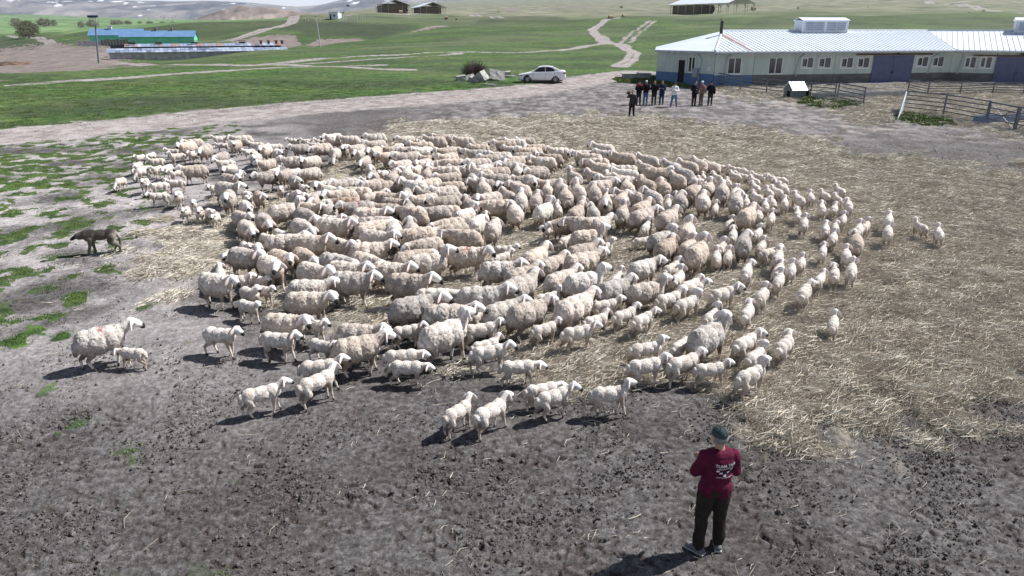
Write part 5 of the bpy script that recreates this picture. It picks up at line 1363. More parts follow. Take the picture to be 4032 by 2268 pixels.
def pipe(W_, pts, off=.12):
    mb = MB(); mb.tube([W_.P(W_.t(u), off if i else .5, W_.z(W_.t(u), v)) for i, (u, v) in enumerate(pts)], .055, 8); bb(mb, 'downpipe', PIPEM)
pipe(WL, [(2745, 201), (2747, 215), (2759, 232), (2753, 330)]); pipe(WF, [(2870, 201), (2869, 216), (2855, 231), (2851, 300)]); pipe(WF, [(3158, 200), (3157, 214), (3138, 228), (3131, 300)])
pipe(WF, [(3681, 196), (3679, 212), (3661, 226), (3651, 290)]); pipe(WR, [(3772, 196), (3773, 211), (3783, 223), (3769, 291)])
t = WF.t(2816); mb = MB(); WF.box(mb, t-.02, t+.28, 3.72, 3.92, .10, .22); lp = bb(mb, 'floodlight', PVC); mb = MB(); WF.box(mb, t+.02, t+.24, 3.75, 3.89, .22, .23); bb(mb, 'lens', GUT, lp)
for u in (3515,): t = WF.t(u); mb = MB(); WF.box(mb, t, t+.22, 3.72, 3.88, .10, .22); bb(mb, 'floodlight', JOINT)
t = WR.t(4001); mb = MB(); WR.box(mb, t, t+.28, 3.65, 3.85, .10, .25); bb(mb, 'floodlight', JOINT)
for W_, us in ((WF, (2900, 3050, 3140, 3290, 3445, 3595)), (WR, (3760, 3925))):
    for u in us: t = W_.t(u); mb = MB(); W_.box(mb, t-.05, t+.05, 3.86, ZE-.02, .03, .5); bb(mb, 'eave_bracket', JOINT)
# number plate on the wall
t = WL.t(2791); z_ = WL.z(t, 271); mb = MB(); WL.box(mb, t-.13, t+.13, z_-.16, z_+.16, .035, .05); pl_ = bb(mb, 'number_sign', PVC)
mb = MB(); WL.box(mb, t-.015, t+.02, z_-.10, z_+.10, .05, .054); WL.box(mb, t-.05, t-.015, z_+.05, z_+.08, .05, .054); bb(mb, 'numeral', JOINT, pl_)
# roof: sheets running up from the eaves to ridge, hip or valley
OV = .62; RD = 6.7; ZR = 5.72
def roof(W_, lo_hip, hi_hip, name, pw=.45, aext=0.):
    "lo_hip/hi_hip: shift of the ridge end against the eaves end, metres"
    z0 = ZE+.02; up = Vector((-W_.n.x*(RD+OV), -W_.n.y*(RD+OV), ZR-z0)); base = W_.a+W_.n*OV
    nrm = Vector((W_.d.x, W_.d.y, 0)).cross(up).normalized(); L0, L1 = aext, W_.L+(0 if aext <= 0 else 0)
    e0, e1 = -OV*.0+roof.s0, W_.L+roof.s1; r0, r1 = e0+lo_hip, e1+hi_hip
    def pt(a, h): q = base+W_.d*a; return Vector((q.x, q.y, z0))+up*h
    a = min(e0, r0); n = 0
    while a < max(e1, r1)-.02:
        b = min(a+pw, max(e1, r1)); m = (a+b)/2
        def rng(x):
            lo, hi = 0., 1.
            if lo_hip > 0 and x < r0: hi = min(hi, (x-e0)/lo_hip)
            if lo_hip < 0 and x < e0: lo = max(lo, (x-e0)/lo_hip)
            if hi_hip < 0 and x > r1: hi = min(hi, (e1-x)/-hi_hip)
            if hi_hip > 0 and x > e1: lo = max(lo, (x-e1)/hi_hip)
            return lo, max(lo, hi)
        la, ha = rng(a+.001); lb, hb_ = rng(b-.001)
        if ha-la > .01 or hb_-lb > .01:
            gp = .055 if W_ is WF else .014; q = [pt(a, la), pt(b-gp, lb), pt(b-gp, hb_), pt(a, ha)]
            mb = MB(); t_ = nrm*.03; mb.hexa([p-t_ for p in q]+q)
            w_ = Vector((W_.d.x, W_.d.y, 0))*.045; k = nrm*.045; mb.hexa([q[0], q[0]+w_, q[3]+w_, q[3], q[0]+k, q[0]+w_*.7+k, q[3]+w_*.7+k, q[3]+k])
            bb(mb, 'roof_sheet', ROOFM); n += 1
        a = b
    lo_ = [pt(e0, .01), pt(e1, .01), pt(r1, 1), pt(r0, 1)]; mb = MB(); mb.hexa([p-nrm*.05 for p in lo_]+[p-nrm*.034 for p in lo_]); bb(mb, 'seam_shadow_sheet', SEAM)  # dark blue sheet, its colour painting shadow lines in the sheet gaps
    mb = MB(); mb.hexa([pt(e0, -.02)+Vector((0, 0, -.16)), pt(e1, -.02)+Vector((0, 0, -.16)), pt(e1, .012)+Vector((0, 0, -.16)), pt(e0, .012)+Vector((0, 0, -.16)), pt(e0, -.02)+Vector((0, 0, -.03)), pt(e1, -.02)+Vector((0, 0, -.03)), pt(e1, .012)+Vector((0, 0, -.045)), pt(e0, .012)+Vector((0, 0, -.045))]); bb(mb, 'gutter', GUT)
    mb = MB(); mb.hexa([pt(e0, .013)+Vector((0, 0, -.20)), pt(e1, .013)+Vector((0, 0, -.20)), pt(e1, .09)+Vector((0, 0, -.24)), pt(e0, .09)+Vector((0, 0, -.24)), pt(e0, .013)+Vector((0, 0, -.04)), pt(e1, .013)+Vector((0, 0, -.04)), pt(e1, .09)+Vector((0, 0, -.05)), pt(e0, .09)+Vector((0, 0, -.05))]); bb(mb, 'fascia', FASC)
    return pt(r0, 1), pt(r1, 1), pt
def meet(A, B, off):
    "where two walls' lines offset outward by off cross, as distance along each"
    pa = A.a+A.n*off; pb = B.a+B.n*off; det = A.d.x*-B.d.y+A.d.y*B.d.x; q = pb-pa
    return (q.x*-B.d.y+q.y*B.d.x)/det, (A.d.x*q.y-A.d.y*q.x)/det
for W_ in (WF, WR, WL):
    if W_.n.y > 0 and W_ is not WL: pass
el, ef = meet(WL, WF, OV); rl, rf = meet(WL, WF, -RD)
ef2, er = meet(WF, WR, OV); rf2, rr_ = meet(WF, WR, -RD)
roof.s0 = ef; roof.s1 = ef2-WF.L
R0, R1, ptF = roof(WF, rf-ef, rf2-ef2, 'f')
roof.s0 = er; roof.s1 = 0.; R2, R3, ptR = roof(WR, rr_-er, 0, 'r')
# hipped end over the left wall
zc0 = ZE+.02; e = WL.a+WL.n*OV; left0 = e+WL.d*.15; left1 = e+WL.d*el; up0 = Vector((left0.x, left0.y, zc0)); up1 = Vector((left1.x, left1.y, zc0)); back = Vector((C0.x+2.0, C0.y+11., zc0))
N_ = 26
for tri, k_ in (((up0, up1, R0), 16), ((back, up0, R0), 22)):
    for i in range(k_):
        a = tri[0].lerp(tri[1], i/k_); b = tri[0].lerp(tri[1], (i+1)/k_-.03/k_); mb = MB(); q = [a, b, b.lerp(R0, .995), a.lerp(R0, .995)]
        nr_ = (q[1]-q[0]).cross(R0-q[0]).normalized(); nr_ = nr_ if nr_.z > 0 else -nr_; mb.hexa([p-nr_*.03 for p in q]+q); bb(mb, 'roof_sheet', ROOFM)
mb = MB(); mb.hexa([up0+Vector((0, 0, -.2)), up1+Vector((0, 0, -.2)), up1+Vector((.1, .1, -.2)), up0+Vector((.1, .1, -.2)), up0, up1, up1+Vector((.1, .1, 0)), up0+Vector((.1, .1, 0))]); bb(mb, 'gutter', GUT)
for a, b in ((R0, R1), (R2, R3), (up1, R0)): mb = MB(); mb.tube([a+Vector((0, 0, .03)), b+Vector((0, 0, .03))], .11, 6); bb(mb, 'ridge_cap', ROOFM)
mb = MB(); bk = [ptF(ef, 0), ptF(ef2, 0)]; q1 = R0; q2 = R1; v_ = Vector((-WF.n.x, -WF.n.y, 0))*7; mb.slab([q1, q2, q2+v_-Vector((0, 0, 1.6)), q1+v_-Vector((0, 0, 1.6))], .04); bb(mb, 'rear_roof', ROOFM)
v2 = Vector((-WR.n.x, -WR.n.y, 0))*7; mb = MB(); mb.slab([R2, R3, R3+v2-Vector((0, 0, 1.6)), R2+v2-Vector((0, 0, 1.6))], .04); bb(mb, 'rear_roof', ROOFM)
# ridge vents with louvres
LOUV = mat('blue_white_louvre', (.50, .58, .70), rough=.45, var=.1)
def vent(A, B, u0, u1):
    d = (B-A).normalized(); n_ = Vector((d.y, -d.x, 0)); lo, hi = 0., (B-A).length
    def solve(u):
        a, b = -3., (B-A).length+3
        for _ in range(40):
            m = (a+b)/2; p = A+d*m
            if toimg(p.x, p.y, p.z)[0] < u: a = m
            else: b = m
        return a
    t0, t1 = solve(u0), solve(u1); z0 = ZR-.25; z1 = ZR+.95; w_ = .75
    def Q(t, o, z): p = A+d*t+n_*o; return Vector((p.x, p.y, z))
    mb = MB(); mb.hexa([Q(t0, -w_, z0), Q(t1, -w_, z0), Q(t1, w_, z0), Q(t0, w_, z0), Q(t0, -w_, z1), Q(t1, -w_, z1), Q(t1, w_, z1), Q(t0, w_, z1)]); v = bb(mb, 'ridge_vent', ROOFM)
    for s in (-1, 1):
        mb = MB(); mb.slab([Q(t0-.12, 0, z1+.28), Q(t1+.12, 0, z1+.28), Q(t1+.12, s*(w_+.15), z1+.01), Q(t0-.12, s*(w_+.15), z1+.01)], .03); bb(mb, 'vent_roof', ROOFM, v)
    for (a, b) in ((t0+.3, (t0+t1)/2-.18), ((t0+t1)/2+.18, t1-.25)):
        for k in range(4):
            z = z0+.30+k*.20; mb = MB(); mb.slab([Q(a, w_+.02, z+.13), Q(b, w_+.02, z+.13), Q(b, w_+.11, z), Q(a, w_+.11, z)], .02); bb(mb, 'louvre', LOUV, v)
    for k in range(5):
        t = t0+(t1-t0)*k/4; mb = MB(); mb.hexa([Q(t-.04, w_, z0), Q(t+.04, w_, z0), Q(t+.04, w_+.06, z0), Q(t-.04, w_+.06, z0), Q(t-.04, w_, z1-.02), Q(t+.04, w_, z1-.02), Q(t+.04, w_+.06, z1-.02), Q(t-.04, w_+.06, z1-.02)]); bb(mb, 'vent_post', PVC, v)
vent(R0, R1, 3141, 3316); vent(R2, R3, 3990, 4180)
# stove pipe
cp_ = ptF(rf*.78, .80); SOOT = mat('sooty_flue', (.03, .03, .032), rough=.7, col2=(.09, .06, .045))
ch = MB(); ch.tube([cp_-Vector((0, 0, .1)), cp_+Vector((0, 0, 1.25))], .155, 12); c_ = bb(ch, 'chimney', SOOT); q = MB(); q.tube([cp_+Vector((0, 0, 1.32)), cp_+Vector((0, 0, 1.38)), cp_+Vector((0, 0, 1.46))], .25, 12, .05); bb(q, 'cowl', SOOT, c_)
RUST = mat('rust_stain', (.30, .12, .05), rough=.8, col2=(.55, .38, .28), scale=2, lo=.3, hi=.6)
for k, (da, w_, h0) in enumerate(((.12, .16, .02), (.40, .10, .25), (-.12, .09, .45))):
    mb = MB(); ab = rf*.78+da; mb.slab([ptF(ab, h0)+Vector((0, 0, .055)), ptF(ab+w_, h0)+Vector((0, 0, .055)), ptF(ab+w_*.8, .79)+Vector((0, 0, .055)), ptF(ab, .79)+Vector((0, 0, .055))], .008); bb(mb, 'rust_streak', RUST)

# ============================================================ FENCES, TROUGHS, KENNEL
def fence(name, label, pts, rails, hgt, rr_=.036, group='pipe fences of the yard', zoff=0., last=True):
    ps = [hit(u, v) if not isinstance(u, Vector) else u for u, v in pts]; a0 = ps[0]; r = tag(empty(name, a0), label, 'fence' if 'gate' not in name else 'gate', group)
    for i, p in enumerate(ps):
        mb = MB(); q = p-a0; mb.tube([q-Vector((0, 0, .2)), q+Vector((0, 0, hgt+.06))], .055, 8); mb.build('post', GALV, r)
    for i in range(len(ps)-1):
        for k in range(rails):
            h_ = .12+(hgt-.12)*k/(rails-1); mb = MB(); mb.tube([ps[i]-a0+Vector((0, 0, h_)), ps[i+1]-a0+Vector((0, 0, h_))], rr_*(1.2 if k == rails-1 else 1), 6); mb.build('rail', GALV, r)
    return r, ps
fence('pipe_fence', 'grey pipe fence running from the barn corner past the kennel', [(2815, 341), (2844, 348), (2914, 360), (3016, 373), (3100, 381), (3188, 390), (3284, 399)], 5, 1.22)
fence('field_gate', 'dark tubular gate with open end standing beside green weeds', [(3294, 402), (3396, 424)], 6, 1.40)
fence('pipe_fence', 'pipe fence across the back of the straw pen, below the right doors', [(3573, 366), (3649, 384), (3777, 383), (3905, 377), (4026, 381), (4150, 385)], 6, 1.05)
fence('pipe_fence', 'near pipe fence slanting down to the right edge of the pen', [(3553, 442), (3711, 461), (3877, 493)], 6, 1.42)
for (a, b, l) in (((3882, 494), (3988, 519), 'left of two braced gates at the right edge'), ((3996, 521), (4110, 532), 'right one of two braced gates, cut by the photo edge')):
    g, ps = fence('field_gate', 'tubular steel '+l, [a, b], 5, 1.38)
    for k in ((.15, 1.3), (1.3, .15)): mb = MB(); mb.tube([Vector((0, 0, k[0])), ps[1]-ps[0]+Vector((0, 0, k[1]))], .02, 6); mb.build('brace', GALV, g)
# pale sheeted gate end seen nearly edge-on
a, b = hit(3553, 442), hit(3532, 473); g = tag(empty('sheet_panel', b), 'narrow pale metal sheet panel leaning at the end of the near fence', 'panel'); mb = MB(); d = a-b
mb.hexa([Vector((0, 0, .02)), d+Vector((0, 0, .1)), d+Vector((.06, 0, .1)), Vector((.06, 0, .02)), Vector((0, 0, 1.0))+d*.75, d+Vector((0, 0, 1.45)), d+Vector((.06, 0, 1.45)), Vector((.06, 0, 1.0))+d*.75]); mb.build('sheet', PIPEM, g)
mb = MB(); mb.tube([Vector((-.01, -.02, 0)), d*.75+Vector((-.01, 0, 1.1)), d+Vector((0, 0, 1.5))], .025, 6); mb.build('edge_tube', GALV, g)
# feed bunk with rail
a, b = hit(3222, 399), hit(3574, 386); d = (b-a); L_ = d.length; ang = math.atan2(d.y, d.x); tr = tag(empty('feed_bunk', a, ang), 'long concrete feed bunk with a pipe rail standing in the straw pen', 'trough')
mb = MB(); mb.box((L_/2, 0, .3), (L_, .10, .62)); mb.build('front_wall', CONC, tr, bevel=.01); mb = MB(); mb.box((L_/2, .75, .3), (L_, .10, .62)); mb.build('back_wall', CONC, tr, bevel=.01); mb = MB(); mb.box((L_/2, .375, .12), (L_, .645, .2)); mb.build('floor_slab', CONC, tr)
for x in (0, L_): mb = MB(); mb.box((x, .375, .3), (.1, .86, .60)); mb.build('end_wall', CONC, tr)
GT = mat('pale_galvanised_tube', (.45, .48, .50), rough=.5)
for z in (.85, 1.2): mb = MB(); mb.tube([(.3, .375, z), (L_-.1, .375, z)], .03, 6); mb.build('rail', GT, tr)
for x in (.3, L_*.38, L_*.62, L_-.2): mb = MB(); mb.tube([(x-.3, .375, .55), (x, .375, .85), (x+.3, .375, .55)], .025, 6); mb.tube([(x, .375, .85), (x, .375, 1.2)], .025, 6); mb.build('rail_support', GT, tr)
# blue water trough
p = hit(3940, 487); wt = tag(empty('water_trough', p, .25), 'low blue-grey water trough lying behind the right gates', 'trough'); TB = mat('blue_grey_paint', (.14, .20, .30), rough=.6)
for c, dd in (((0, -.4, .25), (3.4, .06, .5)), ((0, .4, .25), (3.4, .06, .5)), ((-1.67, 0, .25), (.06, .74, .5)), ((1.67, 0, .25), (.06, .74, .5))): mb = MB(); mb.box(c, dd); mb.build('side', TB, wt)
mb = MB(); mb.box((0, 0, .06), (3.28, .74, .1)); mb.build('bottom', TB, wt)
# kennel
p = hit(3128, 390); kn = tag(empty('kennel', p, math.radians(14)), 'small grey dog kennel with ribbed metal roof beside the pipe fence', 'kennel'); KB = mat('grey_board', (.16, .18, .20), rough=.85, scale=5)
mb = MB(); x0, x1, y0, y1, hh, rh = -.62, .62, -.5, .6, .78, 1.28
mb.hexa([(x0, y0, 0), (x1, y0, 0), (x1, y1, 0), (x0, y1, 0), (x0, y0, hh), (x1, y0, hh), (x1, y1, hh), (x0, y1, hh)]); mb.add([(x0, y0, hh), (x0, y1, hh), (x0, .05, rh-.02), (x1, y0, hh), (x1, y1, hh), (x1, .05, rh-.02)], [(0, 2, 1), (3, 4, 5), (0, 3, 5, 2), (1, 2, 5, 4)]); mb.build('walls', KB, kn)
for s in (-1, 1):
    for k in range(5):
        xa = x0-.08+k*(x1-x0+.16)/5; xb = xa+(x1-x0+.16)/5-.015; ye = y0-.12 if s < 0 else y1+.12; mb = MB(); mb.slab([(xa, ye, hh-.08), (xb, ye, hh-.08), (xb, .05, rh+.04), (xa, .05, rh+.04)] if s < 0 else [(xb, ye, hh-.08), (xa, ye, hh-.08), (xa, .05, rh+.04), (xb, .05, rh+.04)], .02)
        mb.tube([(xa, ye, hh-.06), (xa, .05, rh+.06)], .018, 5); mb.build('roof_sheet', ROOFM, kn)
mb = MB(); mb.box((x0-.012, -.05, .32), (.02, .42, .62)); mb.build('doorway', mat('kennel_dark', (.008, .008, .009), rough=1), kn)
p2 = hit(3172, 388); wb = tag(empty('barrel', p2), 'dark barrel standing right of the kennel', 'barrel'); mb = MB(); mb.tube([(0, 0, 0), (0, 0, .3), (0, 0, .32), (0, 0, .62)], .24, 14); mb.build('drum', M_['black'], wb, bevel=.01); mb = MB(); mb.tube([(0, 0, .62), (0, 0, .66)], .25, 14); mb.build('rim', GALV, wb)
# broken concrete trough left of the barn
p = hit(2504, 312); bt = tag(empty('old_trough', p, .0), 'weathered low concrete trough beside the barn left corner', 'trough')
mb = MB(); mb.box((0, 0, .28), (2.75, .9, .46)); mb.build('body', CONC, bt, bevel=.04); mb = MB(); mb.box((0, 0, .55), (2.9, 1.0, .07)); mb.build('rim', mat('pale_concrete_rim', (.5, .5, .48), rough=.9), bt, bevel=.02)
# rubble blocks
RUB = mat('broken_pale_concrete', (.26, .255, .25), rough=.9, scale=3, col2=(.52, .51, .49), bump=.8, bscale=14)
def rock(u, v, dm_, rot, seed, label):
    p = hit(u, v); rr = random.Random(seed); bm = bmesh.new(); bmesh.ops.create_cube(bm, size=1); bmesh.ops.subdivide_edges(bm, edges=bm.edges[:], cuts=4, use_grid_fill=True)
    for vv in bm.verts:
        c = vv.co; c.x += .10*round(2*c.y)*c.z*((seed % 3)-1); c.y *= 1-.18*(c.z+.5)*((seed % 2))
        c.x *= dm_[0]; c.y *= dm_[1]; c.z *= dm_[2]; f = fbm(np.array([c.x*2+seed]), np.array([c.y*2+c.z*1.7]), 3, seed)[0]; c += c.normalized()*float(f)*.09
    me = D.meshes.new('concrete_block'); bm.to_mesh(me); bm.free(); me.materials.append(RUB); o = link('concrete_block', me); o.location = p+Vector((0, 0, dm_[2]*.38)); o.rotation_euler = [math.radians(r) for r in rot]
    tag(o, label, 'rubble block', 'broken concrete blocks by the bush')
rock(1815, 318, (.9, .7, .55), (6, -8, 20), 1, 'leftmost small grey-white broken concrete block by the bush')
rock(1845, 314, (1.1, .6, .5), (-10, -16, 30), 2, 'pale oblong concrete block second from left, in front of the bush')
rock(1870, 322, (1.1, .7, .45), (12, 18, -30), 3, 'dark-sided low slab between two white blocks')
rock(1892, 322, (1.2, .9, .95), (15, -30, -35), 4, 'tall tilted white concrete block standing on a corner')
rock(1955, 316, (1.5, .9, 1.0), (-22, 10, 10), 5, 'largest rough beige concrete block with a hollow face')
rock(1915, 317, (.7, .6, .6), (0, 20, 40), 6, 'dark block wedged between the tall and the largest block')
rock(1983, 300, (1.4, .7, .5), (5, -5, 10), 7, 'white slab resting behind the largest block')
rock(2000, 305, (1.5, .5, .22), (2, 4, 6), 8, 'thin flat pale slab at the right end of the rubble')
rock(1930, 337, (.9, .4, .16), (0, 2, -8), 9, 'flat pale stone lying in the grass in front of the rubble')
# ============================================================ THE VALLEY AND THE HILLS
GRNW = mat('mint_green_wall', (.17, .66, .45), rough=.8, var=.1, scale=.5); GRND = mat('shaded_mint_gable', (.13, .55, .40), rough=.8, var=.1, scale=.5); BLR = mat('blue_sheet_roof', (.13, .24, .42), rough=.45, var=.12, scale=.4)  # gable mint is the wall mint with shade put into its colour
STONE = mat('grey_rubble_wall', (.30, .29, .33), rough=.95, scale=1.2, col2=(.58, .55, .60), bump=.5, bscale=6); WOODG = mat('weathered_boards', (.13, .10, .085), rough=.9, scale=2, col2=(.26, .22, .19)); DARK = mat('deep_shade_opening', (.012, .012, .012), rough=1)
def gable(name, label, A, yaw, length, width, hw, hr, wall, gab, roofm, npan, chim=(), extra=None):
    "A: front left base corner; long side runs along local +x, gable end at local x=0"
    r = tag(empty(name, A, yaw), label, 'barn'); zb = -2.5
    for nm, q in (('wall', [(0, 0), (length, 0), (length, .25), (0, .25)]), ('wall', [(0, width-.25), (length, width-.25), (length, width), (0, width)])):
        mb = MB(); mb.hexa([(x, y, zb) for x, y in q]+[(x, y, hw) for x, y in q]); mb.build(nm, wall, r)
    for x in (0, length-.25):
        mb = MB(); e = .01; y0, y1 = .25, width-.25; mb.add([(x, y0, zb), (x, y1, zb), (x, y1, hw), (x, width/2, hr-.1), (x, y0, hw), (x+.25, y0, zb), (x+.25, y1, zb), (x+.25, y1, hw), (x+.25, width/2, hr-.1), (x+.25, y0, hw)], [(0, 1, 2, 3, 4), (9, 8, 7, 6, 5), (0, 5, 6, 1), (1, 6, 7, 2), (2, 7, 8, 3), (3, 8, 9, 4), (4, 9, 5, 0)]); mb.build('gable_wall', gab, r)
    o = .5; sl = (hr-hw)/(width/2)
    for s in (0, 1):
        ye = -o if s == 0 else width+o; ze = hw-o*sl
        for k in range(npan):
            xa = -o+k*(length+2*o)/npan; xb = xa+(length+2*o)/npan-.03; q = [(xa, ye, ze+.05), (xb, ye, ze+.05), (xb, width/2, hr+.05), (xa, width/2, hr+.05)]
            if s: q = [q[1], q[0], q[3], q[2]]
            mb = MB(); mb.slab(q, .06); mb.build('roof_sheet', roofm, r)
    for cx_, big in chim:
        mb = MB(); mb.box((cx_, width/2, hr+.45), (.8*big, .8*big, .8)); c = mb.build('ridge_vent', WOODG if big < 1.3 else ROOFM, r); mb = MB(); mb.box((cx_, width/2, hr+.93), (1.1*big, 1.1*big, .12)); mb.build('vent_cap', GUT, c)
    return r
p = hit(479, 183, 84); y2 = p.y
A = at(479, 182, y2); E_ = at(764, 172, y2*1.02); yaw2 = math.atan2(E_.y-A.y, E_.x-A.x); L2 = (E_-A).length; k2 = y2/250
b2 = gable('green_barn', 'nearer mint green barn with long blue sheet roof in the valley', A, yaw2+.06, L2, 8.5*k2, 3.1*k2, 4.9*k2, GRNW, GRND, BLR, 22, ((L2*.46, 1.), (L2*.68, .8)))
mb = MB(); mb.box((-.03, 4*k2, 1.5*k2), (.1, .9, 1.6)); mb.build('window', DARK, b2)
A1 = at(357, 172, y2*1.06); b1 = gable('green_barn', 'farther mint green barn partly hidden behind the nearer green barn', A1, yaw2+.06, 17*k2, 8.5*k2, 3.0*k2, 5.0*k2, GRNW, GRND, BLR, 9, ((6.2*k2, 1.5),))
# board pen beside the green barn
pp = at(405, 176, y2*.98); pen = tag(empty('board_pen', pp, yaw2), 'weathered board pen with stone base beside the green barns', 'fence')
for k in range(9): mb = MB(); mb.box((k*.95, 0, .6), (.8, .08, 1.7+.3*(k % 3))); mb.build('board', WOODG, pen)
mb = MB(); mb.box((-4, .4, .4), (7.5, .4, 1.6)); mb.build('stone_base', STONE, pen)
# low barn with patched tin roof
yb = hit(437, 240, 84).y; A = at(435, 239, yb); Bq = at(1128, 190, yb*1.10); zt = A.z+0
d = Vector((Bq.x-A.x, Bq.y-A.y)); Lb = d.length; yw = math.atan2(d.y, d.x); hw = at(435, 207, yb).z-A.z
tb = tag(empty('tin_roof_barn', A, yw), 'low stone barn with patched tin roof half hidden by the grassy bank', 'barn')
mb = MB(); mb.box((Lb/2, .2, hw/2-1), (Lb, .4, hw+2)); mb.build('wall', STONE, tb); mb = MB(); mb.box((.2, 4.9, hw/2-1), (.4, 9, hw+2)); mb.build('wall', STONE, tb)
TIN = [mat('tin_sheet_blue_grey', (.17, .22, .33), rough=.6, scale=.8, col2=(.30, .36, .48), spec=.5), mat('tin_sheet_pale', (.36, .42, .54), rough=.6, var=.15), mat('tin_sheet_rusty', (.20, .09, .06), rough=.8, scale=1.2, col2=(.36, .30, .32)), mat('tin_sheet_dull', (.13, .16, .24), rough=.6, var=.2)]
rq = random.Random(8); n = 44; zt1 = at(640, 190, yb).z-A.z
rise1 = .55; dep1 = 3.2
for k in range(n):
    x0 = -.5+k*(Lb+1)/n; x1 = x0+(Lb+1)/n-.04; j = rq.uniform(-.05, .05); h0 = hw+.0; taper = min(1, (k+1)/5)
    for row, (ya, yb_, za, zb_) in enumerate(((-.6, 1.35, h0, h0+.34), (1.3, 3.4, h0+.38, h0+.74))):
        zz = rq.uniform(-.02, .02); mb = MB(); mb.slab([(x0, ya+j, za+zz), (x1, ya+j, za+zz), (x1, yb_, zb_+zz), (x0, yb_, zb_+zz)], .03); mb.build('roof_sheet', rq.choice([TIN[0]]*4+[TIN[1]]*3+[TIN[3]]), tb)
    if 3 < k < n-1:
        mb = MB(); mb.slab([(x0, 3.5, h0+1.05), (x1, 3.5, h0+1.05), (x1, 6.6, h0+1.62), (x0, 6.6, h0+1.62)], .03); mb.build('roof_sheet', rq.choice([TIN[2]]*3+[TIN[0]]*4+[TIN[1]]) if k < 34 else rq.choice(TIN), tb)
mb = MB(); mb.box((Lb*.54, 3.7, hw+.86), (Lb*.86, .2, .30)); mb.build('clerestory_gap', DARK, tb)
mb = MB(); mb.slab([(0, 6.6, hw+1.6), (Lb, 6.6, hw+1.6), (Lb, 10, hw), (0, 10, hw)], .04); mb.build('rear_roof', TIN[3], tb)
for u in (690-70, 760, 955, 1030, 1062, 1095, 1120, 520):
    x = (u-435)/(1128-435)*Lb; mb = MB(); mb.box((x, 5.2 if u < 1000 else 3.2, hw+1.75), (.5 if u > 1000 else 1.4, .5, .7 if u > 1000 else .35)); cc = mb.build('flue', RUSTB if u > 1000 else DARK, tb); mb = MB(); mb.box((x, 5.2 if u < 1000 else 3.2, hw+2.18), (.8 if u > 1000 else 1.7, .8, .14)); mb.build('flue_cap', WOODG, cc)
# masts and poles
def lattice(x, y, z, h, n=10):
    pass
p = hit(388, 249, 84); hm = at(372, 64, p.y).z-p.z; lean = at(372, 64, p.y).x-p.x; ms = tag(empty('light_mast', p), 'tall grey lamp mast with a floodlight platform left of the tin-roof barn', 'lamp mast'); GM = mat('grey_mast_steel', (.19, .22, .26), rough=.6, var=.3, scale=8)
mb = MB(); mb.tube([(0, 0, -.5), (lean*.8, 0, hm*.80)], .21, 8, .13); mb.build('mast', GM, ms); mb = MB(); top = Vector((lean*.8, 0, hm*.80))
for sx_, sy_ in ((-1, -1), (1, -1), (1, 1), (-1, 1)): mb.tube([top+Vector((sx_*.45, sy_*.45, 0)), top+Vector((sx_*.55, sy_*.55, hm*.17))], .05, 5)
mb.build('platform_frame', GM, ms); mb = MB()
for zz in (0, hm*.165): mb.box(top+Vector((0, 0, zz)), (1.25, 1.25, .08))
mb.build('platform', GM, ms)
for k in range(4): mb = MB(); mb.box(top+Vector((-.75+k*.5, -.3, hm*.165+.28)), (.42, .3, .34), rot=Euler((.4, 0, 0)).to_matrix()); mb.build('floodlight', FASC, ms)
p = hit(1262, 180, 84); tp = at(1243, 60, p.y); pl = tag(empty('utility_pole', p), 'thin pale leaning pole on the grass below the white hut', 'pole'); mb = MB(); mb.tube([(0, 0, -.5), (tp.x-p.x, 0, tp.z-p.z)], .13, 8, .08); mb.build('pole', PIPEM, pl); mb = MB(); mb.box((tp.x-p.x, 0, tp.z-p.z-.25), (1.1, .1, .1)); mb.build('crossarm', GM, pl)
# white hut on the crest
p = hit(1314, 77, 84); s_ = p.y*.94/2750; W_h = 38*s_; Hh = 26*s_; hut = tag(empty('hut', p, -.25), 'small white flat-roofed hut on the hill crest with dark door', 'hut'); WW = mat('whitewashed_wall', (.74, .78, .86), rough=.8, var=.06)
mb = MB(); mb.box((0, 2, Hh/2-.5), (W_h, 4, Hh+1)); mb.build('walls', WW, hut); mb = MB(); mb.box((0, 1.98, Hh+.14), (W_h+.5, 4.5, .28)); mb.build('roof_slab', ROOFM, hut)
mb = MB(); mb.box((-W_h*.33, -.03, Hh*.36), (W_h*.16, .08, Hh*.72)); mb.build('door', DARK, hut); mb = MB(); mb.box((W_h*.08, -.03, Hh*.55), (W_h*.2, .08, Hh*.26)); mb.build('window', DARK, hut)
# post fence round the hut
def posts(name, label, uv, h_, n, sl=.07):
    ps = [hit(u, v, 84) for u, v in uv]; r = tag(empty(name, ps[0]), label, 'fence')
    seg = [(ps[i+1]-ps[i]).length for i in range(len(ps)-1)]; tot = sum(seg)
    for k in range(n):
        t = tot*k/(n-1); i = 0
        while i < len(seg)-1 and t > seg[i]: t -= seg[i]; i += 1
        q = ps[i].lerp(ps[i+1], min(1, t/seg[i])); z = gz(q.x, q.y); mb = MB(); b = Vector((q.x, q.y, z))-ps[0]; mb.tube([b-Vector((0, 0, .2)), b+Vector((rq.uniform(-.3, .3), 0, h_*rq.uniform(.8, 1.2)))], sl, 5); mb.build('post', PIPEM, r)
posts('post_fence', 'thin post fence left of the white hut on the crest', [(1205, 82), (1240, 80), (1280, 78)], 1.5, 9)
posts('post_fence', 'row of pale leaning posts right of the white hut', [(1335, 82), (1380, 84), (1440, 78)], 2.4, 14, .09)
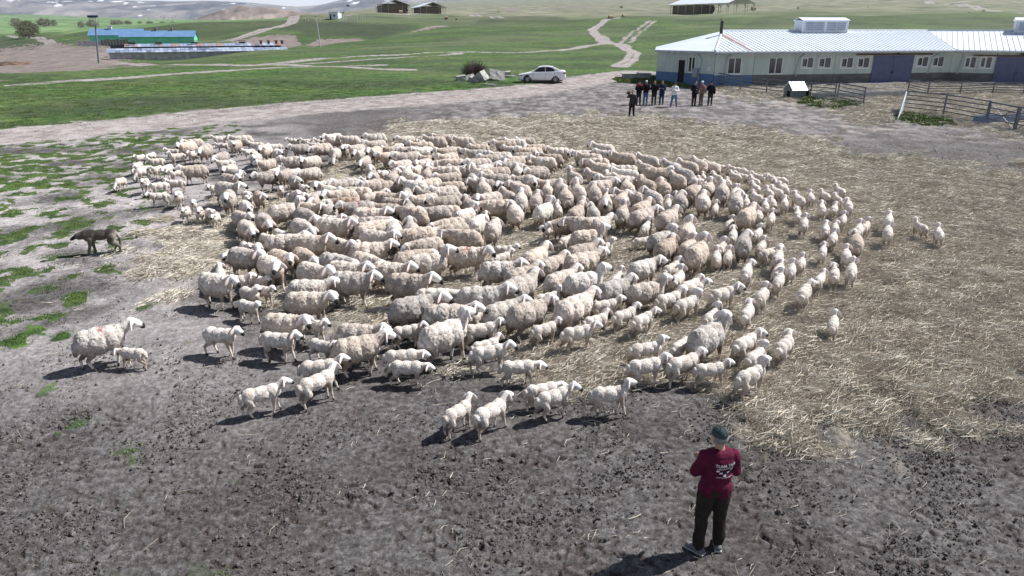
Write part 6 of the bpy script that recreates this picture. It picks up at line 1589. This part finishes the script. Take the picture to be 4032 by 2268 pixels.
# hay sheds
STRW = mat('stacked_hay_bales', (.10, .075, .05), rough=1, scale=1.5, col2=(.26, .20, .13), bump=1., bscale=6); STL = mat('pale_steel_post', (.52, .50, .48), rough=.6)
def shed(label, u0, u1, vb, ypos, hw, hr, yaw, length, nb, side=-1, bales=True, group='open hay sheds on the hill'):
    "gable end faces the viewer between photo columns u0..u1; body runs back along local y"
    A = at(u0, vb, ypos); B = at(u1, vb, ypos); r = tag(empty('hay_shed', A.lerp(B, .5)-Vector((0, 0, .0)), yaw), label, 'shed', group); W_ = (B-A).length/math.cos(yaw)*.96; x0, x1 = -W_/2, W_/2
    for s in (-1, 1):
        for k in range(14):
            ya = -1+k*(length+2)/14; yb = ya+(length+2)/14-.05; q = [(s*(W_/2+1.1), ya, hw-.35), (s*(W_/2+1.1), yb, hw-.35), (0, yb, hr), (0, ya, hr)]
            if s < 0: q = [q[1], q[0], q[3], q[2]]
            mb = MB(); mb.slab(q, .12); mb.build('roof_sheet', ROOFM, r)
        for k in range(nb):
            y = k*length/(nb-1); mb = MB(); mb.tube([(s*W_/2, y, -3), (s*W_/2, y, hw)], .16, 6)
            for dy in (-1.3, 1.3): mb.tube([(s*W_/2, y, hw*.55), (s*W_/2, y+dy, hw-.1)], .08, 5)
            mb.tube([(s*W_/2, y, hw*.55), (s*(W_/2-1.4), y, hw+.1)], .08, 5); mb.build('post', STL, r)
        mb = MB(); mb.tube([(s*W_/2, 0, hw), (0, 0, hr-.25)], .1, 5); mb.build('rafter', STL, r)
    for k in (0, 1): mb = MB(); mb.tube([(x0*.5+k*W_*.5, 0, -.5), (x0*.5+k*W_*.5, 0, hw+(hr-hw)*.4)], .1, 5); mb.build('post', STL, r)
    return r, W_
def hay(r, W_, x0, x1, y0, y1, z1, seed):
    q = random.Random(seed); bs = 1.25; ny = max(1, int((y1-y0)/2.6)); nx = int((x1-x0)/bs)
    # bales: stacked drums, those facing outward
    for i in range(nx):
        for k in range(int(z1/1.15)):
            x = x0+bs*(i+.5)+(.5*bs if k % 2 else 0)
            if x > x1: continue
            mb = MB(); z = .55+k*1.1; mb.tube([(x, y0+q.uniform(-.15, .15), z), (x, y0+2.3, z)], .62, 9); mb.build('hay_bale', STRW, r)
    mb = MB(); mb.box(((x0+x1)/2, (y0+y1)/2+1.4, z1/2-.5), (x1-x0, y1-y0, z1+1)); mb.build('bale_stack', STRW, r)
ys_ = hit(1545, 53, 84).y; k_ = ys_/430*1.0
s1, w1 = shed('left open hay shed on the crest, packed with round bales', 1503, 1613, 50, ys_, 4.3*k_, 7.0*k_, .30, 24*k_, 5); hay(s1, w1, -w1*.46, w1*.44, .8, 22*k_, 4.9*k_, 3)
s2, w2 = shed('right of the two neighbouring hay sheds on the crest', 1655, 1755, 53, ys_*.99, 3.6*k_, 6.0*k_, .34, 22*k_, 5); hay(s2, w2, -w2*.44, w2*.36, 1.0, 20*k_, 3.8*k_, 5)
ys3 = hit(2850, 50, 84).y; k_ = ys3/430
s3, w3 = shed('wide white-roofed hay shed above the barn with bales at left', 2845, 2985, 46, ys3, 4.8*k_, 8.2*k_, .62, 42*k_, 8); hay(s3, w3, -w3*.46, w3*.1, 20*k_, 40*k_, 4.0*k_, 9)
# bales lying on the hill
HB = mat('loose_round_bale', (.25, .20, .13), rough=1, scale=6, col2=(.42, .35, .24), bump=1., bscale=20)
for u, v, s, l in ((2404, 78, 1., 'left round bale beside the track on the hill'), (2458, 75, 1., 'right round bale beside the track on the hill'), (1578, 55, .8, 'dark bale lying below the left hay shed'), (1757, 76, .7, 'left of two small bales on the slope below the right shed'), (1797, 79, .5, 'right small bale on the slope below the right shed'), (2966, 42, .9, 'pale bale right of the white-roofed hay shed')):
    p = hit(u, v, 84); sz_ = p.y*.94/2750*17*s; o_ = tag(empty('round_bale', p, rq.uniform(0, .5)), l, 'hay bale', 'round bales on the hills'); mb = MB(); mb.tube([(-sz_*.5, 0, sz_*.5), (-sz_*.46, 0, sz_*.5), (sz_*.46, 0, sz_*.5), (sz_*.5, 0, sz_*.5)], sz_*.5, 16); b_ = mb.build('bale', HB, o_, bevel=sz_*.06)
    for xx in (-.2, .2): mb = MB(); mb.tube([(xx*sz_-.02, 0, sz_*.5), (xx*sz_+.02, 0, sz_*.5)], sz_*.512, 16); mb.build('twine', WOODG, o_)
# trees and bushes: trunk, limbs and leaf clumps
def leafy(name, label, p, h_, w_, ncl, leafm, barkm, seed, cat='tree', group=None, low=.15, leaf=.16, trunk=True, flat=1.):
    q = random.Random(seed); r = tag(empty(name, p), label, cat, group)
    tb_ = MB(); tips = []
    for k in range(5 if trunk else 7):
        a = q.uniform(0, 6.28); ln = h_*q.uniform(.35, .6); tip = Vector((math.cos(a)*w_*.28, math.sin(a)*w_*.28, h_*low+ln)); tb_.tube([(0, 0, -.3), Vector((tip.x*.2, tip.y*.2, h_*low)), tip], h_*.028, 6, h_*.006); tips.append(tip)
    tb_.build('trunk', barkm, r); vs = []; fs = []
    for k in range(ncl):
        t = q.random(); a = q.uniform(0, 6.28); z = h_*(low+(1-low)*t); rad = w_*.5*math.sqrt(max(0, math.sin(math.pi*min(.97, max(.1, t*.82+.14)))))*q.uniform(.35, 1.); c = Vector((math.cos(a)*rad, math.sin(a)*rad*flat, z))
        c += Vector((pn(a*2, t*3, seed), pn(a*2, t*3, seed+4), 0))*w_*.1; cl = w_*q.uniform(.05, .10)
        for j in range(9):
            d = Vector((q.gauss(0, 1), q.gauss(0, 1), q.gauss(0, .8)))*cl*.6; s = w_*leaf*q.uniform(.12, .24); u1 = Vector((q.gauss(0, 1), q.gauss(0, 1), q.gauss(0, 1))).normalized()*s; u2 = u1.orthogonal().normalized()*s*.7; n = len(vs)
            vs += [c+d-u1, c+d+u2, c+d+u1, c+d-u2]; fs.append((n, n+1, n+2, n+3))
    me = D.meshes.new('crown'); me.from_pydata([tuple(v) for v in vs], [], fs); me.materials.append(leafm); link('crown', me, r); return r
LW = mat('willow_leaves', (.075, .085, .045), rough=.8, col2=(.16, .16, .085), scale=.8, coord='Object'); LG = mat('grey_green_scrub', (.13, .15, .09), rough=.9, col2=(.25, .24, .16), scale=.5); BK = mat('grey_bark', (.08, .065, .055), rough=.9)
p = hit(114, 147, 84); s_ = p.y*.94/2750; leafy('willow_tree', 'bushy olive-green willow by the track at far left', p, 56*s_, 84*s_, 520, LW, BK, 4, leaf=.12, low=.06)
fb = [(66, 105, 42, 30, 'leftmost pale scrub clump in the green field'), (112, 101, 26, 18, 'small scrub tuft between the two left field clumps'), (180, 104, 60, 26, 'wide pale scrub clump behind the willow'), (216, 104, 24, 24, 'bleached bush at the right end of the field clump'), (322, 107, 30, 20, 'round bush left of the lamp mast in the field'), (362, 105, 40, 24, 'scrub clump behind the lamp mast'), (385, 108, 16, 14, 'low pale bush right of the lamp mast'), (462, 98, 50, 15, 'long scrub strip left end above the green barns'), (505, 96, 30, 12, 'dense short scrub above the green barn ridge'), (552, 95, 18, 10, 'small round scrub in the far field line'), (590, 95, 26, 9, 'flat scrub in the far field line'), (640, 94, 24, 7, 'faint scrub at the right of the field line'), (680, 93, 20, 6, 'last tiny scrub in the field line')]
for i, (u, v, w_, h_, l) in enumerate(fb):
    p = hit(u, v, 400); s_ = p.y*.94/2750; leafy('field_scrub', l, p, h_*s_, w_*s_, 150, LG, BK, 30+i, 'bush', 'scrub clumps in the far green field', low=.05, leaf=.2, trunk=False)
for i, (u, v, w_, l) in enumerate(((3141, 39, 12, 'tiny dark bush on the hill right of the hay shed'), (3417, 37, 13, 'tiny dark bush higher on the right hill'), (3872, 48, 12, 'dark bush by the pale track at right'), (3816, 56, 10, 'dark bush below the pale track at right'), (1962, 52, 10, 'dark tuft in the pale gully'), (2445, 38, 16, 'low dark bush on the pale slope'))):
    p = hit(u, v, 84); s_ = p.y*.94/2750; leafy('hill_bush', l, p, w_*.8*s_, w_*s_, 60, LW, BK, 60+i, 'bush', 'dark bushes on the hills', low=.05, leaf=.3, trunk=False)
# dry purple-brown thorn bush by the rubble
p = hit(1868, 303, 60); TW = mat('bare_purple_twigs', (.055, .035, .040), rough=.9, col2=(.14, .10, .105), scale=3); q = random.Random(2); bu = tag(empty('thorn_bush', p), 'round leafless purple-brown bush behind the concrete rubble', 'bush')
mb = MB(); n_ = 0
for k in range(900):
    a = q.uniform(0, 6.28); el_ = math.asin(q.random()**.8); R_ = 1.55*q.uniform(.75, 1.08); d = Vector((math.cos(a)*math.cos(el_)*1.05, math.sin(a)*math.cos(el_)*.9, math.sin(el_)*1.08)); a0 = d*R_*q.uniform(.1, .55)
    j = Vector((q.gauss(0, .12), q.gauss(0, .12), q.gauss(0, .12))); mb.tube([a0, (a0+d*R_)/2+j, d*R_+j*.5], .013, 3, .006)
mb.build('twigs', TW, bu)
mb = MB()
for k in range(9): a = k*.7; mb.tube([(0, 0, -.2), (math.cos(a)*.35, math.sin(a)*.35, .5), (math.cos(a)*.9, math.sin(a)*.8, 1.0)], .05, 5, .02)
mb.build('stem', BK, bu)
# manure heap, far village, birds
MN = mat('brown_manure', (.055, .035, .026), rough=1, scale=.8, col2=(.19, .12, .08), bump=1., bscale=3, lo=.4, hi=.62)
for u0, u1, v, hgt, l, sd_ in ((-60, 150, 258, 22, 'upper of two brown manure heaps at the left edge', 1), (10, 158, 273, 12, 'lower narrow brown manure heap at the left edge', 7)):
    p = hit((u0+u1)/2, v, 84); s_ = p.y*.94/2750; w_ = (u1-u0)*s_; me = D.meshes.new('manure_heap'); nx, ny = 60, 16; vs = []
    for j in range(ny):
        for i in range(nx):
            x = (i/(nx-1)-.5)*w_; y = (j/(ny-1)-.5)*7; e_ = max(0, 1-(2*x/w_)**2)*max(0, 1-(2*y/7)**2); z = e_**.5*hgt*s_*(.55+.6*float(fbm(np.array([x*.35+sd_]), np.array([y*.5]), 4, sd_)[0])+.25)-.3; vs.append((x, y, z))
    me.from_pydata(vs, [], [(j*nx+i, j*nx+i+1, (j+1)*nx+i+1, (j+1)*nx+i) for j in range(ny-1) for i in range(nx-1)]); me.materials.append(MN); o_ = link('manure_heap', me); o_.location = p; tag(o_, l, 'manure heap', 'manure heaps in the valley')
mb = MB(); q = random.Random(5)
for k in range(60):
    u = q.uniform(560, 800)+q.gauss(0, 10); v = 76-abs(q.gauss(0, 6))-(u-560)*.006; yy = 5150+q.uniform(0, 250); c = at(u, v, yy); s = yy/2750; mb.box(c, (q.uniform(2, 5)*s, q.uniform(2, 4)*s, q.uniform(1.2, 2.6)*s))
vl = mb.build('far_village', mat('far_white_houses', (.62, .62, .64), rough=.9, scale=.01, col2=(.34, .28, .27), lo=.45, hi=.55)); tag(vl, 'cluster of tiny far white houses at the foot of the mountains', kind='stuff')
for u, v, s, l in ((1371, 25, 1, 'dark bird flying in front of the mountains'), (1348, 52, .9, 'dark bird flying just right of the white hut')):
    c = at(u, v, 120); b_ = tag(empty('bird', c, rq.uniform(-1, 1)), l, 'bird', 'birds over the hill'); mb = MB(); mb.tube([(-.28, 0, 0), (-.1, 0, .03), (.16, 0, .02), (.3, 0, 0)], .07, 6, .03); mb.build('body', M_['black'], b_)
    for sg in (-1, 1): mb = MB(); mb.slab([(-.12, sg*.05, .03), (.14, sg*.05, .03), (.02, sg*.62, .22), (-.12, sg*.58, .22)], .02); mb.build('wing', M_['black'], b_)
# ============================================================ STRAW AND GRASS (stuff, scattered by geometry nodes)
SRC = D.collections.new('scatter_sources')
def scatter(name, label, pts, srcs, m, seed):
    col = D.collections.new(name+'_kinds')
    for i, me in enumerate(srcs):
        me.materials.append(m); o = D.objects.new(name+'_tuft', me); col.objects.link(o)
    me = D.meshes.new(name); P_ = np.array(pts, np.float32); me.vertices.add(len(P_)); me.vertices.foreach_set('co', P_[:, :3].ravel())
    a = me.attributes.new('sc', 'FLOAT', 'POINT'); a.data.foreach_set('value', P_[:, 3].copy()); o = link(name, me); tag(o, label, kind='stuff')
    g = D.node_groups.new(name, 'GeometryNodeTree'); g.interface.new_socket('Geometry', in_out='INPUT', socket_type='NodeSocketGeometry'); g.interface.new_socket('Geometry', in_out='OUTPUT', socket_type='NodeSocketGeometry')
    gi = g.nodes.new('NodeGroupInput'); go = g.nodes.new('NodeGroupOutput'); ip = g.nodes.new('GeometryNodeInstanceOnPoints'); ci = g.nodes.new('GeometryNodeCollectionInfo'); rv = g.nodes.new('FunctionNodeRandomValue'); na = g.nodes.new('GeometryNodeInputNamedAttribute')
    ci.inputs['Collection'].default_value = col; ci.inputs['Separate Children'].default_value = True; ci.inputs['Reset Children'].default_value = True; ip.inputs['Pick Instance'].default_value = True
    rv.data_type = 'FLOAT_VECTOR'; rv.inputs[0].default_value = (-.12, -.12, 0); rv.inputs[1].default_value = (.12, .12, 6.283); na.data_type = 'FLOAT'; na.inputs['Name'].default_value = 'sc'
    L = g.links.new; L(gi.outputs[0], ip.inputs['Points']); L(ci.outputs[0], ip.inputs['Instance']); L(rv.outputs[0], ip.inputs['Rotation']); L(na.outputs[0], ip.inputs['Scale']); L(ip.outputs[0], go.inputs[0])
    md = o.modifiers.new('scatter', 'NODES'); md.node_group = g; return o
def strands(n, rad, l0, l1, w_, lift, seed, bend=.25):
    q = np.random.RandomState(seed); vs = []; fs = []
    for i in range(n):
        r = rad*math.sqrt(q.rand()); a = q.rand()*6.283; c = np.array([math.cos(a)*r, math.sin(a)*r, lift*q.rand()*(1-r/rad*.6)]); b = q.rand()*6.283; L_ = q.uniform(l0, l1); d = np.array([math.cos(b), math.sin(b), q.normal()*.16]); s = np.array([-d[1], d[0], 0]); cv = s*q.normal()*bend*L_
        w1 = w_*q.uniform(.6, 1.3); up = np.array([0, 0, w1*.9]); n0 = len(vs)
        for t, k in ((-.5, .4), (0, 1.), (.5, .5)):
            m_ = c+d*L_*t+cv*(1-4*t*t); vs += [m_-s*w1*k*.5, m_+s*w1*k*.5, m_+up*k]
        for j in (0, 3): fs += [(n0+j, n0+j+3, n0+j+5, n0+j+2), (n0+j+1, n0+j+2, n0+j+5, n0+j+4)]
    me = D.meshes.new('straw_tuft'); me.from_pydata([tuple(v) for v in vs], [], fs); return me
def blades(n, rad, h0, h1, w_, seed):
    q = np.random.RandomState(seed); vs = []; fs = []
    for i in range(n):
        r = rad*math.sqrt(q.rand()); a = q.rand()*6.283; x, y = math.cos(a)*r, math.sin(a)*r; h_ = q.uniform(h0, h1)*(1-.5*r/rad); b = q.rand()*6.283; dx, dy = math.cos(b), math.sin(b); ln = q.uniform(.2, .8)*h_; n0 = len(vs)
        vs += [(x-dy*w_, y+dx*w_, 0), (x+dy*w_, y-dx*w_, 0), (x+dx*ln*.4+dy*w_*.8, y+dy*ln*.4-dx*w_*.8, h_*.6), (x+dx*ln*.4-dy*w_*.8, y+dy*ln*.4+dx*w_*.8, h_*.6), (x+dx*ln, y+dy*ln, h_)]; fs += [(n0, n0+1, n0+2, n0+3), (n0+3, n0+2, n0+4)]
    me = D.meshes.new('grass_tuft'); me.from_pydata(vs, [], fs); return me
def sample(mask, n, seed, ymin=4, ymax=72, pw=1.):
    "random land points with probability ~ mask, thinning with distance"
    q = np.random.RandomState(seed); out = []
    m = mask[:rs].copy(); area = (np.gradient(rows)[:rs, None]*np.gradient(ucol)[None]*(rows[:rs, None]*cP+1.5)); wgt = m*area*(1/(rows[:rs, None]+8))**pw*(rows[:rs, None] > ymin)*(rows[:rs, None] < ymax)*(np.abs(ucol)[None] < 1.12)
    w_ = wgt.ravel(); w_ = w_/w_.sum(); idx = q.choice(len(w_), n, p=w_); j, i = idx//NX, idx % NX; j = np.minimum(j, rs-2); i = np.minimum(i, NX-2); fj, fi = q.rand(n), q.rand(n)
    def it(A): return A[j, i]*(1-fj)*(1-fi)+A[j+1, i]*fj*(1-fi)+A[j, i+1]*(1-fj)*fi+A[j+1, i+1]*fj*fi
    return np.stack([it(Xg), it(Yg), it(Zg)], -1), it(straw)
STM = mat('dry_straw', (.47, .41, .315), rough=.85, col2=(.88, .84, .75), scale=5, lo=.38, hi=.60, coord='Generated', spec=.2)
def objvar(m, col_lo):
    nt = m.node_tree; b = nt.nodes['Principled BSDF']; lk = b.inputs['Base Color'].links[0].from_socket; oi = nt.nodes.new('ShaderNodeObjectInfo'); rp = nt.nodes.new('ShaderNodeValToRGB'); mx_ = nt.nodes.new('ShaderNodeMixRGB'); mx_.blend_type = 'MULTIPLY'; mx_.inputs[0].default_value = 1
    rp.color_ramp.elements[0].color = (*col_lo, 1); rp.color_ramp.elements[1].color = (1, 1, 1, 1); nt.links.new(oi.outputs['Random'], rp.inputs[0]); nt.links.new(lk, mx_.inputs[1]); nt.links.new(rp.outputs[0], mx_.inputs[2]); nt.links.new(mx_.outputs[0], b.inputs['Base Color'])
objvar(STM, (.60, .57, .54))
pts, sv = sample(np.clip(straw*1.2-.15, 0, 1), 26000, 1, 5, 74, 1.2)
k = np.random.RandomState(2).rand(len(pts)); sc = (.75+.6*k)*(1+.5*sstep(15, 50, pts[:, 1])); scatter('straw_litter', 'pale dry straw strewn over the yard under and right of the flock', np.concatenate([pts, sc[:, None]], 1), [strands(62, .34, .12, .36, .010, .05, s) for s in range(5)]+[strands(80, .30, .15, .42, .010, .13, s+20, .35) for s in range(2)], STM, 1)
msk = (1-straw)*(1-farg[:])*near*(.08+.6*sstep(400, 3000, U)*sstep(1300, 1600, V)+1.6*(sstep(-3.2, .3, sd_poly(U, V, STRAW, ys)/pxm+wf)))
pts, sv = sample(np.clip(msk, 0, 2), 2300, 5, 5, 45, .6); scatter('stray_straw', 'single stray straws scattered over the trampled mud', np.concatenate([pts+[0, 0, .004], .8+.5*np.random.RandomState(4).rand(len(pts), 1)], 1), [strands(3, .30, .10, .30, .008, .01, s+40, .2) for s in range(8)], STM, 2)
GRM = mat('fresh_grass_blades', (.09, .15, .035), rough=.8, col2=(.19, .26, .08), scale=4, coord='Generated', spec=.2); objvar(GRM, (.6, .62, .6))
gm = np.clip(grass, 0, 1)*near*(1-farg); gm[grass < .45] = 0
pts, sv = sample(gm, 4500, 9, 5, 60, .8); scatter('grass_tufts', 'short green grass growing in patches on the dry earth at left', np.concatenate([pts-[0, 0, .01], .7+.7*np.random.RandomState(7).rand(len(pts), 1)], 1), [blades(46, .20, .02, .055, .006, s) for s in range(5)], GRM, 3)
gm2 = np.clip(farg*grass, 0, 1)*near; pts, sv = sample(gm2*sstep(-.1, .4, wm+.3*wf), 4000, 10, 30, 70, .2); scatter('meadow_grass', 'taller green grass along the far side of the dirt road', np.concatenate([pts-[0, 0, .02], 1.0+.8*np.random.RandomState(8).rand(len(pts), 1)], 1), [blades(30, .40, .02, .06, .012, s+9) for s in range(4)], GRM, 4)
wd = np.clip(weeds, 0, 1)*near; wd[wd < .5] = 0
pts, sv = sample(wd, 1600, 12, 30, 74, 0); scatter('weeds', 'lush green weeds growing at the fence foot and trough', np.concatenate([pts, 1.+1.3*np.random.RandomState(8).rand(len(pts), 1)], 1), [blades(40, .25, .04, .12, .02, s+19) for s in range(4)], GRM, 5)
# mud clods: crumbs of earth standing proud of the trampled yard
CLM = mat('crumbly_earth_clod', (.09, .08, .077), rough=.95, col2=(.25, .23, .225), scale=9, coord='Generated', bump=.6, bscale=30); objvar(CLM, (.6, .58, .56))
def clod(n, rad, r0, r1, seed):
    q = random.Random(seed); bm = bmesh.new()
    for i in range(n):
        a = q.uniform(0, 6.28); r = rad*math.sqrt(q.random()); s = q.uniform(r0, r1)*(1 if q.random() < .8 else 1.8); M = Matrix.Translation((math.cos(a)*r, math.sin(a)*r, s*.1)) @ Euler((q.uniform(0, 3), q.uniform(0, 3), q.uniform(0, 3))).to_matrix().to_4x4() @ Matrix.Diagonal((s, s*q.uniform(.6, 1), s*q.uniform(.45, .8), 1))
        bmesh.ops.create_icosphere(bm, subdivisions=1, radius=1, matrix=M)
    for v in bm.verts: v.co += Vector((q.gauss(0, 1), q.gauss(0, 1), q.gauss(0, 1)))*r0*.22
    me = D.meshes.new('clods'); bm.to_mesh(me); bm.free(); return me
cmk = np.clip(yard*(1-straw)*(1-grass)*sstep(-.35, .35, fbm(Xg*.5, Yg*.5, 3, 77)+.1)*(.25+.75*sstep(900, 1600, V)), 0, 1)
pts, sv = sample(cmk*(1-.9*pale)*sstep(-.1, .35, fbm(Xg*.9, Yg*.9, 3, 78)), 3200, 14, 4.5, 40, 1.3); scatter('earth_clods', 'crumbled clods of grey-brown earth on the trampled yard', np.concatenate([pts-[0, 0, .006], .6+.7*np.random.RandomState(3).rand(len(pts), 1)], 1), [clod(16, .34, .007, .020, s) for s in range(6)], CLM, 6)
# ============================================================ AIR
hz = MB(); hz.box((0, 4400, 215), (26000, 9400, 560)); ho = hz.build('haze', D.materials.new('thin_blue_haze')); hm_ = ho.data.materials[0]; hm_.use_nodes = True; nt = hm_.node_tree
for n in list(nt.nodes):
    if n.type == 'BSDF_PRINCIPLED': nt.nodes.remove(n)
pv = nt.nodes.new('ShaderNodeVolumePrincipled'); pv.inputs['Color'].default_value = (.72, .82, 1., 1); pv.inputs['Density'].default_value = 6e-5; pv.inputs['Anisotropy'].default_value = .2
nt.links.new(pv.outputs[0], [n for n in nt.nodes if n.type == 'OUTPUT_MATERIAL'][0].inputs['Volume']); tag(ho, 'thin blue air haze over the far hills', kind='stuff')
